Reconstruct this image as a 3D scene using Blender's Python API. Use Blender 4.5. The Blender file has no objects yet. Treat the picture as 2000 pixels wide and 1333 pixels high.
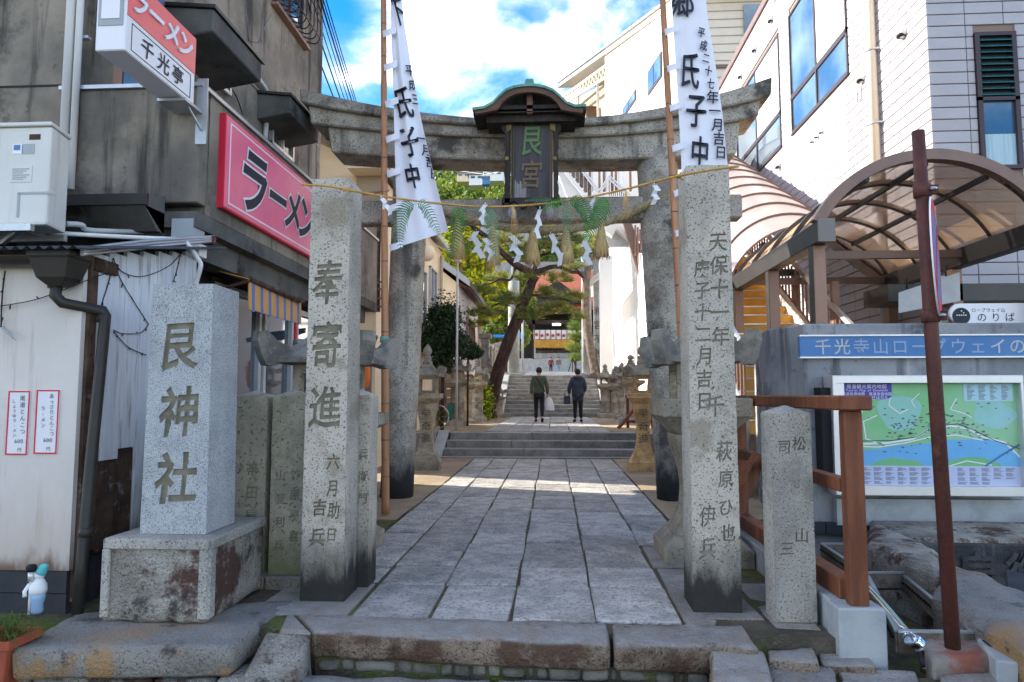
import bpy, bmesh, math, random
import numpy as np
from mathutils import Vector, Matrix, noise, Euler, geometry
random.seed(7)
rnd = random.random
uni = random.uniform
R = math.radians
PI = math.pi
sc = bpy.context.scene
COL = sc.collection

# ------------------------------------------------------------------ camera, light, exposure
FPX = 1333.0
CAMP = Vector((0, 0, 1.38))
cd = bpy.data.cameras.new('camera')
cam = bpy.data.objects.new('camera', cd)
COL.objects.link(cam)
cam.location = CAMP
cam.rotation_euler = (R(90 + 4.55), 0, R(3.43))
cd.sensor_width = 36
cd.lens = 36 * FPX / 2000
cd.clip_end = 2000
sc.camera = cam
CROT = cam.rotation_euler.to_matrix()

SUN = Vector((-.80, .24, .455)).normalized()      # towards the sun
sun_el = math.asin(SUN.z)
sun_az = math.atan2(SUN.x, SUN.y)
w = bpy.data.worlds.new('World')
sc.world = w
w.use_nodes = True
nt = w.node_tree
nt.nodes.clear()
N = nt.nodes.new
L = nt.links.new
wo = N('ShaderNodeOutputWorld')
sky = N('ShaderNodeTexSky')
sky.sky_type = 'NISHITA'
sky.sun_disc = False
sky.sun_elevation = sun_el
sky.sun_rotation = sun_az
sky.air_density = 1.0
sky.dust_density = .3
sky.ozone_density = 3.5
hs = N('ShaderNodeHueSaturation')
hs.inputs['Saturation'].default_value = 1.4
L(sky.outputs[0], hs.inputs['Color'])
bg = N('ShaderNodeBackground')
bg.inputs['Strength'].default_value = .05
L(hs.outputs[0], bg.inputs['Color'])
tc = N('ShaderNodeTexCoord')
mp = N('ShaderNodeMapping')
mp.inputs['Location'].default_value = (.3, .0, -.3)
mp.inputs['Scale'].default_value = (2.3, 2.3, 3.6)
L(tc.outputs['Generated'], mp.inputs['Vector'])
n1 = N('ShaderNodeTexNoise')
n1.inputs['Scale'].default_value = 1.25
n1.inputs['Detail'].default_value = 9
n1.inputs['Roughness'].default_value = .56
n1.inputs['Distortion'].default_value = .25
L(mp.outputs[0], n1.inputs['Vector'])
r1 = N('ShaderNodeValToRGB')
r1.color_ramp.elements[0].position = .42
r1.color_ramp.elements[1].position = .66
L(n1.outputs['Fac'], r1.inputs['Fac'])
n2 = N('ShaderNodeTexNoise')
n2.inputs['Scale'].default_value = 3
n2.inputs['Detail'].default_value = 6
L(mp.outputs[0], n2.inputs['Vector'])
r2 = N('ShaderNodeValToRGB')
r2.color_ramp.elements[0].position = .44
r2.color_ramp.elements[0].color = (.11, .12, .14, 1)
r2.color_ramp.elements[1].position = .74
r2.color_ramp.elements[1].color = (1, .915, .80, 1)
L(n2.outputs['Fac'], r2.inputs['Fac'])
bc = N('ShaderNodeBackground')
bc.inputs['Strength'].default_value = 2.7
L(r2.outputs[0], bc.inputs['Color'])
mx = N('ShaderNodeMixShader')
pw_ = N('ShaderNodeMath')
pw_.operation = 'POWER'
pw_.inputs[1].default_value = 2.6
L(r1.outputs[0], pw_.inputs[0])
L(pw_.outputs[0], mx.inputs[0])
L(bg.outputs[0], mx.inputs[1])
L(bc.outputs[0], mx.inputs[2])
L(mx.outputs[0], wo.inputs['Surface'])
sd = bpy.data.lights.new('sun', 'SUN')
sd.energy = 2.1
sd.angle = R(.55)
sd.color = (1, .93, .82)
sun = bpy.data.objects.new('sun', sd)
COL.objects.link(sun)
sun.rotation_euler = SUN.to_track_quat('Z', 'Y').to_euler()
sun.location = SUN * 50
sc.view_settings.view_transform = 'Standard'
sc.view_settings.look = 'None'
sc.view_settings.gamma = 1
sc.view_settings.use_curve_mapping = False
sc.view_settings.exposure = 2.75

# ------------------------------------------------------------------ pixel of the photograph -> point of the place
def ray(px, py):
    return CROT @ Vector(((px - 1000) / FPX, (666.5 - py) / FPX, -1))
def P(px, py, Y):
    d = ray(px, py)
    return CAMP + d * (Y / d.y)
def PX(px, py, X):
    d = ray(px, py)
    return CAMP + d * (X / d.x)
def PZ(px, py, Z):
    d = ray(px, py)
    return CAMP + d * ((Z - CAMP.z) / d.z)

# ------------------------------------------------------------------ materials
def mat(name, c1, c2=None, scale=3., rough=.8, bump=.15, bscale=None, metal=0., speck=None, stain=None, low=None,
        streak=None, rand=.12, stretch=(1, 1, 1), lo=.35, hi=.65, spec=.3, coat=0., alpha=1., trans=0., emis=None, bdist=.02, detail=6, top=None, sss=0):
    m = bpy.data.materials.new(name)
    m.use_nodes = True
    nt = m.node_tree
    nt.nodes.clear()
    N = nt.nodes.new
    L = nt.links.new
    out = N('ShaderNodeOutputMaterial')
    b = N('ShaderNodeBsdfPrincipled')
    L(b.outputs[0], out.inputs[0])
    b.inputs['Roughness'].default_value = rough
    b.inputs['Metallic'].default_value = metal
    b.inputs['Specular IOR Level'].default_value = spec
    b.inputs['Coat Weight'].default_value = coat
    b.inputs['Alpha'].default_value = alpha
    b.inputs['Transmission Weight'].default_value = trans
    if emis:
        b.inputs['Emission Color'].default_value = (*emis[0], 1)
        b.inputs['Emission Strength'].default_value = emis[1]
    c1 = (*c1, 1)
    c2 = (*(c2 or c1[:3]), 1)
    tc = N('ShaderNodeTexCoord')
    oi = N('ShaderNodeObjectInfo')
    ml = N('ShaderNodeMath')
    ml.operation = 'MULTIPLY'
    ml.inputs[1].default_value = 37.
    L(oi.outputs['Random'], ml.inputs[0])
    ad = N('ShaderNodeVectorMath')
    ad.operation = 'ADD'
    L(tc.outputs['Object'], ad.inputs[0])
    L(ml.outputs[0], ad.inputs[1])
    mp = N('ShaderNodeMapping')
    mp.inputs['Scale'].default_value = stretch
    L(ad.outputs[0], mp.inputs[0])
    def noi(s, d=6, vec=mp, r=.6):
        n = N('ShaderNodeTexNoise')
        n.inputs['Scale'].default_value = s
        n.inputs['Detail'].default_value = d
        n.inputs['Roughness'].default_value = r
        L(vec.outputs[0], n.inputs['Vector'])
        return n
    def ramp(src, a, bb):
        r = N('ShaderNodeMapRange')
        r.interpolation_type = 'SMOOTHSTEP'
        r.inputs['From Min'].default_value = a
        r.inputs['From Max'].default_value = bb
        L(src, r.inputs['Value'])
        return r.outputs[0]
    def mix(f, a, bb):
        x = N('ShaderNodeMix')
        x.data_type = 'RGBA'
        L(f, x.inputs[0])
        for v, i in ((a, 6), (bb, 7)):
            if isinstance(v, tuple):
                x.inputs[i].default_value = v if len(v) == 4 else (*v, 1)
            else:
                L(v, x.inputs[i])
        return x.outputs[2]
    def mulf(f, k):
        x = N('ShaderNodeMath')
        x.operation = 'MULTIPLY'
        L(f, x.inputs[0])
        x.inputs[1].default_value = k
        return x.outputs[0]
    n = noi(scale, detail)
    c = mix(ramp(n.outputs['Fac'], lo, hi), c1, c2)
    for sp in (speck if isinstance(speck, list) else [speck] if speck else []):
        col, s, a, k = sp
        f = ramp(noi(s, 3, ad, .5).outputs['Fac'], a, a + .07)
        c = mix(mulf(f, k), c, col)
    for st in (stain if isinstance(stain, list) else [stain] if stain else []):
        col, s, a, k = st
        f = ramp(noi(s, 8, ad, .68).outputs['Fac'], a, a + .1)
        c = mix(mulf(f, k), c, col)
    if streak:
        col, s, a, k = streak
        mp2 = N('ShaderNodeMapping')
        mp2.inputs['Scale'].default_value = (1, 1, .09)
        L(ad.outputs[0], mp2.inputs[0])
        f = ramp(noi(s, 6, mp2).outputs['Fac'], a, a + .16)
        c = mix(mulf(f, k), c, col)
    for lw in (low if isinstance(low, list) else [low] if low else []):
        col, z0, z1, amp, k = lw      # marks up to a height of z0..z1 above the thing's base, edge broken by noise
        sx = N('ShaderNodeSeparateXYZ')
        L(tc.outputs['Object'], sx.inputs[0])
        mp3 = N('ShaderNodeMapping')
        mp3.inputs['Scale'].default_value = (1, 1, .35)
        L(ad.outputs[0], mp3.inputs[0])
        nn = noi(9, 5, mp3)
        a1 = N('ShaderNodeMath')
        a1.operation = 'MULTIPLY_ADD'
        L(nn.outputs['Fac'], a1.inputs[0])
        a1.inputs[1].default_value = amp
        L(sx.outputs[2], a1.inputs[2])
        f = ramp(a1.outputs[0], z1 + amp * .5, z0 + amp * .5) if False else None
        r = N('ShaderNodeMapRange')
        r.interpolation_type = 'SMOOTHSTEP'
        r.inputs['From Min'].default_value = z0 + amp * .5
        r.inputs['From Max'].default_value = z1 + amp * .5
        r.inputs['To Min'].default_value = 1
        r.inputs['To Max'].default_value = 0
        L(a1.outputs[0], r.inputs['Value'])
        c = mix(mulf(r.outputs[0], k), c, col)
    if top:                           # second colour on faces that look up, dark staining on the torii
        col, k = top
        g = N('ShaderNodeNewGeometry')
        sx = N('ShaderNodeSeparateXYZ')
        L(g.outputs['Normal'], sx.inputs[0])
        tn = N('ShaderNodeMath')
        tn.operation = 'MULTIPLY'
        L(ramp(sx.outputs[2], .3, .9), tn.inputs[0])
        tr = N('ShaderNodeMapRange')
        tr.inputs['From Min'].default_value = .32
        tr.inputs['From Max'].default_value = .60
        tr.inputs['To Min'].default_value = .25
        L(noi(6, 8, ad, .7).outputs['Fac'], tr.inputs['Value'])
        L(tr.outputs[0], tn.inputs[1])
        c = mix(mulf(tn.outputs[0], k), c, col)
    if rand:
        hv = N('ShaderNodeHueSaturation')
        mr = N('ShaderNodeMapRange')
        mr.inputs['To Min'].default_value = 1 - rand
        mr.inputs['To Max'].default_value = 1 + rand
        L(oi.outputs['Random'], mr.inputs[0])
        L(mr.outputs[0], hv.inputs['Value'])
        L(c, hv.inputs['Color'])
        c = hv.outputs[0]
    L(c, b.inputs['Base Color'])
    if bump:
        bn = noi(bscale or scale * 12, 4, mp if stretch != (1, 1, 1) else ad)
        bp = N('ShaderNodeBump')
        bp.inputs['Strength'].default_value = bump
        bp.inputs['Distance'].default_value = bdist
        L(bn.outputs['Fac'], bp.inputs['Height'])
        L(bp.outputs[0], b.inputs['Normal'])
    return m

M = {}
M['granite'] = mat('granite', (.42, .385, .33), (.29, .27, .235), 2.5, .9, .35, 70, speck=[((.09, .085, .08), 85, .56, .8), ((.6, .56, .5), 110, .59, .6)], stain=((.20, .185, .15), 2.2, .55, .5), streak=((.17, .16, .14), 5, .56, .4))
M['pillar'] = mat('pillar_granite', (.53, .47, .385), (.38, .34, .28), 2, .9, .4, 60, speck=[((.09, .08, .07), 80, .57, .85), ((.62, .58, .50), 110, .58, .6), ((.10, .085, .07), 30, .64, .85)],
                  stain=((.24, .19, .13), 1.8, .55, .6), low=[((.10, .09, .075), .25, .55, .5, .6), ((.022, .02, .018), .14, .30, .42, .93)], rand=.05)
M['monument'] = mat('cut_granite', (.42, .43, .43), (.34, .345, .35), 6, .72, .12, 150, speck=[((.12, .12, .135), 130, .54, .8), ((.66, .66, .65), 170, .57, .7)], rand=.03)
M['rough'] = mat('rough_stone', (.44, .40, .34), (.26, .23, .19), 3, .95, .9, 40, speck=[((.08, .07, .06), 90, .57, .75), ((.6, .57, .5), 70, .62, .5)], stain=[((.085, .038, .028), 2.4, .50, .95), ((.045, .036, .032), 4, .56, .85)], bdist=.06)
M['slabstone'] = mat('weathered_slab', (.30, .27, .23), (.20, .18, .155), 3, .92, .6, 50, speck=[((.07, .06, .055), 90, .56, .75), ((.5, .44, .36), 80, .62, .5)], stain=[((.40, .22, .085), 1.5, .49, .8), ((.055, .04, .03), 5, .55, .9)], top=((.22, .225, .225), .55), bdist=.06)
M['frontstep'] = mat('brown_step_stone', (.34, .255, .185), (.19, .135, .095), 3, .92, .9, 42, speck=[((.04, .03, .025), 90, .56, .8), ((.42, .34, .27), 75, .62, .5)], stain=[((.11, .055, .032), 3.0, .50, .8), ((.05, .04, .03), 7, .56, .7)], top=((.42, .40, .375), .9), bdist=.055)
M['paver'] = mat('paving_granite', (.53, .49, .44), (.33, .31, .28), 5, .8, .9, 30, speck=[((.15, .15, .155), 34, .55, .6), ((.14, .145, .16), 80, .58, .5), ((.56, .56, .56), 100, .60, .5)], stain=[((.20, .18, .15), 1.4, .56, .55), ((.12, .12, .12), 4.5, .60, .5)], rand=.2, bdist=.045)
M['step'] = mat('step_granite', (.31, .30, .28), (.20, .195, .18), 3, .88, .4, 50, speck=((.10, .09, .08), 40, .57, .6), stain=((.12, .11, .09), 3, .58, .6), top=((.34, .33, .31), .6))
M['torii'] = mat('torii_granite', (.46, .41, .335), (.27, .24, .20), 2.2, .9, .5, 45, speck=[((.08, .072, .062), 48, .56, .8), ((.58, .54, .47), 75, .59, .6)], stain=[((.05, .044, .038), 1.1, .56, .85), ((.17, .14, .095), 2.5, .52, .55)], streak=((.05, .045, .038), 3.5, .55, .75), top=((.07, .065, .055), .7), low=[((.08, .08, .08), .5, .9, .7, .5), ((.016, .017, .02), .25, .55, .75, .93)], rand=.03)
M['lantern'] = mat('lantern_stone', (.42, .36, .27), (.25, .215, .16), 4, .92, .5, 50, speck=((.08, .07, .06), 40, .58, .6), stain=((.10, .09, .065), 3, .56, .6), top=((.13, .13, .11), .6), rand=.15)
M['lantern_sun_tint'] = mat('sun_tinted_lantern_stone', (.66, .42, .19), (.42, .26, .12), 4, .92, .4, 50, speck=((.10, .07, .05), 40, .58, .5), rand=.05)  # ochre stands in for warm sunlight on the right lantern
M['lantern_roof'] = mat('lantern_roof_stone', (.30, .27, .225), (.15, .138, .115), 5, .95, .6, 45, speck=((.35, .34, .32), 35, .64, .5), rand=.1)
M['carve_faint'] = mat('faint_groove', (.30, .265, .21), (.20, .175, .135), 8, .95, .1, rand=0)
M['carve'] = mat('mossy_groove', (.23, .205, .145), (.145, .13, .09), 8, .95, .1, rand=0)
M['ink'] = mat('inscription_dark', (.15, .135, .105), (.10, .09, .075), 8, .95, .1, rand=0)
M['sand'] = mat('sandy_earth', (.36, .27, .17), (.26, .195, .13), 1.2, .97, .5, 40, stain=[((.09, .10, .03), 1.0, .57, .8), ((.42, .33, .22), 2, .55, .5)], speck=((.12, .10, .07), 30, .62, .6), rand=0)
M['moss'] = mat('moss', (.17, .165, .035), (.10, .09, .035), 5, 1, .8, 60, rand=.1)
M['jointmoss'] = mat('mossy_joint_earth', (.13, .105, .075), (.075, .062, .045), 4, 1, .9, 40, stain=[((.12, .145, .03), 2.2, .50, .85), ((.20, .17, .13), 18, .58, .8)], rand=0, bdist=.03)
M['asphalt'] = mat('asphalt', (.06, .06, .06), (.045, .045, .047), 2, .9, .5, 120, rand=0)
M['upground'] = mat('earth_upper', (.33, .25, .165), (.24, .185, .12), 1.2, .97, .4, 30, stain=((.10, .11, .04), .9, .58, .7), rand=0)
M['concL'] = mat('old_dark_concrete', (.30, .255, .20), (.12, .107, .092), .8, .93, .35, 35, stain=[((.04, .036, .033), .6, .55, .75), ((.32, .28, .22), 1.1, .58, .6), ((.05, .045, .04), 6, .58, .5)], streak=((.03, .027, .025), 5, .52, .8), rand=0)
M['concL2'] = mat('hood_concrete', (.13, .125, .115), (.07, .068, .064), 1.5, .93, .3, 35, stain=[((.015, .014, .013), 1.3, .55, .9), ((.2, .19, .165), 1.8, .62, .6)], rand=.1)
M['concR'] = mat('grey_wall_concrete', (.30, .30, .30), (.20, .205, .215), 1.1, .88, .35, 40, stain=[((.05, .052, .055), 1.0, .52, .85), ((.40, .395, .38), 1.8, .57, .6), ((.07, .07, .07), 7, .58, .6)], streak=((.07, .07, .075), 6, .52, .75), rand=0)
M['conclight'] = mat('light_concrete', (.40, .41, .41), (.30, .31, .31), 3, .9, .3, 60, rand=.05)
M['chink'] = mat('chink_stone', (.22, .20, .165), (.11, .10, .08), 6, .95, .5, 60, rand=.25)
M['cream'] = mat('cream_render', (.80, .66, .46), (.72, .59, .42), 1, .9, .15, 60, streak=((.34, .27, .19), 2.5, .6, .5), rand=.05)
M['beige'] = mat('beige_render', (.42, .34, .25), (.35, .28, .2), 1, .9, .15, 60, streak=((.2, .16, .12), 2.5, .57, .6), rand=.05)
M['siding'] = mat('white_siding', (.46, .435, .45), (.42, .40, .42), 2, .62, .12, 25, rand=.035, stain=((.6, .57, .53), 1.2, .66, .4))
M['sidingbase'] = mat('siding_joint', (.26, .19, .15), None, 2, .9, .05, rand=0)
M['creamsiding'] = mat('cream_siding', (.74, .66, .54), (.70, .62, .5), 2, .7, .1, rand=.04)
M['white'] = mat('white_paint', (.80, .79, .77), (.75, .74, .72), 2, .55, .06, rand=.03)
M['whitewall'] = mat('white_wall', (.82, .80, .77), (.77, .755, .73), .8, .8, .1, 30, rand=.02)
M['brownmetal'] = mat('brown_metal', (.20, .115, .085), (.17, .10, .075), 3, .42, .05, metal=.2, rand=.06, spec=.5)
M['brownpost'] = mat('brown_post_metal', (.30, .165, .11), (.26, .14, .095), 3, .45, .05, metal=.15, rand=.08, spec=.5)
M['darkmetal'] = mat('dark_bronze_metal', (.045, .042, .038), (.035, .032, .03), 3, .4, .04, metal=.3, rand=.05, spec=.5)
M['copper'] = mat('pinkish_metal_roof', (.56, .42, .35), (.50, .37, .31), 1.2, .38, .08, metal=.35, rand=.04, spec=.5, stain=((.62, .5, .43), 1.6, .58, .6))
M['yellow'] = mat('yellow_step_tile', (.72, .40, .09), (.62, .34, .075), 3, .7, .1, rand=.05)
M['wood'] = mat('red_brown_timber', (.24, .08, .036), (.14, .045, .022), 2, .55, .35, 14, stretch=(9, 9, .7), rand=.1, streak=((.12, .04, .02), 16, .6, .6))
M['woodold'] = mat('weathered_grey_wood', (.22, .18, .14), (.12, .09, .07), 2, .9, .5, 14, stretch=(6, .8, 6), rand=.15, stain=((.16, .08, .045), 3, .54, .6))
M['shackwhite'] = mat('peeling_white_board', (.66, .60, .545), (.60, .55, .50), 1.3, .7, .12, 20, stain=[((.50, .42, .34), 1.0, .58, .6), ((.22, .13, .085), 3.2, .66, .85)], streak=((.38, .29, .23), 9, .54, .65), low=[((.40, .31, .25), .2, 1.1, .6, .6), ((.17, .095, .06), .24, .40, .36, .95)], rand=.0)
M['plank'] = mat('peeling_white_plank', (.68, .70, .74), (.60, .62, .66), 3, .75, .25, 14, stretch=(8, 8, .5), low=[((.13, .10, .085), .15, 1.0, .9, .85)], streak=((.20, .165, .145), 18, .53, .7), rand=.06)
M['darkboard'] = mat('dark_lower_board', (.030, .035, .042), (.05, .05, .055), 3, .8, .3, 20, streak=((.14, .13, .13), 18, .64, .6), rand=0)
M['rotten'] = mat('rotten_wood', (.10, .06, .04), (.05, .03, .022), 6, .95, .7, 30, stain=((.30, .29, .30), 8, .56, .6), rand=.2)
M['pvc'] = mat('white_pipe', (.70, .69, .68), None, 3, .4, .03, rand=.03)
M['pvcgrey'] = mat('greyish_pipe', (.50, .50, .50), (.42, .42, .42), 3, .45, .05, rand=.03)
M['gutter'] = mat('dark_brown_gutter', (.034, .029, .023), (.026, .022, .018), 3, .45, .04, spec=.3, rand=.03)
M['pink'] = mat('pink_sign_face', (.86, .17, .27), (.80, .14, .24), 2, .35, .02, rand=0, spec=.5)
M['redsign'] = mat('coral_sign_face', (.84, .13, .13), None, 2, .35, .02, rand=0, spec=.5)
M['rededge'] = mat('red_sign_edge', (.62, .02, .05), None, 2, .5, .05, rand=0)
M['signwhite'] = mat('sign_white', (.80, .78, .80), None, 2, .4, .02, rand=0)
M['letter'] = mat('letter_dark', (.018, .02, .035), None, 2, .5, 0, rand=0)
M['letterwhite'] = mat('letter_white', (.8, .8, .84), None, 2, .5, 0, rand=0)
M['acwhite'] = mat('unit_white', (.68, .66, .61), (.62, .60, .55), 2, .5, .04, rand=.03, stain=((.45, .38, .3), 2, .60, .5), streak=((.42, .37, .31), 6, .58, .5))
M['acgrey'] = mat('unit_grey_label', (.35, .38, .4), None, 2, .5, 0, rand=0)
M['steel'] = mat('galvanised_steel', (.50, .52, .54), (.42, .44, .46), 6, .4, .05, metal=.7, rand=.05)
M['chrome'] = mat('bright_steel_pipe', (.75, .76, .78), None, 3, .14, .02, metal=1, rand=0)
M['alu'] = mat('aluminium_frame', (.66, .64, .63), (.6, .59, .58), 4, .38, .03, metal=.5, rand=.03)
M['glass'] = mat('window_glass', (.035, .06, .085), (.05, .08, .11), .7, .04, .03, 1.5, spec=1., coat=1., rand=.1)
M['skyglass'] = mat('blue_window_glass', (.04, .07, .11), (.15, .21, .26), .5, .05, .02, 1.2, spec=1., coat=1., rand=.1)
M['frame'] = mat('dark_window_frame', (.06, .045, .05), None, 3, .45, .03, metal=.3, rand=.03)
M['curtain'] = mat('pale_curtain', (.45, .6, .66), (.36, .5, .56), 3, .9, .1, stretch=(9, 9, .3), rand=0)
M['louver'] = mat('green_louver_glass', (.03, .10, .095), None, 3, .15, .02, spec=.8, rand=.1)
M['bamboo'] = mat('bamboo', (.50, .235, .11), (.38, .175, .085), 3, .45, .12, 10, stretch=(6, 6, .5), rand=.04, stain=((.17, .09, .05), 2.5, .6, .6))
M['cloth'] = mat('white_banner_cloth', (.80, .79, .84), (.77, .76, .82), 2, .85, .1, 8, rand=.0)
M['rope'] = mat('yellow_straw_rope', (.62, .36, .10), (.48, .27, .08), 20, .85, .4, 120, rand=.05)
M['ropebig'] = mat('grey_tan_straw_rope', (.42, .33, .20), (.28, .215, .13), 12, .9, .6, 90, rand=.05)
M['straw'] = mat('straw_tassel', (.62, .44, .20), (.45, .30, .13), 18, .85, .4, 90, stretch=(3, 3, .3), rand=.08)
M['paper'] = mat('white_paper', (.72, .71, .73), None, 2, .8, .03, rand=.0)
M['fern'] = mat('fern_green', (.06, .20, .025), (.03, .11, .02), 6, .6, .1, rand=.2)
M['fernpale'] = mat('fern_grey_green', (.12, .22, .11), (.07, .14, .07), 6, .6, .1, rand=.2)
M['bark'] = mat('dark_pine_bark', (.085, .05, .038), (.035, .022, .018), 6, .95, 1.0, 16, stretch=(1, 1, .5), rand=.1, bdist=.06)
M['barkpale'] = mat('grey_bark', (.24, .18, .14), (.13, .10, .08), 6, .95, 1.0, 14, rand=.1, bdist=.06)
def leafmat(name, c1, c2, scale, tr=.4):
    m = mat(name, c1, c2, scale, .6, 0, rand=.15)
    nt = m.node_tree
    out = [n for n in nt.nodes if n.type == 'OUTPUT_MATERIAL'][0]
    b = [n for n in nt.nodes if n.type == 'BSDF_PRINCIPLED'][0]
    t = nt.nodes.new('ShaderNodeBsdfTranslucent')
    nt.links.new(b.inputs['Base Color'].links[0].from_socket, t.inputs[0])
    x = nt.nodes.new('ShaderNodeMixShader')
    x.inputs[0].default_value = tr
    nt.links.new(b.outputs[0], x.inputs[1])
    nt.links.new(t.outputs[0], x.inputs[2])
    nt.links.new(x.outputs[0], out.inputs[0])
    return m
M['needle'] = leafmat('pine_needles', (.22, .24, .06), (.42, .38, .10), 1.2)
M['needledark'] = leafmat('dark_pine_needles', (.11, .18, .06), (.22, .27, .07), 1.6)
M['leafyellow'] = leafmat('yellow_green_leaves', (.66, .60, .02), (.34, .38, .02), .8, .5)
M['leafgreen'] = leafmat('green_leaves', (.10, .17, .03), (.19, .25, .03), .8)
M['leafdark'] = leafmat('dark_leaves', (.025, .05, .022), (.045, .08, .03), 3, .2)
M['leafhill'] = leafmat('hill_leaves', (.09, .16, .02), (.24, .28, .03), .12)
M['darkwood'] = mat('dark_old_wood', (.045, .034, .028), (.025, .02, .017), 4, .75, .35, 18, stretch=(5, 5, .6), rand=.08, stain=((.09, .075, .06), 4, .58, .6))
M['boardgrey'] = mat('plaque_board', (.05, .045, .048), (.075, .068, .07), 3, .65, .2, 18, stretch=(6, 6, .4), rand=0)
M['browneave'] = mat('plaque_eave_wood', (.16, .088, .06), (.11, .06, .042), 3, .6, .25, 12, stretch=(1, 4, 4), rand=.05)
M['verdigris'] = mat('verdigris_copper', (.11, .28, .22), (.16, .36, .28), 6, .6, .15, rand=.05)
M['gold'] = mat('faded_gold_brass', (.22, .15, .04), (.12, .09, .035), 8, .5, .2, metal=.4, rand=.05)
M['greenpaint'] = mat('old_green_paint', (.11, .19, .075), None, 8, .7, .1, rand=0)
M['tanpaint'] = mat('old_tan_paint', (.16, .11, .065), None, 8, .7, .1, rand=0)
M['barewood'] = mat('bare_grey_wood', (.33, .31, .31), (.2, .18, .18), 5, .85, .3, stretch=(8, 8, .4), rand=0)
M['rust'] = mat('rusty_brown_steel', (.11, .035, .025), (.07, .025, .02), 5, .6, .3, 40, rand=.05, stain=((.16, .06, .035), 5, .58, .6))
M['rustblock'] = mat('rust_stained_concrete', (.30, .26, .22), (.2, .17, .14), 5, .95, .5, 50, stain=((.28, .07, .04), 1.8, .48, .8), rand=0)
M['signblue'] = mat('blue_sign_strip', (.075, .20, .42), (.06, .17, .37), 1.5, .45, .03, rand=0, stain=((.05, .13, .3), 3, .6, .5))
M['awnor'] = mat('orange_awning', (.66, .33, .11), (.60, .29, .09), 3, .85, .1, rand=0)
M['awnblue'] = mat('blue_awning_stripe', (.10, .18, .40), None, 3, .85, .1, rand=0)
M['terracotta'] = mat('terracotta', (.42, .10, .05), (.34, .08, .04), 4, .8, .2, rand=0)
M['black'] = mat('near_black', (.012, .012, .013), None, 3, .7, .05, rand=0)
M['wire'] = mat('black_wire', (.02, .02, .024), None, 3, .6, 0, rand=0)
M['darkin'] = mat('dark_interior', (.022, .018, .016), (.035, .028, .022), 2, .8, .1, rand=0)
M['rooftile'] = mat('dark_roof_tile', (.07, .075, .085), (.045, .05, .06), 4, .6, .2, rand=.08)
M['redroof'] = mat('orange_copper_roof', (.42, .12, .06), (.34, .10, .055), 3, .55, .15, rand=.06)
M['orange'] = mat('orange_lantern_paper', (.80, .20, .02), (.75, .17, .02), 3, .6, .05, rand=0)
M['bluetarp'] = mat('blue_tarp', (.02, .20, .62), None, 3, .5, .1, rand=0)
def glassy(name, col, alpha, rough=.1):
    m = bpy.data.materials.new(name)
    m.use_nodes = True
    nt = m.node_tree
    b = nt.nodes['Principled BSDF']
    b.inputs['Base Color'].default_value = (*col, 1)
    b.inputs['Roughness'].default_value = rough
    b.inputs['Alpha'].default_value = alpha
    b.inputs['Specular IOR Level'].default_value = .8
    n = nt.nodes.new('ShaderNodeTexNoise')
    n.inputs['Scale'].default_value = 3.5
    bp = nt.nodes.new('ShaderNodeBump')
    bp.inputs['Strength'].default_value = .15
    nt.links.new(n.outputs['Fac'], bp.inputs['Height'])
    nt.links.new(bp.outputs[0], b.inputs['Normal'])
    return m
M['smoke'] = glassy('smoked_brown_sheet', (.80, .50, .28), .84, .12)

# ------------------------------------------------------------------ glyphs
_gl = {}
def glyph(ch, off=0., shear=0., thin=3):
    """triangulated flat outline of one character of height about 1, centred on 0,0"""
    k = (ch, off, shear, thin)
    if k not in _gl:
        c = bpy.data.curves.new('glyph', 'FONT')
        c.body = ch
        c.size = 1
        c.offset = off
        c.shear = shear
        c.resolution_u = thin
        o = bpy.data.objects.new('glyph', c)
        COL.objects.link(o)
        me = bpy.data.meshes.new_from_object(o.evaluated_get(bpy.context.evaluated_depsgraph_get()))
        bpy.data.objects.remove(o)
        vs = [v.co.copy() for v in me.vertices]
        fs = [tuple(p.vertices) for p in me.polygons]
        bpy.data.meshes.remove(me)
        bpy.data.curves.remove(c)
        if vs:
            cjk = ord(ch) > 0x2E80
            if cjk:
                cx, cy = .5 + .0, .38
                xs = [v.x for v in vs]
                cx = (min(xs) + max(xs)) / 2
            else:
                xs = [v.x for v in vs]
                cx, cy = (min(xs) + max(xs)) / 2, .36
            for v in vs:
                v.x -= cx
                v.y -= cy
        _gl[k] = (vs, fs)
        if off > 0:      # a swollen outline that crosses itself fills wrongly: take a thinner one
            def area(g): return sum(abs(geometry.area_tri(g[0][f[0]], g[0][f[i]], g[0][f[i + 1]])) for f in g[1] for i in range(1, len(f) - 1))
            o2 = off * .5 if off > .004 else 0.
            if area(_gl[k]) < area(glyph(ch, o2, shear, thin)) * 1.01: _gl[k] = glyph(ch, o2, shear, thin)
    return _gl[k]

def glyph_width(ch):
    vs, _ = glyph(ch)
    return (max(v.x for v in vs) - min(v.x for v in vs)) if vs else .3

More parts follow.
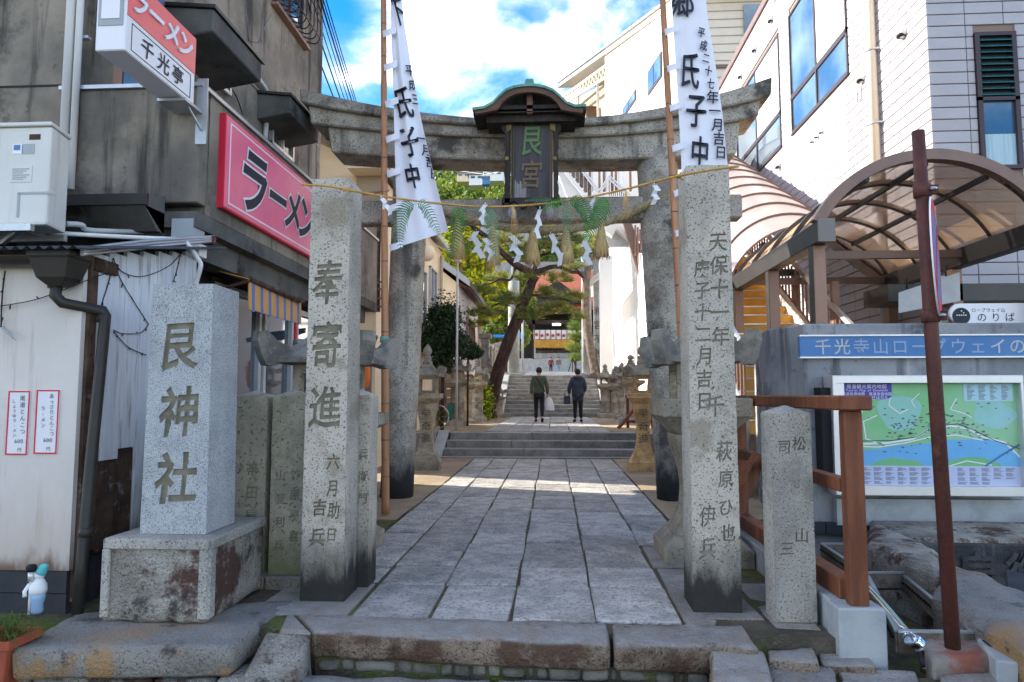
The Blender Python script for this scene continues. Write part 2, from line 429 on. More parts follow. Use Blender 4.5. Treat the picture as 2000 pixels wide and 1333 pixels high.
def carved(wd, ht, marks, depth=.012, bold=.008, amp=.0025):
    """flat slab with the characters sunk right through it; marks = (char, x, y, size_x, size_y)"""
    pts = [Vector((-wd / 2, 0)), Vector((wd / 2, 0)), Vector((wd / 2, ht)), Vector((-wd / 2, ht))]
    eds = [(0, 1), (1, 2), (2, 3), (3, 0)]
    tris = []
    stp = .035
    for i in range(1, int(ht / stp)):
        for s in (-1, 1): pts.append(Vector((s * wd / 2, i * stp + uni(-.01, .01))))
        for j in range(1, int(wd / stp)):
            pts.append(Vector((-wd / 2 + wd * j / int(wd / stp) + uni(-.008, .008), i * stp + uni(-.01, .01))))
    for ch, x, y, sx, sy in marks:
        gv, gf = glyph(ch, bold, 0, 3)
        n0 = len(pts)
        for v in gv:
            X, Y2 = v.x * sx, v.y * sy
            wb = Vector((x * 9 + X * 25, y * 7 + Y2 * 25, 0))
            px_ = x + X + Y2 * .06 + noise.noise(wb) * .035 * sx
            pts.append(Vector((max(-wd / 2 + .003, min(wd / 2 - .003, px_)), y + Y2 + X * .05 + noise.noise(wb + Vector((9, 4, 1))) * .03 * sx)))
        cnt = {}
        for f in gf:
            for i in range(len(f)):
                e = tuple(sorted((f[i], f[(i + 1) % len(f)])))
                cnt[e] = cnt.get(e, 0) + 1
            for i in range(1, len(f) - 1): tris.append((n0 + f[0], n0 + f[i], n0 + f[i + 1]))
        eds += [(n0 + e[0], n0 + e[1]) for e, c in cnt.items() if c == 1]
    ov, oe, of = geometry.delaunay_2d_cdt(pts, eds, [], 0, 1e-6)[:3]
    O = np.array([(v.x, v.y) for v in ov])
    F = np.array([f for f in of if len(f) == 3])
    cen = O[F].mean(axis=1)
    hole = np.zeros(len(F), bool)
    Pn = np.array([(p.x, p.y) for p in pts])
    for t in tris:
        A, B, C = Pn[list(t)]
        lo, hi = np.minimum(np.minimum(A, B), C), np.maximum(np.maximum(A, B), C)
        m = np.where(((cen >= lo) & (cen <= hi)).all(axis=1) & ~hole)[0]
        if len(m) == 0: continue
        q = cen[m]
        d = [(U[0] - q[:, 0]) * (W[1] - q[:, 1]) - (U[1] - q[:, 1]) * (W[0] - q[:, 0]) for U, W in ((A, B), (B, C), (C, A))]
        ins = ((d[0] >= 0) & (d[1] >= 0) & (d[2] >= 0)) | ((d[0] <= 0) & (d[1] <= 0) & (d[2] <= 0))
        hole[m[ins]] = True
    n = len(ov)
    def zf(v):
        z = amp * (noise.noise(Vector((v.x * 14, v.y * 14, 1))) - .3)
        if abs(abs(v.x) - wd / 2) < 1e-4: z -= amp * 3.2 * max(0, noise.noise(Vector((v.y * 11, v.x * 40, 5))) + .25)
        return z
    vs = [Vector((v.x, v.y, zf(v))) for v in ov] + [Vector((v.x, v.y, -depth)) for v in ov]
    fs = []
    keep = F[~hole]
    ed = {}
    for f in keep:
        a, b, c = (int(i) for i in f)
        if (O[b][0] - O[a][0]) * (O[c][1] - O[a][1]) - (O[b][1] - O[a][1]) * (O[c][0] - O[a][0]) < 0: b, c = c, b
        fs.append((a, b, c))
        for e in ((a, b), (b, c), (c, a)):
            if (e[1], e[0]) in ed: del ed[(e[1], e[0])]
            else: ed[e] = 1
    fs += [(j, i, i + n, j + n) for i, j in ed]
    return vs, fs

# ------------------------------------------------------------------ mesh builder
def V(*a):
    return Vector(a)
def wloc(o):
    l = Vector((0, 0, 0))
    while o:
        l += o.location
        o = o.parent
    return l
class MB:
    def __init__(s):
        s.v, s.f, s.m, s.s = [], [], [], []
    def add(s, vs, fs, mi=0, sm=False):
        n = len(s.v)
        s.v += [Vector(v) for v in vs]
        s.f += [tuple(i + n for i in f) for f in fs]
        s.m += [mi] * len(fs)
        s.s += [sm] * len(fs)
        return s
    def hexa(s, p, mi=0):      # bottom 4 (ccw from above), top 4
        return s.add(p, [(3, 2, 1, 0), (4, 5, 6, 7), (0, 1, 5, 4), (1, 2, 6, 5), (2, 3, 7, 6), (3, 0, 4, 7)], mi)
    def box(s, x0, x1, y0, y1, z0, z1, mi=0):
        if x0 > x1: x0, x1 = x1, x0
        if y0 > y1: y0, y1 = y1, y0
        if z0 > z1: z0, z1 = z1, z0
        return s.hexa([(x0, y0, z0), (x1, y0, z0), (x1, y1, z0), (x0, y1, z0), (x0, y0, z1), (x1, y0, z1), (x1, y1, z1), (x0, y1, z1)], mi)
    def bar(s, a, b, w, h=None, up=(0, 0, 1), mi=0, w2=None, h2=None):
        a, b = Vector(a), Vector(b)
        h = h or w
        w2 = w2 or w
        h2 = h2 or h
        d = (b - a).normalized()
        up = Vector(up)
        if abs(d.dot(up)) > .98: up = Vector((0, 1, 0))
        x = d.cross(up).normalized()
        z = x.cross(d)
        p = []
        for q, ww, hh in ((a, w, h), (b, w2, h2)):
            p += [q - x * ww / 2 - z * hh / 2, q + x * ww / 2 - z * hh / 2, q + x * ww / 2 + z * hh / 2, q - x * ww / 2 + z * hh / 2]
        return s.add(p, [(0, 1, 2, 3), (7, 6, 5, 4), (1, 0, 4, 5), (2, 1, 5, 6), (3, 2, 6, 7), (0, 3, 7, 4)], mi)
    def tube(s, pts, r, n=8, mi=0, cap=True, sm=True):
        pts = [Vector(p) for p in pts]
        rs = r if isinstance(r, (list, tuple)) else [r] * len(pts)
        vs = []
        d0 = (pts[1] - pts[0]).normalized()
        u = d0.orthogonal().normalized()
        for i, p in enumerate(pts):
            if i == 0: d = pts[1] - pts[0]
            elif i == len(pts) - 1: d = pts[-1] - pts[-2]
            else: d = (pts[i + 1] - p).normalized() + (p - pts[i - 1]).normalized()
            d.normalize()
            u = (u - d * u.dot(d)).normalized()
            vv = d.cross(u)
            for k in range(n):
                a = 2 * PI * k / n
                vs.append(p + (u * math.cos(a) + vv * math.sin(a)) * rs[i])
        fs = []
        for i in range(len(pts) - 1):
            for k in range(n):
                k2 = (k + 1) % n
                fs.append((i * n + k, i * n + k2, (i + 1) * n + k2, (i + 1) * n + k))
        s.add(vs, fs, mi, sm)
        if cap:
            n0 = len(s.v) - len(vs)
            s.f += [tuple(n0 + k for k in reversed(range(n))), tuple(n0 + len(vs) - n + k for k in range(n))]
            s.m += [mi] * 2
            s.s += [False] * 2
        return s
    def lathe(s, prof, cx, cy, n=16, mi=0, rot=0., sm=True, sx=1., sy=1.):
        vs = []
        for r, z in prof:
            for k in range(n):
                a = 2 * PI * k / n + rot
                vs.append((cx + r * math.cos(a) * sx, cy + r * math.sin(a) * sy, z))
        fs = []
        for i in range(len(prof) - 1):
            for k in range(n):
                k2 = (k + 1) % n
                fs.append((i * n + k, i * n + k2, (i + 1) * n + k2, (i + 1) * n + k))
        fs += [tuple(reversed(range(n))), tuple(range(len(vs) - n, len(vs)))]
        return s.add(vs, fs, mi, sm)
    def sq(s, prof, cx, cy, mi=0, ratio=1.):      # square lathe: half-width, z
        return s.lathe([(r * math.sqrt(2), z) for r, z in prof], cx, cy, 4, mi, PI / 4, False, 1., ratio)
    def prism(s, poly, axis, a, b, mi=0, sm=False):
        def q(u, v, t):
            return {'x': (t, u, v), 'y': (u, t, v), 'z': (u, v, t)}[axis]
        n = len(poly)
        vs = [q(u, v, a) for u, v in poly] + [q(u, v, b) for u, v in poly]
        fs = [tuple(reversed(range(n))), tuple(range(n, 2 * n))] + [(i, (i + 1) % n, (i + 1) % n + n, i + n) for i in range(n)]
        return s.add(vs, fs, mi, sm)
    def grid(s, fn, nu, nv, mi=0, sm=True):
        vs = [fn(i / nu, j / nv) for j in range(nv + 1) for i in range(nu + 1)]
        fs = [(j * (nu + 1) + i, j * (nu + 1) + i + 1, (j + 1) * (nu + 1) + i + 1, (j + 1) * (nu + 1) + i) for j in range(nv) for i in range(nu)]
        return s.add(vs, fs, mi, sm)
    def sphere(s, c, r, n=10, mi=0, sz=1.):
        prof = [(max(.001, r * math.sin(PI * i / (n // 2 + 2))), c[2] - r * sz * math.cos(PI * i / (n // 2 + 2))) for i in range(n // 2 + 3)]
        return s.lathe(prof, c[0], c[1], n, mi)
    def text(s, body, o, right, up, size, depth=.002, off=0., shear=0., vert=False, pitch=1.05, mi=0, sx=1., fixed=None):
        """body centred on o, lying on the plane of right/up, raised by depth"""
        o, right, up = Vector(o), Vector(right).normalized(), Vector(up).normalized()
        nrm = right.cross(up)
        if vert:
            pos = [(0, -(i - (len(body) - 1) / 2) * size * pitch) for i in range(len(body))]
        else:
            ws = [fixed if fixed else (glyph_width(c) * sx + .12 if ord(c) < 0x2E80 else sx) for c in body]
            tot = sum(ws)
            x = -tot / 2
            pos = []
            for c, wv in zip(body, ws):
                pos.append(((x + wv / 2) * size * pitch, 0))
                x += wv
        for ch, (x, y) in zip(body, pos):
            if ch in ' 　': continue
            if vert and ch == 'ー': 
                vs, fs = glyph('|', off, 0)
                vs = [V(v.x, v.y * .8, v.z) for v in vs]
            else:
                vs, fs = glyph(ch, off, shear)
            s.add([o + right * (x + v.x * size * sx) + up * (y + v.y * size) + nrm * depth for v in vs], fs, mi)
        return s
    def build(s, name, mats, parent=None, bevel=0., seg=1, rough=None, merge=False, ang=30):
        me = bpy.data.meshes.new(name)
        L = wloc(parent) if parent else Vector((0, 0, 0))
        if parent is None and s.v and getattr(s, 'origin', None) is not None:
            L = Vector(s.origin)
        me.from_pydata([v - L for v in s.v], [], s.f)
        if not isinstance(mats, (list, tuple)): mats = [mats]
        for m in mats: me.materials.append(M[m] if isinstance(m, str) else m)
        me.polygons.foreach_set('material_index', s.m)
        me.polygons.foreach_set('use_smooth', s.s)
        if bevel or rough or merge:
            bm = bmesh.new()
            bm.from_mesh(me)
            if merge or bevel:
                bmesh.ops.remove_doubles(bm, verts=bm.verts, dist=1e-5)
            if bevel:
                es = [e for e in bm.edges if len(e.link_faces) == 2 and e.calc_face_angle(0) > R(ang)]
                bmesh.ops.bevel(bm, geom=es, offset=bevel, segments=seg, affect='EDGES', profile=.6, clamp_overlap=True)
            if rough:
                amp, sca, cuts = rough[:3]
                for _ in range(cuts):
                    ln = [e for e in bm.edges if e.calc_length() > rough[3]]
                    if not ln: break
                    bmesh.ops.subdivide_edges(bm, edges=ln, cuts=1, use_grid_fill=True)
                bmesh.ops.triangulate(bm, faces=[f for f in bm.faces if len(f.verts) > 4])
                for v in bm.verts:
                    q = (v.co + L) * sca
                    v.co += Vector((noise.noise(q), noise.noise(q + V(31, 7, 3)), noise.noise(q + V(5, 51, 9)))) * amp
                for f in bm.faces: f.smooth = True
            bm.normal_update()
            bm.to_mesh(me)
            bm.free()
            if rough:
                me.set_sharp_from_angle(angle=R(50))
        o = bpy.data.objects.new(name, me)
        COL.objects.link(o)
        if parent: o.parent = parent
        else: o.location = L
        return o

def tag(o, label, cat, group=None, kind=None):
    o['label'] = label
    o['category'] = cat
    if group: o['group'] = group
    if kind: o['kind'] = kind
    return o
def struct(o, label=None):
    o['kind'] = 'structure'
    if label: o['label'] = label
    return o
def thing(name, label, cat, loc=(0, 0, 0), group=None, rz=0.):
    o = bpy.data.objects.new(name, None)
    COL.objects.link(o)
    o.location = loc
    o.empty_display_size = .1
    return tag(o, label, cat, group)
def group_struct(name, loc=(0, 0, 0)):
    o = bpy.data.objects.new(name, None)
    COL.objects.link(o)
    o.location = loc
    o['kind'] = 'structure'
    return o
def copy_tree(o, loc=None, rz=None, label=None, scale=None, parent=None):
    c = o.copy()
    COL.objects.link(c)
    if parent: c.parent = parent
    for ch in list(o.children):
        copy_tree(ch, parent=c)
    if loc is not None: c.location = loc
    if rz is not None: c.rotation_euler = (0, 0, rz)
    if scale is not None: c.scale = (scale, scale, scale) if not isinstance(scale, tuple) else scale
    if label: c['label'] = label
    return c
def mesh_np(name, verts, faces, mats, parent=None, smooth=False, midx=None):
    me = bpy.data.meshes.new(name)
    L = wloc(parent) if parent else Vector((0, 0, 0))
    verts = np.asarray(verts, dtype=np.float32) - np.array(L, dtype=np.float32)
    faces = np.asarray(faces, dtype=np.int32)
    k = faces.shape[1]
    me.vertices.add(len(verts))
    me.vertices.foreach_set('co', verts.ravel())
    me.loops.add(faces.size)
    me.loops.foreach_set('vertex_index', faces.ravel())
    me.polygons.add(len(faces))
    me.polygons.foreach_set('loop_start', np.arange(0, faces.size, k, dtype=np.int32))
    if midx is not None: me.polygons.foreach_set('material_index', midx)
    me.update(calc_edges=True)
    for m in (mats if isinstance(mats, (list, tuple)) else [mats]): me.materials.append(M[m])
    if smooth: me.polygons.foreach_set('use_smooth', [True] * len(faces))
    o = bpy.data.objects.new(name, me)
    COL.objects.link(o)
    if parent: o.parent = parent
    return o
RG = np.random.default_rng(5)
def leaves(name, blobs, n, size, mats, parent=None, flat=.0, elong=1.6, shell=.55, kind=None):
    """many small leaf faces spread through ellipsoid clumps: blobs = (x, y, z, rx, ry, rz)"""
    bl = np.array(blobs, dtype=float)
    wgt = (bl[:, 3] * bl[:, 4] * bl[:, 5]) ** .67
    idx = RG.choice(len(bl), n, p=wgt / wgt.sum())
    d = RG.normal(size=(n, 3))
    d /= np.linalg.norm(d, axis=1)[:, None]
    rr = shell + (1 - shell) * RG.random(n) ** .6
    rr = np.where(RG.random(n) < .25, RG.random(n), rr) * (1 + .12 * RG.normal(size=n))
    c = bl[idx, :3] + d * rr[:, None] * bl[idx, 3:6]
    a = RG.normal(size=(n, 3))
    a[:, 2] *= (1 - flat)
    a /= np.linalg.norm(a, axis=1)[:, None]
    b = np.cross(a, RG.normal(size=(n, 3)))
    b /= np.linalg.norm(b, axis=1)[:, None]
    s = size * (.6 + .8 * RG.random(n))[:, None]
    v = np.stack([c - a * s * elong / 2, c + b * s * .42, c + a * s * elong / 2, c - b * s * .42], axis=1).reshape(-1, 3)
    f = np.arange(n * 4).reshape(-1, 4)
    ms = mats if isinstance(mats, (list, tuple)) else [mats]
    mi = (RG.random(n) * len(ms)).astype(np.int32) if len(ms) > 1 else None
    o = mesh_np(name, v, f, ms, parent, midx=mi)
    if kind: o['kind'] = kind
    return o
def needles(name, tufts, per, length, width, mats, parent=None):
    """pine foliage: every tuft is a fan of thin needles; tufts = (x, y, z)"""
    t = np.repeat(np.array(tufts, dtype=float), per, axis=0)
    n = len(t)
    d = RG.normal(size=(n, 3))
    d[:, 2] = np.abs(d[:, 2]) * .8 + .1
    d /= np.linalg.norm(d, axis=1)[:, None]
    b = np.cross(d, RG.normal(size=(n, 3)))
    b /= np.linalg.norm(b, axis=1)[:, None]
    l = length * (.6 + .7 * RG.random(n))[:, None]
    v = np.stack([t - b * width, t + b * width, t + d * l], axis=1).reshape(-1, 3)
    ms = mats if isinstance(mats, (list, tuple)) else [mats]
    mi = np.repeat((RG.random(len(tufts)) * len(ms)).astype(np.int32), per) if len(ms) > 1 else None
    return mesh_np(name, v, np.arange(n * 3).reshape(-1, 3), ms, parent, midx=mi)
def skin(name, verts, edges, radii, mt, parent=None, sub=1, root=0):
    me = bpy.data.meshes.new(name)
    L = wloc(parent) if parent else Vector((0, 0, 0))
    me.from_pydata([Vector(v) for v in verts], edges, [])
    o = bpy.data.objects.new(name, me)
    COL.objects.link(o)
    mo = o.modifiers.new('s', 'SKIN')
    mo.use_smooth_shade = True
    sv = me.skin_vertices[0].data
    for i, r in enumerate(radii):
        sv[i].radius = r if isinstance(r, tuple) else (r, r)
        sv[i].use_root = (i == root)
    ss = o.modifiers.new('u', 'SUBSURF')
    ss.levels = ss.render_levels = sub
    new = bpy.data.meshes.new_from_object(o.evaluated_get(bpy.context.evaluated_depsgraph_get()))
    bpy.data.objects.remove(o)
    for p in new.polygons: p.use_smooth = True
    new.materials.clear()
    new.materials.append(M[mt] if isinstance(mt, str) else mt)
    new.name = name
    o = bpy.data.objects.new(name, new)
    COL.objects.link(o)
    if parent: o.parent = parent
    return o
# ================================================================== THE SETTING: ground, path, steps, stairs
g = MB().box(-300, 300, -40, 400, -1.2, -.42).build('ground', 'asphalt')
struct(g)
b = MB()
b.box(-9, 1.62, 4.16, 15.3, -.6, -.016)
b.box(1.62, 9, 7.75, 15.3, -.6, -.016)
bed = struct(b.build('path_bed', 'jointmoss'))
b = MB()
b.box(1.08, 2.3, 3.0, 4.015, -.6, -.17)
struct(b.build('lower_ground', 'jointmoss'))
def ground_sheet(name, x0, x1, y0, y1, z, mt, amp=.02, st=.18):
    nu, nv = max(2, int((x1 - x0) / st)), max(2, int((y1 - y0) / st))
    def fn(u, v):
        x, y = x0 + (x1 - x0) * u, y0 + (y1 - y0) * v
        return (x, y, z + amp * (noise.noise(V(x * .9, y * .9, 3)) + .5 * noise.noise(V(x * 4, y * 4, 9))))
    return struct(MB().grid(fn, nu, nv).build(name, mt))
ground_sheet('sandy_ground', -8, -1.74, 7.6, 15.25, .0, 'sand', .018)
ground_sheet('sandy_ground', 1.285, 8, 7.9, 15.25, .0, 'sand', .018)
ground_sheet('mossy_ground', -4.2, -1.74, 6.3, 7.62, -.004, 'moss', .012)
ground_sheet('earth_ground', 1.0, 1.62, 4.6, 7.9, -.012, 'jointmoss', .015)

path = group_struct('path')
def paver(x0, x1, y0, y1, z, parent, mt='paver', nm='paving_stone', jit=.009, th=.06, bev=.007, rot=.0):
    j = lambda: uni(-jit, jit)
    zt = z + uni(-.007, .005)
    q = [(x0 + j(), y0 + j()), (x1 + j(), y0 + j()), (x1 + j(), y1 + j()), (x0 + j(), y1 + j())]
    tz = [zt + uni(-.0025, .0025) for _ in q]
    p = [(a, b, z - th) for a, b in q] + [(q[i][0], q[i][1], tz[i]) for i in range(4)]
    m = MB().hexa(p)
    return m.build(nm, mt, parent, bevel=bev)
cols = [-1.72, -1.30, -.79, -.268, .262, .79, 1.275]
for ci in range(6):
    x0, x1 = cols[ci], cols[ci + 1]
    y = 4.33
    first = True
    if ci == 0: y = 5.15
    if ci == 5: y = 6.55
    while y < 15.0:
        ln = .77 if (first and 0 < ci < 5) else uni(.42, .95)
        if first and ci in (0, 5): ln = uni(.4, .7)
        first = False
        y2 = min(y + ln, 15.02)
        if 15.02 - y2 < .3: y2 = 15.02
        w0 = .012 * noise.noise(V(x0 * 5, y, 0)); w1 = .012 * noise.noise(V(x1 * 5, y, 0))
        paver(x0 + .010 + w0, x1 - .010 + w1, y + .008, y2 - .008 - uni(0, .008), 0, path, bev=.009)
        y = y2
# irregular slabs beside the pillars
for q in [(-1.98, -1.31, 4.36, 5.12), (.80, 1.33, 4.45, 5.05), (.80, 1.16, 5.07, 5.66), (.80, 1.25, 5.68, 6.5), (1.34, 1.62, 4.32, 5.3),
          (1.30, 1.62, 6.75, 7.6), (.81, 1.0, 4.33, 4.43)]:
    paver(q[0] + .01, q[1] - .01, q[2], q[3] - .01, -.006, path, mt='frontstep', nm='edge_slab', jit=.03)
# upper path
for ci, (x0, x1) in enumerate([(-1.62, -1.1), (-1.1, -.6), (-.6, -.1), (-.1, .4), (.4, .88), (.88, 1.36)]):
    y = 16.38
    while y < 27.3:
        y2 = min(y + uni(.7, 1.25), 27.35)
        if 27.35 - y2 < .4: y2 = 27.35
        paver(x0 + .008, x1 - .008, y + .006, y2 - .006, .53, path, bev=.006)
        y = y2

# front step: two long stones, chink stones, lower tread, cheek stones
def poly_stone(name, label, tops, bots, mt, parent=None, rough=(.014, 5, 5, .09), bevel=.02, origin=None):
    m = MB().hexa([*bots, *tops])
    if origin: m.origin = origin
    o = m.build(name, mt, parent, bevel=bevel, rough=rough)
    if label: o['label'] = label
    return o
fs = group_struct('front_step', (0, 4, -.2))
def down(p, z, dy=0.): return V(p.x, p.y + dy, z)
def stone_px(name, mt, c4, ztop, zbot, parent, **k):
    t = [PZ(x, y, ztop) for x, y in c4]       # front-left, front-right, back-right, back-left
    return poly_stone(name, None, t, [down(p, zbot) for p in t], mt, parent, **k)
stone_px('edge_stone', 'frontstep', [(612, 1234), (1188, 1258), (1187, 1216), (578, 1199)], 0, -.155, fs)
stone_px('edge_stone', 'frontstep', [(1196, 1258), (1484, 1264), (1452, 1222), (1194, 1217)], 0, -.155, fs)
stone_px('edge_stone', 'frontstep', [(545, 1231), (610, 1234), (576, 1199), (560, 1196)], 0, -.155, fs, rough=None)
fa_, fb_ = PZ(612, 1234, 0), PZ(1484, 1264, 0)
xs = fa_.x + .02
MB().hexa([(fa_.x, fa_.y + .05, -.3), (fb_.x, fb_.y + .05, -.3), (fb_.x, 4.2, -.3), (fa_.x, 4.2, -.3), (fa_.x, fa_.y + .05, -.156), (fb_.x, fb_.y + .05, -.156), (fb_.x, 4.2, -.156), (fa_.x, 4.2, -.156)]).build('mortar_fill', 'jointmoss', fs)
while xs < fb_.x - .1:
    wv = uni(.05, .3)
    yf = fa_.y + (fb_.y - fa_.y) * (xs - fa_.x) / (fb_.x - fa_.x) + uni(.015, .045)
    MB().box(xs, xs + wv - .012, yf, yf + .2, -.235, -.158 - abs(uni(-.02, .02))).build('chink_stone', 'chink', fs, bevel=.016, rough=(.010, 12, 2, .06))
    xs += wv
for a, b2 in ((-1.9, -.35), (-.33, 1.12)):
    poly_stone('lower_tread_stone', None, [V(a, 2.9, -.215), V(b2, 2.9, -.215), V(b2, 3.98, -.215), V(a, 3.98, -.215)],
               [V(a, 2.9, -.41), V(b2, 2.9, -.41), V(b2, 3.98, -.41), V(a, 3.98, -.41)], 'frontstep', fs)
# left cheek stone: sloping face
poly_stone('cheek_stone', None, [PZ(455, 1345, -.2), PZ(575, 1345, -.2), PZ(606, 1236, -.005), PZ(520, 1228, -.005)],
           [down(PZ(455, 1345, -.2), -.45, 0), down(PZ(575, 1345, -.2), -.45, 0), down(PZ(606, 1236, 0), -.45, .1), down(PZ(520, 1228, 0), -.45, .1)], 'rough', fs)
stone_px('cheek_stone', 'frontstep', [(1392, 1345), (1512, 1345), (1494, 1268), (1384, 1266)], -.035, -.42, fs)
# low broken stones right of the step
for c4, z in (([(1502, 1346), (1640, 1346), (1625, 1301), (1500, 1294)], -.12), ([(1648, 1346), (1800, 1346), (1788, 1312), (1636, 1303)], -.14),
              ([(1500, 1289), (1600, 1295), (1590, 1266), (1500, 1268)], -.07), ([(1606, 1297), (1712, 1302), (1676, 1262), (1598, 1264)], -.10),
              ([(1562, 1258), (1625, 1256), (1612, 1240), (1558, 1242)], -.05), ([(1835, 1346), (2010, 1346), (2010, 1308), (1836, 1318)], -.14)):
    stone_px('broken_flagstone', 'frontstep', c4, z, -.40, fs, rough=(.010, 7, 4, .07), bevel=.01)
0 and stone_px('round_fieldstone', 'slabstone', [(1640, 1296), (1722, 1298), (1706, 1262), (1652, 1258)], -.14, -.36, fs, rough=(.03, 5, 4, .06), bevel=.06)

# three steps to the upper level
st3 = group_struct('lower_steps', (0, 15.3, 0))
ST = [(15.3, .03, .19, [(-2.46, -.66), (-.66, 1.98)]), (15.65, .19, .352, [(-2.44, -.95), (-.95, 1.96)]), (16.0, .352, .515, [(-2.42, -.5), (-.5, 1.96)])]
for yf, z0, z1, segs in ST:
    for a, b2 in segs:
        for k in (0,):
            MB().box(a + .004, b2 - .004, yf, yf + .37, z0 - .12, z1 - .003).build('step_stone', 'step', st3, bevel=.012)
for a, b2 in ((-2.55, -1.2), (-1.19, .1), (.11, 2.1)):
    MB().box(a, b2, 15.06, 15.34, -.08, .03).build('kerb_stone', 'step', st3, bevel=.008)
m = MB()
m.prism([(15.15, .0), (15.15, .05), (16.35, .55), (16.35, .0)], 'x', -2.74, -2.47)
m.build('cheek_slab', 'conclight', st3, bevel=.01)
struct(MB().box(-12, -2.76, 15.9, 16.3, -.3, .50).box(1.99, 12, 15.9, 16.3, -.3, .50).build('terrace_wall', 'step', None))
struct(MB().box(-40, 40, 16.3, 27.9, -.6, .47).build('upper_ground_base', 'upground'))
ground_sheet('upper_ground', -9, -1.63, 16.2, 27.7, .505, 'upground', .03, .3)
ground_sheet('upper_ground', 1.37, 9, 16.2, 27.7, .505, 'upground', .03, .3)
struct(MB().box(-1.66, 1.4, 16.36, 27.5, .44, .478).build('upper_path_bed', 'jointmoss'))
# the long stair
st11 = group_struct('upper_stairs', (0, 27.5, .515))
for i in range(11):
    y0, z1 = 27.5 + i * .36, .515 + .1615 * (i + 1)
    js = [-1.98, uni(-.9, .0), uni(.3, 1.2), 1.95]
    for a, b2 in zip(js, js[1:]):
        MB().box(a + .005, b2 - .005, y0, y0 + (.38 if i < 10 else .5), z1 - .2, z1).build('stair_stone', 'step', st11, bevel=.014)
for x in (-2.42, 1.97):
    MB().prism([(27.35, .45), (27.35, .60), (31.4, 2.42), (31.9, 2.42), (31.9, .45)], 'x', x, x + .43).build('stair_cheek', 'conclight' if x < 0 else 'step', st11, bevel=.02)
struct(MB().box(-60, 60, 31.5, 46, -.6, 2.27).build('plateau', 'upground'))
struct(MB().box(-60, -2.43, 27.8, 31.5, -.6, 1.5).box(2.42, 60, 27.8, 31.5, -.6, 1.5).build('bank', 'upground'))
sl = MB()
for i in range(14):
    sl.box(-2.4, 2.5, 44 + i * 1.5, 45.6 + i * 1.5, 2.0, 2.29 + .1 * i)
struct(sl.build('far_paved_steps', 'conclight'))
struct(MB().box(-60, 60, 46, 300, -.6, 2.28).box(-60, 60, 65, 300, -.6, 3.55).build('far_ground', 'upground'))
for x in (-2.6, 2.5):
    o = MB().box(x, x + .12, 31.9, 44, 2.27, 2.42).build('path_kerb', 'step')
    struct(o)
# ================================================================== STONE MONUMENT, GATE PILLARS, FENCE POSTS
def carved_face(name, mt, parent, w0, w1, h, marks, org, right, up=(0, 0, 1), depth=.012):
    """front face of a pillar (width w0 at the foot, w1 at the top) with cut characters; floor of the cuts in M['carve']"""
    vs, fs = carved(w0, h, marks, depth, .024 if marks and marks[0][0] == '艮' else .016, .0004 if marks and marks[0][0] == '艮' else .003)
    right = Vector(right).normalized(); up = Vector(up).normalized()
    n = right.cross(up)
    org = Vector(org)
    m = MB()
    out = []
    for v in vs:
        t = v.y / h
        k = 1 + (w1 / w0 - 1) * t
        out.append(org + right * v.x * k + up * v.y + n * (v.z + depth * .0))
    m.add(out, fs)
    return m.build(name, mt, parent)

# --- monument: carved granite pillar on a rough base block on a wide slab
mo = thing('stone_monument', 'pale grey granite monument carved with three large characters on a rough stained base block', 'monument', (-2.2, 4.4, 0))
fl = P(273, 1046, 4.27); fr = P(402, 1047, 4.27)
mw = (fr - fl).length; mh = 1.60; mx_ = (fl.x + fr.x) / 2
ang = 0.0
T = .94
def taper_box(m, x0, x1, y0, y1, z0, z1, k, mi=0):
    cx, cy = (x0 + x1) / 2, (y0 + y1) / 2
    p = [(x0, y0, z0), (x1, y0, z0), (x1, y1, z0), (x0, y1, z0)]
    q = [(cx + (a - cx) * k, cy + (b - cy) * k, z1) for a, b, _ in p]
    return m.hexa(p + q, mi)
zb = .505
m = taper_box(MB(), fl.x, fr.x, 4.282, 4.66, zb, zb + mh, T)
for i, f in enumerate(m.f): m.m[i] = 1 if i == 2 else 0
m.build('shaft', ['monument', 'carve'], mo, bevel=.003)
marks = [('艮', .005, mh - .40, .285, .33), ('神', .005, mh - .83, .285, .33), ('社', .005, mh - 1.25, .285, .33)]
tilt = (.378 * (1 - T) / 2) / mh
carved_face('carved_face', 'monument', mo, mw, mw * T, mh, marks, (mx_, 4.268, zb), (1, 0, 0), (0, tilt, 1), .013)
m = MB().box(PZ(195, 1216, 0).x, PZ(402, 1222, 0).x, 4.13, 4.92, 0.0, .49)
bb = m.build('base_block', 'rough', mo, bevel=.02, rough=(.012, 7, 5, .07))
m = MB()
bx0, bx1 = PZ(195, 1216, 0).x, PZ(402, 1222, 0).x
for (a0, a1, z0, z1) in ((bx0 + .005, bx1 - .005, .44, .500), (bx0 + .0, bx0 + .05, .03, .44), (bx1 - .06, bx1 - .0, .03, .44)):
    m.box(a0, a1, 4.112, 4.15, z0, z1)
m.box(bx1 - .03, bx1 + .014, 4.14, 4.92, .44, .500).box(bx1 - .03, bx1 + .014, 4.12, 4.19, .03, .44).box(bx0, bx1, 4.13, 4.92, .49, .503)
m.build('base_border', 'granite', mo, bevel=.008)
sl = [PZ(22, 1268, .0), PZ(446, 1262, .0), PZ(578, 1172, .0), PZ(150, 1196, .0)]
poly_stone('plinth_slab', None, sl, [down(p, -.17) for p in sl], 'slabstone', mo, rough=(.014, 5, 5, .09))
lower = MB()
for k in range(5):
    x0 = -3.3 + k * .36
    m = MB().box(x0, x0 + .345, 3.78 + uni(-.02, .02), 4.3, -.42, -.19 + uni(-.01, .01))
    m.build('footing_stone', 'rough', mo, bevel=.02, rough=(.012, 8, 3, .1))

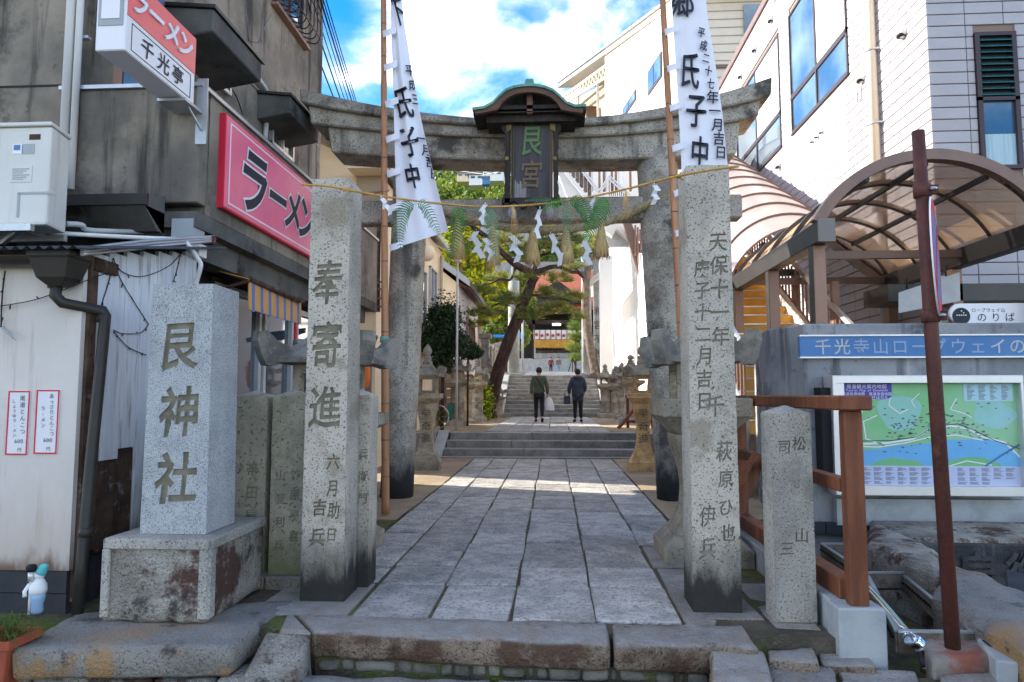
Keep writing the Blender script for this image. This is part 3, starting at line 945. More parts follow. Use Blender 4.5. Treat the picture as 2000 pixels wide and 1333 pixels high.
# --- gate pillars
def gate_pillar(label, px, y, w, ht, marks, dpt=.33, seed=0):
    """px: two pixels of the foot of the front face"""
    a, b = PZ(px[0], px[1], 0), PZ(px[2], px[1], 0)
    cx = (a.x + b.x) / 2; yf = a.y; w = b.x - a.x
    t = thing('gate_pillar', label, 'stone pillar', (cx, yf + dpt / 2, 0), 'inscribed pillars at the entrance')
    k = .93
    m = MB()
    p = [(cx - w / 2, yf + .012, -.1), (cx + w / 2, yf + .012, -.1), (cx + w / 2, yf + dpt, -.1), (cx - w / 2, yf + dpt, -.1)]
    cy = yf + dpt / 2
    q = [(cx + (u - cx) * k, cy + (v - cy) * k, ht) for u, v, _ in p]
    m.hexa(p + q)
    n = len(m.v)
    del m.f[1], m.m[1], m.s[1]
    apex = (cx, cy, ht + .055)
    m.v.append(Vector(apex))
    for i in range(4):
        m.f.append((4 + i, 4 + (i + 1) % 4, n)); m.m.append(0); m.s.append(False)
    m.m[1] = 1
    m.build('shaft', ['pillar', 'carve_faint' if px[0] > 1000 else 'carve'], t, bevel=.008, rough=(.003, 9, 4, .10))
    tl = (dpt * (1 - k) / 2) / ht
    carved_face('carved_face', 'pillar', t, w, w * k, ht, marks, (cx, yf, 0), (1, 0, 0), (0, tl, 1), .011)
    return t, cx, yf, w
H1 = 2.97
mk = [('奉', -.005, 2.17, .235, .33), ('寄', -.005, 1.73, .235, .34), ('進', -.005, 1.30, .245, .30), ('六', .06, .93, .10, .12), ('月', .055, .75, .09, .12), ('吉', -.03, .62, .11, .12), ('助', .07, .60, .09, .12), ('兵', -.04, .42, .12, .13), ('日', .06, .44, .08, .10)]
pl, plx, ply, plw = gate_pillar('left entrance pillar cut with 奉寄進, black stained at the foot', (585, 1174, 672), 4.5, .3, H1 - .06, mk)
H2 = 2.985
mk2 = []
for i, ch in enumerate('天保十一年'): mk2.append((ch, .062, 2.40 - i * .158, .13, .135))
for i, ch in enumerate('庚子十二月吉日'): mk2.append((ch, -.055, 2.22 - i * .146, .115, .125))
mk2 += [('千', .015, 1.31, .13, .15), ('萩', .065, 1.02, .11, .14), ('原', .07, .84, .10, .12), ('ひ', .07, .66, .10, .12), ('也', .075, .50, .10, .12), ('伊', -.055, .60, .11, .14), ('兵', -.055, .40, .11, .14)]
pr, prx, pry, prw = gate_pillar('right entrance pillar with two columns of date characters and a black foot', (1355, 1196, 1449), 4.3, .3, H2 - .06, mk2)

def fence_post(label, x0, x1, yf, zt, marks, dpt=.2, mt='granite', z0=0., cap=.05, grp='fence posts beside the entrance pillars', flat=False):
    cx, cy, w = (x0 + x1) / 2, yf + dpt / 2, x1 - x0
    t = thing('fence_post', label, 'stone post', (cx, cy, z0), grp)
    m = MB().box(x0, x1, yf + .008, yf + dpt, z0 - .05, zt)
    n = len(m.v)
    del m.f[1], m.m[1], m.s[1]
    m.v.append(V(cx, cy, zt + cap))
    for i in range(4):
        m.f.append((4 + i, 4 + (i + 1) % 4, n)); m.m.append(0); m.s.append(False)
    m.m[1] = 1
    m.build('shaft', [mt, 'carve'], t, bevel=.008)
    carved_face('carved_face', mt, t, w, w, zt - z0, marks, (cx, yf, z0), (1, 0, 0), (0, 0, 1), .008)
    return t
def colm(s, x, z0, pitch, sz): return [(c, x, z0 - i * pitch, sz, sz * 1.05) for i, c in enumerate(s) if c != ' ']
M['postmoss'] = mat('mossy_post_granite', (.42, .385, .29), (.28, .26, .20), 3, .9, .5, 50, speck=[((.08, .08, .07), 45, .59, .75)], low=[((.13, .15, .06), .1, .5, .5, .6)], stain=((.17, .17, .10), 2.5, .55, .5), rand=.06)
fence_post('mossy stone post with pointed top next to the granite monument, carved 帯田屋', -2.43, -2.14, 5.02, 1.37, colm('帯田屋', .045, .83, .17, .10) + colm('沙 惣', -.06, .84, .2, .08), .24, 'postmoss', .0)
fence_post('mossy pointed stone post touching the left entrance pillar, carved 竹原屋喜', -2.09, -1.84, 5.0, 1.375, colm('竹原屋喜', .06, .80, .15, .08) + colm('山屋利兵', -.05, .79, .17, .08), .24, 'postmoss', .0)
fence_post('narrow stone post standing right behind the left entrance pillar', -1.56, -1.345, 4.98, 1.38, colm('兵衛門', .06, .95, .16, .08), .24, 'pillar', 0)
fence_post('short grey pointed post right of the right entrance pillar', PZ(1492, 1190, 0).x, PZ(1566, 1190, 0).x, 4.38, 1.27, colm('松 山', .045, 1.08, .28, .09) + colm('司 三', -.045, 1.06, .31, .09), .22, 'granite', 0)
fence_post('slim stone post half hidden behind the right entrance pillar', 1.0, 1.18, 4.86, 1.36, [], .2, 'pillar', 0)
rl = MB().box(-2.62, -1.5, 5.12, 5.2, 1.02, 1.09).box(-2.62, -1.5, 5.12, 5.2, .40, .47)
tag(rl.build('fence_rail', 'black'), 'black iron rails running between the mossy stone posts', 'fence rail')
kb = thing('fence_kerb', 'grey kerb blocks carrying the mossy stone posts', 'kerb', (-2.1, 5.1, 0))
for a, b2 in ((-2.6, -2.1), (-2.09, -1.75)):
    MB().box(a, b2, 4.93, 5.35, -.06, .075).build('block', 'slabstone', kb, bevel=.015)

# ================================================================== TORII
to = thing('stone_torii', 'large weathered granite torii gate with upswept top beams', 'torii gate', (-.3, 9.4, 0))
TY = 9.4
def torii_col(b0, b1, t0, t1, ytop):
    """edge pixels at the foot and at the top"""
    fa, fb = P(b0, 960, TY), P(b1, 960, TY)
    ta, tb = P(t0, ytop, TY), P(t1, ytop, TY)
    cxb, cxt = (fa.x + fb.x) / 2, (ta.x + tb.x) / 2
    rb, rt = (fb.x - fa.x) / 2, (tb.x - ta.x) / 2
    pts, rs = [], []
    for i in range(13):
        t = i / 12
        pts.append((cxb + (cxt - cxb) * t, TY, -.1 + (ta.z + .05 + .1) * t))
        rs.append(rb + (rt - rb) * t + .02 * max(0, .12 - t))
    m = MB().tube(pts, rs, 28)
    return m.build('column', 'torii', to), cxt
_, xl = torii_col(743, 806, 770, 838, 340)
_, xr = torii_col(1284, 1352, 1243, 1322, 310)
# kasagi (top) and shimaki (under it): curved beams from section along a curve
def beam(name, pxs, ytops, ybots, y0, y1, mt, flare=0.):
    """pxs with top and bottom pixel rows; beam between depths y0 and y1"""
    m = MB()
    vs = []
    for i, (x, yt, yb) in enumerate(zip(pxs, ytops, ybots)):
        a, b = P(x, yt, y0), P(x, yb, y0)
        e = flare if i == 0 else (-flare if i == len(pxs) - 1 else 0)
        X = a.x
        vs += [(X + e, y0, b.z), (X, y0 + .02, a.z), (X, y1 - .02, a.z), (X + e, y1, b.z)]
    n = len(pxs)
    fs = []
    for i in range(n - 1):
        for k in range(4):
            k2 = (k + 1) % 4
            fs.append((i * 4 + k, i * 4 + k2, (i + 1) * 4 + k2, (i + 1) * 4 + k))
    fs += [(3, 2, 1, 0), tuple(4 * (n - 1) + k for k in range(4))]
    m.add(vs, fs)
    bmo = m.build(name, mt, to, bevel=.02)
    return bmo
def curve(xs, x0, x1, yl, ym, yr, k=2.0):
    out = []
    for x in xs:
        t = (x - x0) / (x1 - x0) * 2 - 1
        e = abs(t) ** k
        out.append(ym + ((yl if t < 0 else yr) - ym) * e)
    return out
def lin(a, b, n): return [a + (b - a) * i / (n - 1) for i in range(n)]
x_ = lin(583, 1510, 25)
beam('top_beam', x_, curve(x_, 583, 1510, 170, 232, 148), curve(x_, 583, 1510, 199, 246, 186), TY - .40, TY + .42, 'torii', .03)
x_ = lin(600, 1488, 25)
beam('cap_beam', x_, curve(x_, 583, 1510, 194, 245.5, 178), curve(x_, 583, 1510, 238, 268, 222), TY - .33, TY + .35, 'torii', .05)
x_ = lin(637, 1448, 25)
beam('second_beam', x_, curve(x_, 583, 1510, 224, 267.5, 212), curve(x_, 583, 1510, 293, 312, 298), TY - .27, TY + .29, 'torii', .08)
m = MB().box(P(640, 400, TY).x, P(1445, 400, TY).x, TY - .13, TY + .13, P(1000, 432, TY - .13).z, P(1000, 387, TY - .13).z)
m.build('tie_beam', 'torii', to, bevel=.02)
for cxx in (xl, xr):
    for s in (-1, 1):
        MB().box(cxx + s * .31 - .05, cxx + s * .31 + .05, TY - .15, TY + .15, P(1000, 436, TY).z, P(1000, 428, TY).z).build('wedge', 'torii', to, bevel=.01)

# --- plaque with its own little roof, hung on the torii
PY = TY - .60
def q(px, py, y=PY): return P(px, py, y)
pc = q(1037, 395)
pq = thing('shrine_plaque', 'dark carved wooden shrine plaque reading 艮宮 under a curved copper roof', 'plaque', (pc.x, PY, pc.z))
a, b = q(1000, 388), q(1077, 238)
MB().box(a.x, b.x, PY + .0, PY + .06, a.z, b.z).build('board', 'boardgrey', pq)
for (xa, ya, xb, yb) in ((998, 392, 999.5, 236), (1077.5, 392, 1079, 236), (1002, 389, 1003, 240), (1074, 389, 1075, 240), (1000, 392, 1077, 390.5), (1000, 237.5, 1077, 236)):
    a2, b2 = q(xa, ya), q(xb, yb)
    MB().box(a2.x, b2.x, PY - .025, PY + .05, a2.z, b2.z).build('inner_moulding', 'tanpaint', pq)
# scalloped outer frame
def frame_side(xs_px, s):
    pts = []
    for i in range(33):
        t = i / 32
        y = 240 + (398 - 240) * t
        bulge = 3.2 * abs(math.sin(t * PI * 5.5)) + (6 if t < .12 or t > .88 else 0) * .8
        p = q(xs_px + s * bulge, y)
        pts.append((p.x, p.z))
    inn = [(q(996 if s < 0 else 1081, 240).x, q(1000, 240).z), (q(996 if s < 0 else 1081, 398).x, q(1000, 398).z)]
    poly = pts + [inn[1], inn[0]]
    MB().prism(poly, 'y', PY - .03, PY + .09).build('carved_frame', 'darkwood', pq)
frame_side(988, -1); frame_side(1088, 1)
a, b = q(985, 240), q(1091, 224)
MB().box(a.x, b.x, PY - .03, PY + .08, a.z, b.z).build('carved_frame', 'darkwood', pq, bevel=.01)
pts = []
for i in range(25):
    t = i / 24
    pts.append((q(986 + 104 * t, 300).x, q(1000, 399 + 5 * math.cos(t * PI * 6) + (4 if .25 < t < .75 else 0)).z))
MB().prism(pts + [(q(1090, 300).x, q(1037, 388).z), (q(986, 300).x, q(1037, 388).z)], 'y', PY - .03, PY + .08).build('carved_frame', 'darkwood', pq)
for s in (-1, 1):
    c = q(1037 + s * 43, 233)
    m = MB()
    x0, x1 = c.x, c.x - s * .17
    m.prism([(c.x + s * .03, c.z + .03), (c.x + s * .03, c.z - .19), (c.x - s * .03, c.z - .16), (c.x - s * .045, c.z - .05), (c.x - s * .17, c.z - .02), (c.x - s * .19, c.z + .03)][::(1 if s < 0 else -1)], 'y', PY - .042, PY - .028)
    m.build('brass_corner', 'gold', pq)
    c = q(1037 + s * 47, 312)
    MB().tube([(c.x, PY - .05, c.z), (c.x, PY - .02, c.z)], .028, 14).build('brass_boss', 'gold', pq)
    m = MB()
    m.sphere((q(1037 + s * 37, 418).x, PY - .01, q(1037, 418).z), .065, 10, 0, 1.5)
    m.build('hanging_foot', 'barewood', pq)
    # scroll bracket under the eave
    for k, rr in enumerate((.085, .05)):
        c = q(1037 + s * 68, 226)
        ring = [(c.x + math.cos(a) * rr * 1.6, PY - .01, c.z + math.sin(a) * rr) for a in lin(0, 2 * PI, 15)]
        MB().tube(ring, .013, 6).build('scroll', 'darkwood', pq)
c = q(1039, 275); MB().text('艮', (c.x, PY - .001, c.z), (1, 0, 0), (0, 0, 1), .43, .014, .012, .12, sx=.72).build('character', 'greenpaint', pq)
c = q(1039, 341); MB().text('宮', (c.x, PY - .001, c.z), (1, 0, 0), (0, 0, 1), .40, .014, .010, .12, sx=.78).build('character', 'tanpaint', pq)
m = MB()
for k in range(7):
    x = q(1005 + k * 3.3, 300).x
    m.box(x, x + .021, PY - .004, PY, q(1037, 386).z, q(1037, 352 + uni(-7, 9)).z)
m.build('bare_wood_patch', 'barewood', pq)
# little roof
RY0, RY1 = PY - .30, PY + .30
top = [(923, 212), (945, 209), (962, 200), (975, 186), (988, 175), (1003, 169), (1020, 166), (1034, 165), (1048, 166), (1065, 169), (1080, 175), (1093, 186), (1106, 199), (1123, 206), (1145, 205)]
def roofpts(dy, lst): return [(P(x, y + dy, RY0).x, P(x, y + dy, RY0).z) for x, y in lst]
up_ = roofpts(0, top); lo_ = roofpts(5, top)
MB().prism(up_ + lo_[::-1], 'y', RY0 - .03, RY1).build('copper_roof', 'verdigris', pq)
MB().prism(roofpts(5.3, top) + roofpts(9, top)[::-1], 'y', RY0 + .07, RY1 + .02).build('roof_boarding', 'darkwood', pq)
bot = [(928, 223), (945, 220), (960, 217), (973, 214), (980, 200), (992, 190), (1005, 184), (1020, 181), (1034, 180), (1048, 181), (1062, 184), (1076, 190), (1088, 200), (1095, 214), (1108, 217), (1123, 219), (1139, 221)]
t5 = [(x, y + 5) for x, y in top]
def interp(lst, x):
    for (xa, ya), (xb, yb) in zip(lst, lst[1:]):
        if xa <= x <= xb: return ya + (yb - ya) * (x - xa) / (xb - xa)
    return lst[-1][1]
xs = lin(928, 1139, 41)
pa = [(P(x, interp(t5, x), RY0).x, P(x, interp(t5, x), RY0).z) for x in xs]
pb = [(P(x, interp(bot, x), RY0).x, P(x, interp(bot, x), RY0).z) for x in xs]
m = MB()
for i in range(40):
    m.hexa([(pb[i][0], RY0, pb[i][1]), (pb[i + 1][0], RY0, pb[i + 1][1]), (pb[i + 1][0], RY0 + .06, pb[i + 1][1]), (pb[i][0], RY0 + .06, pb[i][1]),
            (pa[i][0], RY0, pa[i][1]), (pa[i + 1][0], RY0, pa[i + 1][1]), (pa[i + 1][0], RY0 + .06, pa[i + 1][1]), (pa[i][0], RY0 + .06, pa[i][1])])
m.build('bargeboard', 'browneave', pq, merge=True)
def pb2(name, x0, y0, x1, y1, ya, yb, mt, bev=.0):
    a3, b3 = P(x0, y0, ya), P(x1, y1, ya)
    return MB().box(a3.x, b3.x, ya, yb, a3.z, b3.z).build(name, mt, pq, bevel=bev)
pb2('beam', 940, 222, 1133, 215, PY - .2, PY + .3, 'darkwood')
pb2('beam', 968, 207, 1108, 211, PY - .2, PY + .2, 'darkwood')
pb2('strut', 1029, 222, 1040, 182, PY - .2, PY + .1, 'browneave')
pb2('beam', 950, 240, 1124, 222, PY - .12, PY + .3, 'darkwood')
m = MB().sq([(.10, P(1037, 168, RY0).z), (.10, P(1037, 163, RY0).z), (.065, P(1037, 162, RY0).z), (.05, P(1037, 150, RY0).z), (.035, P(1037, 148, RY0).z)], P(1034, 300, RY0).x, RY0 + .12)
m.build('finial', 'verdigris', pq)
# ================================================================== ROPES, PAPERS, TASSELS, FERNS, BANNERS
def samp(pts, n):
    pts = [Vector(p) for p in pts]
    if len(pts) == 2: return [pts[0].lerp(pts[1], i / n) for i in range(n + 1)]
    out = []
    k = len(pts) - 1
    for i in range(n + 1):
        t = i / n * k
        a = min(int(t), k - 1)
        f = t - a
        p0, p1, p2, p3 = pts[max(a - 1, 0)], pts[a], pts[a + 1], pts[min(a + 2, k)]
        out.append(.5 * ((2 * p1) + (-p0 + p2) * f + (2 * p0 - 5 * p1 + 4 * p2 - p3) * f * f + (-p0 + 3 * p1 - 3 * p2 + p3) * f ** 3))
    return out
def twisted(pts, R0, r, pitch, strands=3, n=220, seg=6):
    pts = samp(pts, n)
    m = MB()
    ln = 0
    lens = [0]
    for a, b in zip(pts, pts[1:]):
        ln += (b - a).length
        lens.append(ln)
    for s in range(strands):
        q = []
        for i, p in enumerate(pts):
            d = (pts[min(i + 1, n)] - pts[max(i - 1, 0)]).normalized()
            u = d.cross(V(0, 0, 1)).normalized()
            w_ = u.cross(d)
            a = 2 * PI * (s / strands + lens[i] / pitch)
            q.append(p + (u * math.cos(a) + w_ * math.sin(a)) * R0)
        m.tube(q, r, seg)
    return m
# thin rope tied round the two entrance pillars
YR = 4.46
wr = [P(590, 361, 4.485), P(640, 364, 4.485), P(672, 370, 4.48), P(693, 374, 4.56), P(750, 384, 4.56), P(840, 396, 4.54), P(940, 404, 4.5), P(1045, 400, 4.5), P(1140, 387, 4.46), P(1230, 368, 4.42), P(1300, 350, 4.38), P(1345, 340, 4.27), P(1390, 332, 4.27), P(1436, 326, 4.27), P(1440, 325, 4.4)]
ro = twisted(wr, .0042, .0058, .035, 2, 300, 5)
tag(ro.build('thin_rope', 'rope'), 'thin yellow straw rope strung between the tops of the two entrance pillars', 'rope')
kn = MB()
for (x, y, Y) in ((674, 370, 4.47), (1326, 345, 4.36)):
    c = P(x, y, Y)
    kn = MB().sphere(c, .017, 8).tube([c, c + V(.03, -.01, -.03)], .005, 5)
    kn.origin = c
    tag(kn.build('rope_knot', 'rope'), 'yellow knot of the thin rope on the %s' % ('left entrance pillar' if x < 1000 else 'right bamboo pole'), 'knot')
# thick shimenawa on the torii
YS = 9.2
bp = [P(836, 398, YS), P(868, 413, YS), P(925, 431, YS), P(985, 444, YS), P(1050, 449, YS), P(1110, 447, YS), P(1160, 440, YS), P(1215, 424, YS), P(1262, 401, YS), P(1306, 384, YS), P(1325, 381, YS + .15)]
tag(twisted(bp, .026, .033, .26, 3, 260, 8).build('shimenawa_rope', 'ropebig'), 'thick twisted straw rope sagging below the torii tie beam', 'rope')
m = MB()
m.tube(samp([P(1240, 413, YS - .06), P(1275, 392, YS - .1), P(1335, 372, YS)], 12), .006, 5)
tag(m.build('tie_cord', 'straw'), 'thin straw cord tying the thick rope to the right torii column', 'cord')

def shide(pos, h, w_, label, flip=1, skew=.0, tilt=0.):
    t = thing('paper_streamer', label, 'paper streamer', (0, 0, 0), 'white folded paper streamers')
    m = MB()
    n = 4
    x, z, yy = 0, 0, 0
    m.tube([(0, 0, .0), (0, .002, -.12 * h)], .0035, 4)
    z = -.10 * h
    hh = .36 * h
    for i in range(n):
        s = flip * (1 if i % 2 == 0 else -1)
        x0 = x
        x1 = x + s * w_ * .55
        d = -.02 - .012 * i
        y0, y1 = yy, yy + (.03 if i % 2 else -.02) * w_ * 6
        a = [(x0 - w_ * .3, y0, z), (x0 + w_ * .3, y0 + .01, z + .02 * h), (x1 + w_ * .3, y1 + .012, z - hh + .03 * h), (x1 - w_ * .3, y1, z - hh)]
        m.add(a, [(0, 1, 2, 3)])
        z -= hh * .62
        x = x1 * .55 + skew * (i + 1)
        yy = y1
    m.build('paper', 'paper', t)
    t.rotation_euler = (0, tilt, uni(-.5, .5))
    t.location = pos
    return t
for i, (x, y, Y, h, wd, fl_, sk, ti, lb) in enumerate([
    (744, 384, 4.52, .145, .05, 1, .01, -.3, 'white zigzag paper hanging from the thin rope in front of the left bamboo pole'),
    (826, 398, 4.48, .16, .045, 1, .008, -.15, 'white paper streamer in front of the left banner foot'),
    (948, 396, 4.46, .14, .055, -1, -.002, .15, 'short white paper tied on the thin rope left of the plaque foot'),
    (1055, 404, 4.46, .20, .045, -1, -.002, .08, 'long white paper hanging from the thin rope below the plaque'),
    (1162, 384, 4.42, .17, .042, -1, -.004, .2, 'white paper streamer beside the bright green fern on the right'),
    (1278, 358, 4.36, .13, .055, 1, .0, 0, 'white zigzag paper in front of the right torii column'),
    (930, 448, 9.05, .42, .15, -1, .012, .0, 'white paper streamer hanging from the thick rope nearest the left banner'),
    (945, 462, 9.06, .36, .13, 1, .01, -.2, 'white paper streamer overlapping the one nearest the left banner'),
    (998, 456, 9.05, .42, .15, 1, .012, -.15, 'white paper on the thick rope left of the middle straw tassel'),
    (1075, 452, 9.05, .52, .12, 1, .02, -.15, 'white paper on the thick rope right of the middle straw tassel'),
    (1147, 458, 9.05, .44, .13, -1, .0, 0, 'rightmost white paper on the thick rope, above the pale column')]):
    shide(P(x, y, Y), h * (.95 if Y < 6 else .85), wd * .9, lb, fl_, sk, ti)

def tassel(pos, h, r, label, bend=0.):
    t = thing('straw_tassel', label, 'tassel', (0, 0, 0), 'straw tassels on the thick rope')
    m = MB()
    m.lathe([(r * .22, .03 * h), (r * .28, -.05 * h), (r * .5, -.3 * h), (r * .85, -.7 * h), (r * .9, -.93 * h)], 0, 0, 14)
    for k in range(90):
        a = uni(0, 2 * PI)
        r1 = r * uni(.75, 1.12)
        l = h * uni(.88, 1.06)
        x, y = math.cos(a), math.sin(a)
        sw = r * .035
        p0 = V(x * r * .28, y * r * .28, -.05 * h)
        p1 = V(x * r1 * .62, y * r1 * .62, -.5 * h)
        p2 = V(x * r1 + bend, y * r1, -l)
        sd_ = V(-y, x, 0) * sw
        m.add([p0 - sd_, p0 + sd_, p1 + sd_ * 1.6, p1 - sd_ * 1.6, p2 - sd_ * .8, p2 + sd_ * .8], [(0, 1, 2, 3), (3, 2, 5, 4)])
    m.build('straw', 'straw', t)
    t.location = pos
    return t
for x, y, yb, lb in ((894, 420, 512, 'straw tassel hanging leftmost, partly behind a dark fern'), (962, 434, 524, 'straw tassel second from left, under a fern frond'),
                     (1040, 446, 520, 'large straw tassel in the middle below the plaque'), (1106, 444, 519, 'straw tassel right of the middle with a fern frond over it'),
                     (1174, 434, 506, 'straw tassel hanging rightmost on the thick rope')):
    p = P(x, y, YS - .02)
    tassel(p, (p.z - P(x, yb, YS).z) * 1.0, .115, lb)

def fern(pts, wid, n, label, mt='fern', curl=.5):
    n = int(n * .66)
    wid *= 1.25
    pts = samp(pts, n)
    c = pts[0]
    t = thing('fern_frond', label, 'fern frond', c, 'fern fronds hung on the thin rope')
    m = MB()
    m.tube(pts[::3] + [pts[-1]], .0016, 4)
    for i in range(2, n):
        p = pts[i]
        d = (pts[min(i + 1, n)] - pts[i - 1]).normalized()
        u = d.cross(V(.05, -1, .1)).normalized()
        l = wid * (math.sin(min(1, (i + 2) / (n * .35)) * PI / 2) * (1 - (i / n) ** 2.6) + .12)
        for s in (-1, 1):
            a = p
            side = u * s
            fw = V(uni(-.1, .1), -uni(.1, .6) * curl, 0)
            b = p + (side * .55 + d * .28 + fw * .3) * l
            e = p + (side * .82 + d * .78 + fw * 1.1) * l
            wv = d * (.065 * l + .001)
            m.add([a - wv * .8, a + wv * .8, b + wv, b - wv, e], [(0, 1, 2, 3), (3, 2, 4)])
    m.build('leaf', mt, t)
def px3(lst, Y): return [P(x, y, Y - i * .01) for i, (x, y) in enumerate(lst)]
fern(px3([(812, 398), (795, 408), (784, 432), (780, 462), (784, 492)], 4.44), .060, 34, 'pale fern frond arching down the left side of the left banner', 'fernpale', 1)
fern(px3([(812, 398), (826, 402), (840, 420), (852, 446), (858, 460)], 4.44), .042, 28, 'pale fern frond arching to the right across the left banner', 'fernpale', 1)
fern(px3([(893, 400), (894, 425), (890, 455), (884, 490), (872, 512)], 4.44), .055, 36, 'dark fern frond leftmost of the dark ones, hanging over a tassel', 'fern')
fern(px3([(896, 402), (905, 430), (912, 470), (914, 498)], 4.48), .04, 28, 'dark fern frond tucked behind the leftmost dark one', 'fern')
fern(px3([(955, 404), (958, 425), (962, 455), (968, 488), (966, 508)], 4.42), .048, 36, 'grey green fern frond beside the left paper streamer', 'fernpale')
fern(px3([(1082, 394), (1066, 392), (1044, 391), (1024, 393)], 4.42), .022, 24, 'small fern frond pointing left below the plaque', 'fernpale')
fern(px3([(1108, 391), (1090, 396), (1072, 403), (1060, 412)], 4.42), .036, 24, 'fern frond drooping left from the rope knot right of the plaque', 'fern')
fern(px3([(1105, 390), (1107, 420), (1108, 455), (1107, 492)], 4.40), .035, 40, 'straight fern frond hanging in front of a straw tassel', 'fernpale')
fern(px3([(1108, 391), (1126, 396), (1142, 412), (1150, 436), (1146, 455)], 4.42), .055, 34, 'broad fern frond bending right of the plaque', 'fern')
fern(px3([(1178, 382), (1176, 404), (1166, 430), (1150, 455), (1140, 470)], 4.38), .06, 38, 'bright green fern frond rightmost on the thin rope', 'fern')
def cords(x, y, Y, offs, ln, label):
    m = MB()
    p = P(x, y, Y)
    m.origin = p
    for dx in offs:
        e = p + V(dx, 0, -ln * uni(.85, 1.05))
        m.tube([p, p.lerp(e, .5) + V(dx * .1, -.004, 0), e], .0024, 4)
    tag(m.build('loose_cords', 'rope'), label, 'straw cords', 'loose straw cords on the thin rope')
cords(1002, 403, 4.47, (-.02, 0, .02, .035, .05), .27, 'loose yellow straw cords hanging left of the middle tassel')
cords(1222, 370, 4.40, (-.03, -.015, 0, .012, .035), .22, 'loose yellow straw cords hanging near the right torii column')
cords(1112, 392, 4.45, (-.035, .05, .07), .2, 'few loose straw cords among the ferns right of the plaque')

# bamboo poles and banners
def pole(pa, pb_, Y, label):
    a, b = P(*pa, Y), P(*pb_, Y)
    t = thing('bamboo_pole', label, 'bamboo pole', a, 'bamboo banner poles')
    m = MB()
    pts, rs = [], []
    n = 60
    L_ = (b - a).length
    for i in range(n + 1):
        s = i / n
        p = a.lerp(b, s)
        node = (s * L_ / .42) % 1
        r = .047 - .013 * s * L_ / 6 + (.004 if node < .04 or node > .97 else 0)
        pts.append(p); rs.append(r)
    nodes = []
    m.tube(pts, rs, 14)
    m.build('cane', 'bamboo', t)
    s = .3
    m = MB()
    k = 1
    while k * .42 < L_:
        p = a.lerp(b, k * .42 / L_)
        m.tube([p - V(0, 0, .006), p + V(0, 0, .006)], .0485 - .013 * k * .42 / 6, 14)
        k += 1
    m.build('node_ring', 'barkpale', t)
    return t
pA = pole((753, 1003), (749, -60), 7.9, 'left bamboo pole carrying a white banner, tied in front of the torii column')
pB = pole((1350, 1003), (1291, -60), 7.7, 'right bamboo pole carrying a white banner, foot hidden behind the entrance pillar')
m = MB()
c = P(751, 664, 7.9)
m.tube([c + V(0, 0, -.035), c + V(0, 0, .035)], .053, 14)
m.tube([c + V(.0, -.05, 0), c + V(.12, .02, 0)], .012, 6)
m.build('blue_band', M['verdigris'], pA)

def banner(Y, lft, rgt, chars, label, loops, fold, flip=1):
    t = thing('banner', label, 'banner', P(lft[0][0], lft[0][1], Y), 'white banners with black brush writing')
    def edge(lst, y): 
        if y <= lst[0][1]: return lst[0][0]
        return interp([(b, a) for a, b in lst], y)
    ytop, ybl, ybr = lft[0][1], lft[-1][1], rgt[-1][1]
    def C(u, v, off=0.):
        yl, yr = ytop + (ybl - ytop) * v, ytop + (ybr - ytop) * v
        xl_, xr_ = edge(lft, yl), edge(rgt, yr)
        x = xl_ + (xr_ - xl_) * u
        y = yl + (yr - yl) * u
        d = fold * (math.sin(u * 7.5 + v * 2.2) * .5 + math.sin(u * 13 - v * 3) * .25) * (.3 + .7 * v) + .05 * u
        return P(x, y, Y - .06 + d - off)
    m = MB()
    m.grid(lambda u, v: C(u, v), 30, 60)
    m.build('cloth', 'cloth', t)
    for ch, x, y, sx, sy, rot in chars:
        v = (y - ytop) / (ybl - ytop)
        xl_, xr_ = edge(lft, y), edge(rgt, y)
        u0 = (x - xl_) / (xr_ - xl_)
        sx, sy = sx * (1.0 if sy > 30 else 1.1), sy * 1.08
        vs, fs = glyph(ch, 0., .0, 4)
        out = []
        for p in vs:
            X, Z = p.x * math.cos(rot) - p.y * math.sin(rot), p.x * math.sin(rot) + p.y * math.cos(rot)
            dy = -Z * sy
            vv = v + dy / (ybl - ytop)
            yl = ytop + (ybl - ytop) * vv
            ww = edge(rgt, ytop + (ybr - ytop) * vv) - edge(lft, yl)
            # keep the character inside the strip
            xc = x + X * sx + dy * .25 * (1 if flip else 0)
            out.append(C(min(.985, max(.01, (xc - edge(lft, yl)) / ww)), min(1, vv), .030))
        mm = MB()
        k_ = .9 if sy > 30 else .45
        for dx, dy, dd in ((0, 0, 0), (k_, .2, .001), (-k_, -.2, .002), (.3, k_, .003), (-.3, -k_, .004)):
            sh_ = P(1000 + dx, 300 + dy, Y) - P(1000, 300, Y)
            mm.add([v + sh_ - V(0, dd, 0) for v in out], fs)
        mm.build('brush_character', 'letter', t)
    for (y, side) in loops:
        xl_ = edge(lft, y)
        m = MB()
        w0 = []
        for k in range(7):
            s = k / 6
            x = xl_ + 10 - s * 27
            yy = y - 4 + s * 9 - 6 * math.sin(s * PI * .5) * 0
            dep = -.075 - .03 * math.sin(s * PI)
            w0.append((P(x, yy, Y + dep), P(x + (0 if k < 6 else 2), yy + 13, Y + dep)))
        for k in range(6):
            a1, b1 = w0[k]; a2, b2 = w0[k + 1]
            m.add([a1, b1, b2, a2], [(0, 1, 2, 3)], 0, True)
        m.build('pole_loop', 'cloth', t)
    return t
chA = [('下', 776, 25, 26, 60, 0), ('氏', 789, 207, 34, 66, -.1), ('子', 800, 286, 36, 62, -.05), ('中', 806, 355, 30, 50, -.1)]
for i, ch in enumerate('平成三'): chA.append((ch, 801 + i * 6, 148 + i * 30, 16, 24, -.2))
for i, ch in enumerate('一月吉日'): chA.append((ch, 823 + i * 8.5, 288 + i * 25, 17, 24, -.3))
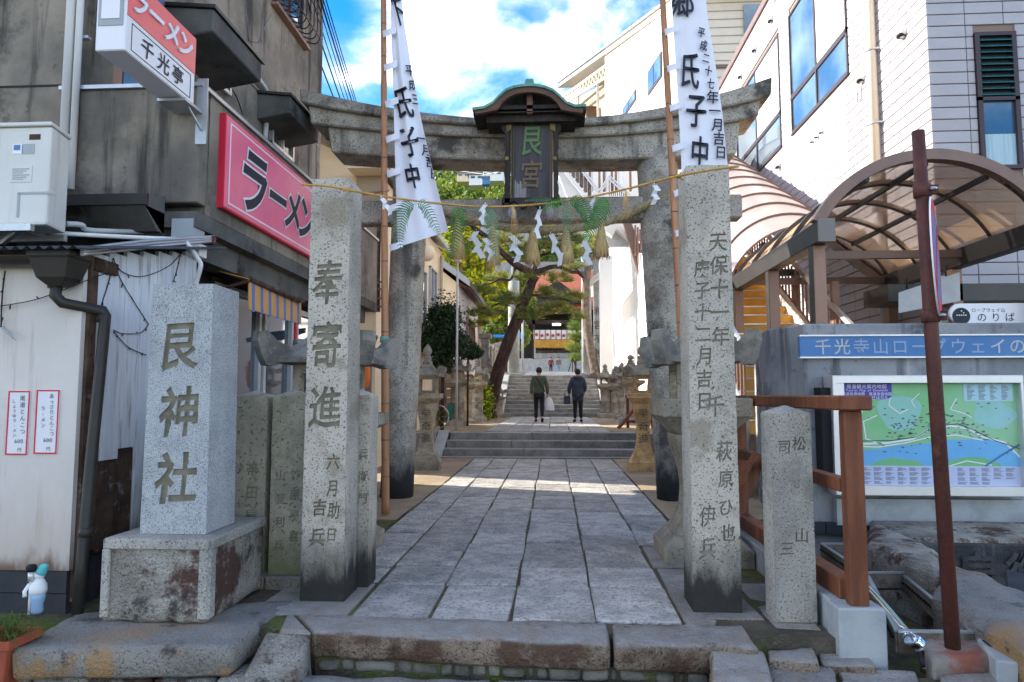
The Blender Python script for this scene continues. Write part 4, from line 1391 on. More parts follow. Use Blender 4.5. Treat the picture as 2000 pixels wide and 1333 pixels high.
banner(7.9, [(763, -60), (764, 60), (768, 180), (772, 330), (777, 483)], [(780, -60), (789, 40), (805, 140), (824, 240), (848, 345), (876, 452)], chA,
       'folded white banner on the left bamboo pole with brush characters 氏子中', [(56, 1), (122, 1), (193, 1), (262, 1), (330, 1), (398, 1), (474, 1)], .10)
chB = [('郷', 1332, 5, 50, 56, 0), ('氏', 1349, 138, 40, 70, -.08), ('子', 1360, 216, 42, 66, -.05), ('中', 1367, 298, 38, 62, -.08)]
for i, ch in enumerate('平成二十七'): chB.append((ch, 1370 + i * 4.6, 64 + i * 25, 13, 20, -.2))
for i, ch in enumerate('年一月吉日'): chB.append((ch, 1392 + i * 4.0, 190 + i * 27, 22, 25, -.05))
banner(7.7, [(1308, -60), (1315, 60), (1323, 180), (1330, 300), (1336, 470)], [(1372, -60), (1383, 40), (1398, 130), (1412, 230), (1421, 320), (1428, 470)], chB,
       'wider white banner on the right bamboo pole, lower end behind the entrance pillar', [(52, 1), (124, 1), (201, 1), (280, 1), (368, 1), (446, 1)], .06, 0)

# ================================================================== STONE LANTERNS
def kasa(m, hw, z0, h, curl, mi=0):
    m.sq([(hw * .62, z0 - .01), (hw, z0), (hw, z0 + h * .16), (hw * .80, z0 + h * .36), (hw * .52, z0 + h * .66), (hw * .32, z0 + h), ], 0, 0, mi)
    for sx in (-1, 1):
        for sy in (-1, 1):
            # upturned curled corner, widening outwards
            for k, (r, zz, ww) in enumerate(((.86, .30, .10), (.96, .50, .11), (1.06, .66, .09))):
                pass
            pts = [(.60, .10), (1.0, -.10), (1.10, -.08), (1.17, .20), (1.24, .60), (1.22, .88), (1.10, .92), (1.0, .76), (.92, .60), (.74, .50)]
            d = V(sx, sy, 0)
            perp = V(-sy, sx, 0).normalized() * hw * .15
            a = [d * hw * r * .93 + V(0, 0, z0 + zz * h * curl) for r, zz in pts]
            vs = [p - perp for p in a] + [p + perp for p in a]
            n = len(a)
            fs = [tuple(range(n)), tuple(reversed(range(n, 2 * n)))] + [(i, i + n, (i + 1) % n + n, (i + 1) % n) for i in range(n)]
            m.add(vs, fs, mi)
def lantern(label, pos, z, style='waist', mt='lantern', mroof='lantern_roof', txt='奉寄進', group='stone lanterns along the approach', curl=.9, rz=0., sc=1.):
    """z = heights above the foot: base top, post top, platform top, firebox top, roof top, finial top"""
    t = thing('stone_lantern', label, 'stone lantern', (0, 0, 0), group)
    b, p, c, f, k, e = z
    hw = .27 * sc
    m = MB()
    m.sq([(hw, -.05), (hw, b * .55), (hw * .93, b * .62), (hw * .72, b)], 0, 0)
    m.build('base', mt, t, bevel=.008)
    m = MB()
    if style == 'waist':
        pr_ = []
        for i in range(13):
            s = i / 12
            wv = hw * (.62 - .20 * math.sin(min(1, s * 1.15) * PI) ** .8 + (.12 * (s - .6) if s > .6 else 0) + (.10 * (1 - s * 5) if s < .2 else 0))
            pr_.append((wv, b + (p - b) * s))
        m.sq(pr_, 0, 0)
        for i in range(len(m.s)): m.s[i] = False
    else:
        r = hw * .64
        m.lathe([(r * 1.12, b), (r * 1.12, b + .03), (r, b + .06), (r * .97, (b + p) / 2 - .03), (r * 1.05, (b + p) / 2 - .015), (r * 1.05, (b + p) / 2 + .015), (r * .97, (b + p) / 2 + .03), (r * .97, p - .05), (r * 1.1, p)], 0, 0, 24)
    m.build('post', mt, t)
    m = MB()
    m.sq([(hw * .62, p), (hw * .98, p + (c - p) * .45), (hw * 1.04, p + (c - p) * .5), (hw * 1.04, c - .01), (hw * .96, c)], 0, 0)
    m.build('platform', mt, t, bevel=.006)
    m = MB()
    fw = hw * .60
    th = fw * .30
    for sx in (-1, 1):
        for sy in (-1, 1):
            m.box(sx * fw, sx * (fw - th), sy * fw, sy * (fw - th), c, f)
    hh = (f - c)
    for z0, z1 in ((c, c + hh * .16), (f - hh * .2, f)):
        m.box(-fw + .002, fw - .002, -fw + .002, fw - .002, z0 + .001, z1 - .001)
    m.build('firebox', mt, t)
    m = MB()
    kasa(m, hw * 1.02, f, (k - f), curl)
    m.build('roof', mroof, t, bevel=.004)
    m = MB()
    H_ = e - k
    m.lathe([(hw * .34, k - .02), (hw * .36, k + H_ * .12), (hw * .24, k + H_ * .2), (hw * .30, k + H_ * .28), (hw * .30, k + H_ * .36), (hw * .17, k + H_ * .42), (hw * .30, k + H_ * .55), (hw * .31, k + H_ * .68), (hw * .22, k + H_ * .82), (hw * .06, k + H_ * .97), (.004, e)], 0, 0, 18)
    m.build('finial', mroof, t)
    if txt:
        m = MB()
        n = len(txt)
        hgt = (p - b) * .78
        for i, ch in enumerate(txt):
            zc = b + (p - b) * .84 - i * hgt / n
            s = (zc - b) / (p - b)
            yy = -hw * (.62 - .20 * math.sin(min(1, s * 1.15) * PI) ** .8 + (.12 * (s - .6) if s > .6 else 0)) if style == 'waist' else -hw * .66
            m.text(ch, (0, yy - .004, zc), (1, 0, 0), (0, 0, 1), hgt / n * (.85 if style == 'waist' else .6), .004, .004)
        m.build('inscription', 'ink', t)
    t.location = pos
    t.rotation_euler = (0, 0, rz)
    return t
def gp(x, y, z): 
    return PZ(x, y, z)
zs = (.27, 1.23, 1.42, 1.75, 1.97, 2.36)
c = gp(833, 916, 0)
lantern('tall waisted stone lantern against the left torii column, carved 奉寄進', (c.x, c.y, 0), zs, rz=.06)
c = gp(1257, 917, 0)
lantern('waisted stone lantern beside the right torii column, sun warmth put into its ochre colour, carved 奉寄進', (c.x, c.y, 0), (.27, 1.23, 1.42, 1.75, 1.97, 2.36), mt='lantern_sun_tint', mroof='lantern', rz=-.06)
# two big lanterns straight behind the entrance pillars
zl = (.25, 1.05, 1.30, 1.70, 1.97, 2.3)
lantern('big stone lantern behind the left entrance pillar, only its curled roof corners showing', (-2.02, 6.1, 0), (.22, 1.0, 1.22, 1.66, 1.93, 2.3), sc=1.55, txt='', curl=1.1, group='big lanterns behind the entrance pillars')
lantern('big stone lantern behind the right entrance pillar, roof corner and platform showing', (1.27, 6.1, 0), (.22, 1.05, 1.36, 1.66, 1.93, 2.3), sc=1.32, txt='', curl=1.1, group='big lanterns behind the entrance pillars')
zu = (.20, 1.12, 1.32, 1.58, 1.82, 2.14)
UZ = .515
for i, (x, y, st, sc_, rz, mt, lb, kz) in enumerate([
    (893, 831, 'round', 1.18, .1, 'lantern', 'round-shafted stone lantern nearest on the left of the upper path', 1.0),
    (932, 823, 'round', 1.12, .0, 'lantern', 'round-shafted stone lantern just behind the nearest left one', 1.0),
    (962, 813.5, 'round', 1.1, .2, 'lantern', 'stone lantern hidden behind the leaning pine trunk', 1.12),
    (985, 812, 'waist', .8, .2, 'lantern', 'small farthest stone lantern at the left foot of the long stair', .62),
    (1233, 826, 'round', 1.35, .1, 'lantern', 'dark heavy stone lantern nearest on the right of the upper path', 1.02),
    (1216, 819, 'round', 1.0, .0, 'lantern', 'slender stone lantern behind the heavy one on the right', .98),
    (913, 827, 'waist', .95, .0, 'lantern', 'waisted stone lantern squeezed between the two nearest left ones', .93),
    (1203, 815, 'waist', .95, .1, 'lantern', 'waisted stone lantern second from the pale one on the right', .95),
    (1190, 812.5, 'round', .9, .1, 'lantern', 'thin stone lantern right behind the small timber trestle', .9),
    (1172, 811.5, 'round', 1.15, .0, 'lantern', 'pale small stone lantern at the right foot of the long stair', .98)]):
    c = gp(x, y, UZ)
    t = lantern(lb, (c.x, min(c.y, 26.9), UZ), tuple(q_ * kz for q_ in zu), st, mt, 'lantern' if 'pale' in lb else 'lantern_roof', '奉寄進' if st == 'round' and i < 2 else '', sc=sc_, rz=rz)
# ================================================================== LEFT: OLD CONCRETE SHOP BUILDING
XP = -3.13     # parapet plane
XU = -3.95     # upper wall plane
YF = 5.73      # front
YE = 11.15     # far end
lb_ = thing('concrete_building', 'old stained dark concrete shop building with pink sign on the left', 'building', (-3.8, 6, 0))
def Z(px, py, Y): return P(px, py, Y).z
m = MB()
m.box(-14, XU, 6.0, YE, 2.9, 13)                 # upper body
m.box(-14, -4.42, 5.76, 5.998, 2.9, 13)             # front wall panel left of the balcony
m.build('upper_wall', 'concL', lb_)
m = MB()
m.box(-14, -3.55, 6.6, YE, -.3, 2.9)
m.build('ground_floor_wall', 'darkin', lb_)
# parapet box: front and side panels, rims
zt, zb_ = 4.13, 3.0
m = MB().box(-4.42, XP - .0, YF, YF + .16, zb_ + .08, zt).box(XP - .16, XP, YF + .16, 11.9, zb_ + .0, zt)
m.build('parapet', 'concL', lb_, bevel=.01)
m = MB().box(-4.44, XP + .03, YF - .03, YF + .2, zt, zt + .035).box(XP - .2, XP + .03, YF + .2, 11.9, zt, zt + .035)
m.build('metal_coping', 'steel', lb_)
m = MB().prism([(YF - .30, 2.98), (YF - .30, 3.05), (YF, 3.14), (YF, 2.78)], 'x', -14, -3.42)
m.prism([(YF - .10, 2.80), (YF - .30, 2.98), (YF, 2.98), (YF, 2.80)], 'x', -14, -3.42)
m.build('ledge', 'concL2', lb_)
MB().box(-14, -3.38, YF - .325, YF - .302, 2.975, 3.07).build('ledge_trim', 'darkmetal', lb_)
m = MB().box(-14, XP - .0, YF, YE, 2.86, 3.0).box(-3.5, XP, YE, 11.9, 2.86, 3.0).box(-3.5, XP - .12, YF + .1, 11.6, 2.63, 2.86)
m.build('floor_beam', 'concL2', lb_)
MB().box(-3.62, -3.44, 5.8, 6.1, 2.2, 2.87).build('corner_bracket', 'concL2', lb_)
MB().box(XP - .21, XP - .02, YF - .02, YF + .19, 2.74, 2.93).build('blue_box', 'acgrey', lb_)
# recess front below the ledge: dark opening with old render
MB().box(-14, -3.5, 6.05, 6.2, .0, 2.86).build('recess_wall', 'concL2', lb_)
# balcony floor and rear wall with brown sash
MB().box(-4.42, XP - .16, YF + .16, 6.0, 3.0, 3.1).build('balcony_floor', 'concL2', lb_)
a = P(227, 120, 5.97); b = P(241, 175, 5.97)
MB().box(a.x, b.x, 5.94, 5.985, 3.1, 6).build('brown_post', 'brownpost', lb_)
MB().box(b.x + .01, b.x + .36, 5.95, 5.98, 3.1, 6).build('balcony_glass', 'glass', lb_)
# side windows with hoods, on the upper wall plane
def win_side(X, y0, y1, z0, z1, par, name='window', panes=2, gl='glass', fr='alu', dep=.05, out=1, fw=.045):
    """window on a wall whose plane is x = X, facing +x (out=1) or -x (out=-1)"""
    f = MB()
    xo, xi = X + out * dep, X - out * .02
    f.box(xi, xo, y0, y1, z0, z0 + fw).box(xi, xo, y0, y1, z1 - fw, z1)
    for k in range(panes + 1):
        yc = y0 + (y1 - y0) * k / panes
        w2 = fw / 2
        yc = min(max(yc, y0 + w2), y1 - w2)
        f.box(xi + out * .002, xo + out * .003, yc - w2, yc + w2, z0 + .002, z1 - .002)
    fo = f.build(name, fr, par)
    for k in range(panes):
        ya, yb_ = y0 + (y1 - y0) * k / panes + fw * .5, y0 + (y1 - y0) * (k + 1) / panes - fw * .5
        MB().box(X + out * .004, X + out * .014, ya, yb_, z0 + fw, z1 - fw).build('pane', gl, fo)
    return fo
def ypx(px, X): return PX(px, 600, X).y
def hood(X, y0, y1, z0, z1, par, d=.55):
    m = MB()
    m.prism([(X - .02, z1), (X + d, z1 - .05), (X + d, z1 - .28), (X - .02, z0)], 'y', y0, y1)
    h = m.build('window_hood', 'concL2', par, bevel=.012)
    MB().prism([(X - .02, z1 + .035), (X + d + .03, z1 - .018), (X + d + .03, z1 - .055), (X + d, z1 - .05), (X - .02, z1)], 'y', y0 - .03, y1 + .03).build('hood_flashing', 'darkmetal', h)
    return h
# hood 1
p_a, p_b = PX(418, 10, XU + .55), PX(511, 129, XU + .55)
hood(XU, p_a.y, p_b.y, p_b.z - .30, p_b.z + .08, lb_)
p_c, p_d = PX(385, 100, XU), PX(437, 175, XU)
win_side(XU, p_c.y, p_d.y + .1, PX(437, 182, XU).z, PX(437, 182, XU).z + .62, lb_)
p_a, p_b = PX(567, 185, XU + .45), PX(622, 252, XU + .45)
hood(XU, p_a.y, p_b.y, p_b.z - .30, p_b.z + .06, lb_, .45)
p_c, p_d = PX(526, 255, XU), PX(568, 318, XU)
win_side(XU, p_c.y, p_d.y, p_d.z, p_d.z + .62, lb_)
# balcony window with bent grille at the top
p_a, p_b = PX(534, 24, XU), PX(590, 90, XU)
win_side(XU, p_a.y, p_b.y - .1, p_b.z + .12, p_b.z + 1.2, lb_, fr='frame', gl='skyglass')
m = MB()
y0, y1, z0 = p_a.y - .05, p_b.y + .05, p_b.z - .0
for k in range(9):
    y = y0 + (y1 - y0) * k / 8
    m.tube(samp([(XU + .02, y, z0 + .12), (XU + .18, y, z0 + .05), (XU + .27, y, z0 + .14), (XU + .28, y, z0 + .4), (XU + .28, y, z0 + 1.3)], 10), .011, 5)
for zz in (.12, .5, .95): m.tube([(XU + .285, y0, z0 + zz), (XU + .285, y1, z0 + zz)], .011, 5)
m.box(XU, XU + .08, y0, y1, z0 + .02, z0 + .07)
m.build('window_grille', 'frame', lb_)
MB().box(XU, XU + .10, y0 - .05, y1 + .05, z0 - .03, z0 + .015).build('window_sill', 'brownpost', lb_)
# hose pipe from hood 1 down to the coping
hz = [PX(486, 140, XU + .06), PX(500, 150, XU + .06), PX(512, 165, XU + .06), PX(520, 180, XU + .06), PX(521, 215, XU + .05), PX(518, 275, XU + .05)]
MB().tube(samp(hz, 16), .035, 8).build('wall_hose', 'pvcgrey', lb_)
MB().tube(samp([PX(440, 155, XU + .05), PX(462, 190, XU + .05), PX(474, 224, XU + .06)], 12), .008, 5).build('black_cable', 'wire', lb_)
MB().tube([PX(470, 143, XU + .02), PX(515, 185, XU + .02)], .008, 4).tube([PX(590, 255, XU + .02), PX(628, 292, XU + .02)], .006, 4).build('thin_conduit', 'pvcgrey', lb_)
# cracks, thin filled seams standing proud of the render
m = MB()
m.tube([PX(475, 0, XU + .004), PX(483, 40, XU + .004), PX(486, 80, XU + .004), PX(505, 84, XU + .004), PX(517, 55, XU + .004), PX(530, 28, XU + .004)], .008, 4)
m.build('mortar_seam', 'concR', lb_)
# front-wall drain pipes and joint
for dx, r in ((-.035, .04), (.05, .03)):
    xx = P(142, 100, 5.68).x + dx
    MB().tube([(xx, 5.68, 3.2), (xx, 5.68, 9)], r, 10).build('drain_pipe', 'pvc', lb_)
MB().box(P(142, 100, 5.68).x - .1, P(142, 100, 5.68).x + .12, 5.70, 5.75, Z(140, 75, 5.7), Z(140, 70, 5.7)).build('pipe_clip', 'steel', lb_)
MB().box(-14, -4.42, 5.752, 5.77, Z(60, 168, 5.75) - .008, Z(60, 168, 5.75) + .008).build('wall_joint', 'black', lb_)
# lower side: shop windows, door, awning
m = MB()
m.box(-3.60, -3.52, 6.3, 11.2, 0, .5)
m.build('shop_plinth', 'concL2', lb_)
for (y0, y1, gl) in ((6.75, 7.9, 'glass'), (7.98, 8.9, 'glass'), (9.0, 10.0, 'glass')):
    win_side(-3.52, y0, y1, .5, 2.55, lb_, 'shop_window', 1, gl, 'pvcgrey', .06, 1, .07)
MB().box(-3.5, -3.44, 8.92, 8.99, .0, 2.5).build('red_post', 'rededge', lb_)
aw = thing('awning', 'small orange and blue striped awning with scalloped edge above the shop window', 'awning', (-3.4, 7.3, 2.5))
MB().tube([PX(488, 546, -3.05), PX(592, 590, -3.0)], .028, 8).build('roller', 'rotten', aw)
yA, yB = PX(490, 550, -3.03).y, PX(596, 592, -3.0).y
zA = PX(490, 550, -3.03).z
n = 7
for k in range(n * 3):
    s0, s1 = k / (n * 3), (k + 1) / (n * 3)
    ya, yb_ = yA + (yB - yA) * s0, yA + (yB - yA) * s1
    dz = .27 + .025 * math.sin(((k % 3) + .5) / 3 * PI)
    MB().hexa([(-3.05, ya, zA - dz), (-3.04, ya, zA - dz), (-3.04, yb_, zA - dz), (-3.05, yb_, zA - dz), (-3.06, ya, zA), (-3.05, ya, zA), (-3.05, yb_, zA), (-3.06, yb_, zA)]).build('stripe_panel', 'awnblue' if k % 3 == 1 else 'awnor', aw)
MB().bar((-3.5, yA - .02, zA - .12), (-3.04, yA - .02, zA + .0), .03).bar((-3.5, yA + .1, zA + .06), (-3.04, yB, zA + .02), .03).build('arm', 'rotten', aw)
MB().hexa([(-3.5, yA, zA + .14), (-3.05, yA, zA + .02), (-3.05, yB, zA + .02), (-3.5, yB, zA + .14), (-3.5, yA, zA + .15), (-3.05, yA, zA + .03), (-3.05, yB, zA + .03), (-3.5, yB, zA + .15)]).build('top_sheet', 'awnor', aw)
nt_ = MB().box(-3.46, -3.45, 6.95, 7.2, 1.05, 1.5)
tag(nt_.build('notice_sheet', 'paper'), 'white paper notice taped on the shop window frame left of the mossy posts', 'notice')

# ---- pink wall sign
sg = thing('pink_sign', 'long pink wall sign with dark outlined katakana ラーメン', 'sign', (XP + .05, 7.5, 3.6))
ys0, ys1 = PX(441, 230, XP + .06).y, 8.9
z0s, z1s = 3.13, 4.04
MB().box(XP + .0, XP + .06, ys0, ys1, z0s, z1s).build('sign_box', 'rededge', sg)
MB().box(XP + .06, XP + .066, ys0 + .015, ys1 - .015, z0s + .015, z1s - .015).build('sign_face', 'pink', sg)
m = MB()
for (a0, a1, b0, b1) in ((ys0 + .09, ys1 - .1, z1s - .075, z1s - .06), (ys0 + .09, ys1 - .1, z0s + .06, z0s + .075), (ys0 + .09, ys0 + .105, z0s + .075, z1s - .075), (ys1 - .115, ys1 - .1, z0s + .075, z1s - .075)):
    m.box(XP + .066, XP + .069, a0, a1, b0, b1)
m.build('white_line', 'signwhite', sg)
for ch, yc, s, sx in (('ラ', PX(486, 350, XP).y, .74, .74), ('ー', PX(531, 385, XP).y, .60, .58), ('メ', PX(560, 410, XP).y, .58, .56), ('ン', PX(588, 425, XP).y, .62, .6)):
    o1 = (XP + .0, yc, 3.57)
    MB().text(ch, (XP + .068, yc, 3.57), (0, 1, 0), (0, 0, 1), s, .004, .055, .18, sx=sx / s * .95).build('character_outline', 'signwhite', sg)
    MB().text(ch, (XP + .068, yc, 3.57), (0, 1, 0), (0, 0, 1), s, .009, .026, .18, sx=sx / s * .95).build('character', 'letter', sg)
# ---- projecting light box
bx = thing('box_sign', 'projecting box sign, coral above and white below, reading ラーメン 千光亭', 'sign', (-3.26, 5.5, 4.2))
xb0, xb1, yb0, yb1 = -3.36, -3.13, 4.65, 5.62
MB().box(xb0, xb1, yb0, yb1, 3.91, 4.52).build('case', 'signwhite', bx, bevel=.008)
MB().box(xb1, xb1 + .006, yb0 + .01, yb1 - .01, 4.19, 4.51).build('coral_face', 'redsign', bx)
MB().box(xb0 + .02, xb1 - .02, yb0 - .006, yb0, 4.10, 4.7).build('grey_strip', 'acgrey', bx)
MB().box(xb0 + .045, xb1 - .045, yb0 - .011, yb0 - .005, 4.15, 4.7).build('pale_panel', 'signwhite', bx)
m = MB()
for (a0, a1, b0, b1) in ((4.72, 5.55, 4.15, 4.155), (4.72, 5.55, 3.945, 3.95), (4.72, 4.724, 3.95, 4.15), (5.546, 5.55, 3.95, 4.15)):
    m.box(xb1, xb1 + .004, a0, a1, b0, b1)
m.build('black_line', 'letter', bx)
for i, ch in enumerate('千光亭'):
    MB().text(ch, (xb1, 4.92 + i * .215, 4.05), (0, 1, 0), (0, 0, 1), .16, .006, .012, .1, sx=1.1).build('character', 'letter', bx)
for i, ch in enumerate('ラーメン'):
    mm = MB()
    for dpt in (.008, .02):
        mm.text(ch, (xb1, 4.79 + i * .215, 4.36), (0, 1, 0), (0, 0, 1), .24, dpt, .022, .15, sx=.95)
    mm.build('character', 'letterwhite', bx)
m = MB().box(-3.16, -3.06, YF - .016, YF - .004, 3.6, 4.2).box(-3.35, -3.1, YF - .3, YF - .02, 3.875, 3.90).bar((-3.14, YF - .2, 3.88), (-3.1, YF - .02, 3.72), .015)
m.build('bracket_plate', 'steel', bx)
# ---- air conditioner unit on a shelf
ac = thing('ac_unit', 'large cream outdoor air conditioner unit standing on a metal shelf', 'air conditioner', (-3.9, 4.8, 2.6))
A = P(100, 440, 4.7)
zc0, zc1 = P(130, 442, 4.75).z, P(100, 247, 4.7).z
x1 = P(99, 300, 4.7).x
xr_ = P(145, 300, 5.0).x
MB().hexa([(-5.0, 4.7, zc0), (x1, 4.7, zc0), (xr_ - .02, 4.98, zc0), (-5.0, 5.1, zc0), (-5.0, 4.7, zc1), (x1, 4.7, zc1), (xr_ - .02, 4.98, zc1), (-5.0, 5.1, zc1)]).build('casing', 'acwhite', ac, bevel=.02, seg=2)
MB().hexa([(-5.02, 4.68, zc1 - .0), (x1 + .01, 4.68, zc1 - .0), (xr_, 4.97, zc1), (-5.02, 5.12, zc1), (-5.02, 4.68, zc1 + .03), (x1 + .01, 4.68, zc1 + .03), (xr_, 4.97, zc1 + .03), (-5.02, 5.12, zc1 + .03)]).build('lid', 'acwhite', ac, bevel=.006)
def acp(x0, y0, x1_, y1_, mt, nm, d=.003):
    a, b = P(x0, y0, 4.7), P(x1_, y1_, 4.7)
    MB().box(a.x, b.x, 4.7 - d, 4.7, b.z, a.z).build(nm, mt, ac)
acp(26, 282, 44, 301, 'signwhite', 'label'); acp(44, 282, 67, 301, 'acgrey', 'label'); acp(28, 284, 40, 294, 'signblue', 'label_mark', .005)
acp(58, 263, 79, 273, 'rotten', 'handle_slot'); acp(22, 325, 62, 356, 'acwhite', 'rating_plate', .004)
for k in range(6): acp(25, 330 + k * 4, 58 - (k % 3) * 6, 331.4 + k * 4, 'acgrey', 'print_line', .006)
acp(35, 376, 110, 379, 'acgrey', 'panel_seam', .004); acp(35, 379, 37, 425, 'acgrey', 'panel_seam', .004)
m = MB().box(-5, xr_ - .05, 4.66, 4.70, zc0 - .05, zc0).box(-5, xr_ - .05, 5.0, 5.04, zc0 - .05, zc0).bar(P(50, 440, 4.7), P(5, 475, 4.9), .03).bar(P(20, 440, 4.7), P(110, 470, 5.2), .03)
m.build('shelf_frame', 'steel', ac)
pp = thing('drain_pipes', 'white plastic pipes running along the shack roof and down its edge', 'pipe', (-3.6, 5.3, 2.6))
MB().tube(samp([P(98, 455, 5.0), P(200, 461, 5.2), P(300, 466, 5.3), P(352, 468, 5.35)], 14) + samp([P(362, 472, 5.38), P(372, 484, 5.4), P(388, 508, 5.45), P(392, 520, 5.45), P(384, 550, 5.5), P(378, 575, 5.5)], 12), .019, 8).build('pipe', 'pvc', pp)
MB().tube(samp([P(130, 438, 5.0), P(160, 440, 5.1), P(172, 450, 5.2), P(250, 453, 5.6), P(340, 455, 5.9), P(372, 464, 5.95)], 20), .022, 8).build('pipe', 'pvcgrey', pp)

# ---- white shack
sh = thing('white_shack', 'white board shack with peeling paint and corrugated iron edge', 'shack', (-3.9, 4.8, 0))
XS = P(165, 505, 4.3).x
# front board
a = P(165, 512, 4.3); 
MB().box(-5.6, XS, 4.3, 4.34, Z(100, 1115, 4.3), Z(100, 495, 4.3)).build('front_board', 'shackwhite', sh)
MB().box(-5.6, XS - .02, 4.31, 4.36, Z(100, 1160, 4.3), Z(100, 1115, 4.3) - .004).build('lower_board', 'darkboard', sh)
MB().box(-5.6, XS - .02, 4.315, 4.36, -.05, Z(100, 1160, 4.3) - .006).build('lower_board', 'darkboard', sh)
MB().box(XS - .02, XS + .02, 4.345, 4.42, .05, Z(100, 498, 4.3)).build('corner_post', 'rotten', sh)
# side planks
yb0_, yb1_ = 4.36, 5.72
npl = 7
for k in range(npl):
    ya = yb0_ + (yb1_ - yb0_) * k / npl
    yb2 = yb0_ + (yb1_ - yb0_) * (k + 1) / npl - .006
    zt_ = 2.275 + .215 * (ya - 4.02)
    zb2 = (1.02, .93, 1.0)[k] if k < 3 else .36 + uni(-.02, .02)
    dx = uni(0, .006)
    MB().box(XS - .03, XS + dx, ya, yb2, zb2 - (.0 if k > 2 else 0), zt_).build('plank', 'plank', sh, bevel=.003)
    if k < 3:
        MB().box(XS - .04, XS - .012 + dx, ya + .004, yb2, .34 - .03 * k, zb2 - .006).build('rotten_plank', 'rotten', sh, bevel=.004)
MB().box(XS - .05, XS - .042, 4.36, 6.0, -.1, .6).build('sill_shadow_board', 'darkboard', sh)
MB().box(XS - .02, XS + .03, 4.37, 4.62, Z(190, 535, 4.5), Z(190, 510, 4.5)).build('rotten_block', 'rotten', sh, bevel=.006, rough=(.006, 20, 2, .05))
# corrugated roof
def corr(u, v):
    y = 4.02 + 1.95 * v
    x = -5.7 + (XS + .17 + 5.7) * u
    ph = x * 2 * PI / .075
    return (x, y, 2.30 + .215 * (y - 4.02) + .011 * math.sin(ph))
m = MB().grid(corr, 420, 6)
m.build('corrugated_roof', 'rooftile', sh)
for k in range(3):
    a, b, c = P(160, 497 - k * 5, 4.15), P(300, 482 - k * 6, 5.0), P(418, 471 - k * 4, 5.72)
    MB().tube(samp([a, b, c], 14), .014, 6).build('roof_verge_layer', 'steel', sh)
MB().box(P(398, 480, 5.72).x, P(420, 480, 5.72).x, 5.68, 5.74, Z(400, 478, 5.7), Z(400, 462, 5.7)).build('red_brown_ridge_end', 'rust', sh)
MB().box(-5.7, XS + .02, 4.28, 4.31, Z(100, 497, 4.3), Z(100, 484, 4.3)).build('eave_board', 'woodold', sh)
MB().box(P(370, 480, 5.6).x, P(395, 480, 5.6).x, 5.55, 5.68, Z(380, 502, 5.6), Z(380, 478, 5.6)).build('white_end_block', 'white', sh)
# gutter, hopper, downpipe
gt = thing('rain_gutter', 'dark brown gutter with square hopper and bent downpipe at the shack corner', 'gutter', (-3.2, 4.15, 0))
gz = Z(50, 510, 4.2)
m = MB()
m.grid(lambda u, v: (-5.7 + (P(80, 480, 4.2).x + 5.7) * u, 4.2 + .055 * math.cos(PI * v), gz - .05 * math.sin(PI * v) + .02), 2, 10)
m.build('gutter', 'gutter', gt)
c = P(117, 520, 4.2)
m = MB().sq([(.045, c.z - .14), (.10, c.z - .085), (.135, c.z + .04), (.145, c.z + .045), (.145, c.z + .085)], c.x, c.y, ratio=.8)
m.build('hopper', 'gutter', gt, bevel=.005)
pts = [c + V(-.01, 0, -.11), P(108, 578, 4.2), P(122, 592, 4.2), P(200, 607, 4.4), P(206, 618, 4.4), P(203, 650, 4.38), P(178, 900, 4.26), P(160, 1100, 4.2), P(151, 1200, 4.15)]
MB().tube(pts, .036, 12).build('downpipe', 'gutter', gt)
for (x, y, Y) in ((108, 555, 4.2), (203, 622, 4.4), (167, 1040, 4.22)):
    p = P(x, y, Y)
    MB().tube([p + V(0, 0, .03), p - V(.003, 0, .03)], .041, 12).build('pipe_collar', 'gutter', gt)
# menu sheets
def menu(x0, x1, y0, y1, cols_, label):
    t = thing('menu_sheet', label, 'menu', P(x0, y0, 4.29), 'red-bordered handwritten menu sheets')
    a, b = P(x0, y0, 4.292), P(x1, y1, 4.292)
    MB().box(a.x, b.x, 4.293, 4.298, b.z, a.z).build('sheet', 'paper', t)
    m = MB()
    e = .009
    for r_ in ((a.x, b.x, a.z - e, a.z), (a.x, b.x, b.z, b.z + e), (a.x, a.x + e, b.z + e, a.z - e), (b.x - e, b.x, b.z + e, a.z - e)):
        m.box(r_[0], r_[1], 4.2905, 4.293, r_[2], r_[3])
    m.build('red_border', 'rededge', t)
    m = MB()
    for s, px, py0, pit, sz in cols_:
        for i, ch in enumerate(s):
            c = P(px, py0 + i * pit, 4.29)
            if ch == 'ー': m.text('|', c, (1, 0, 0), (0, 0, 1), sz * .7, .0005)
            else: m.text(ch, c, (1, 0, 0), (0, 0, 1), sz, .0005, .004)
    c = P((x0 + x1) / 2 + 2, y1 - 27, 4.29); m.text('600', c, (1, 0, 0), (0, 0, 1), .036, .0005, .004)
    c = P((x0 + x1) / 2 + 3, y1 - 10, 4.29); m.text('円', c, (1, 0, 0), (0, 0, 1), .03, .0005, .004)
    m.build('handwriting', 'ink', t)
menu(17, 52, 764, 889, [('尾道とんこつ', 44, 778, 13, .038), ('しょうゆラーメン', 28, 784, 9.5, .028)], 'left red-bordered handwritten menu on the white shack wall')
menu(72, 110, 762, 887, [('あっさりとんこつ', 101, 774, 10.5, .033), ('ラーメン', 84, 798, 11, .032)], 'right red-bordered handwritten menu on the white shack wall')
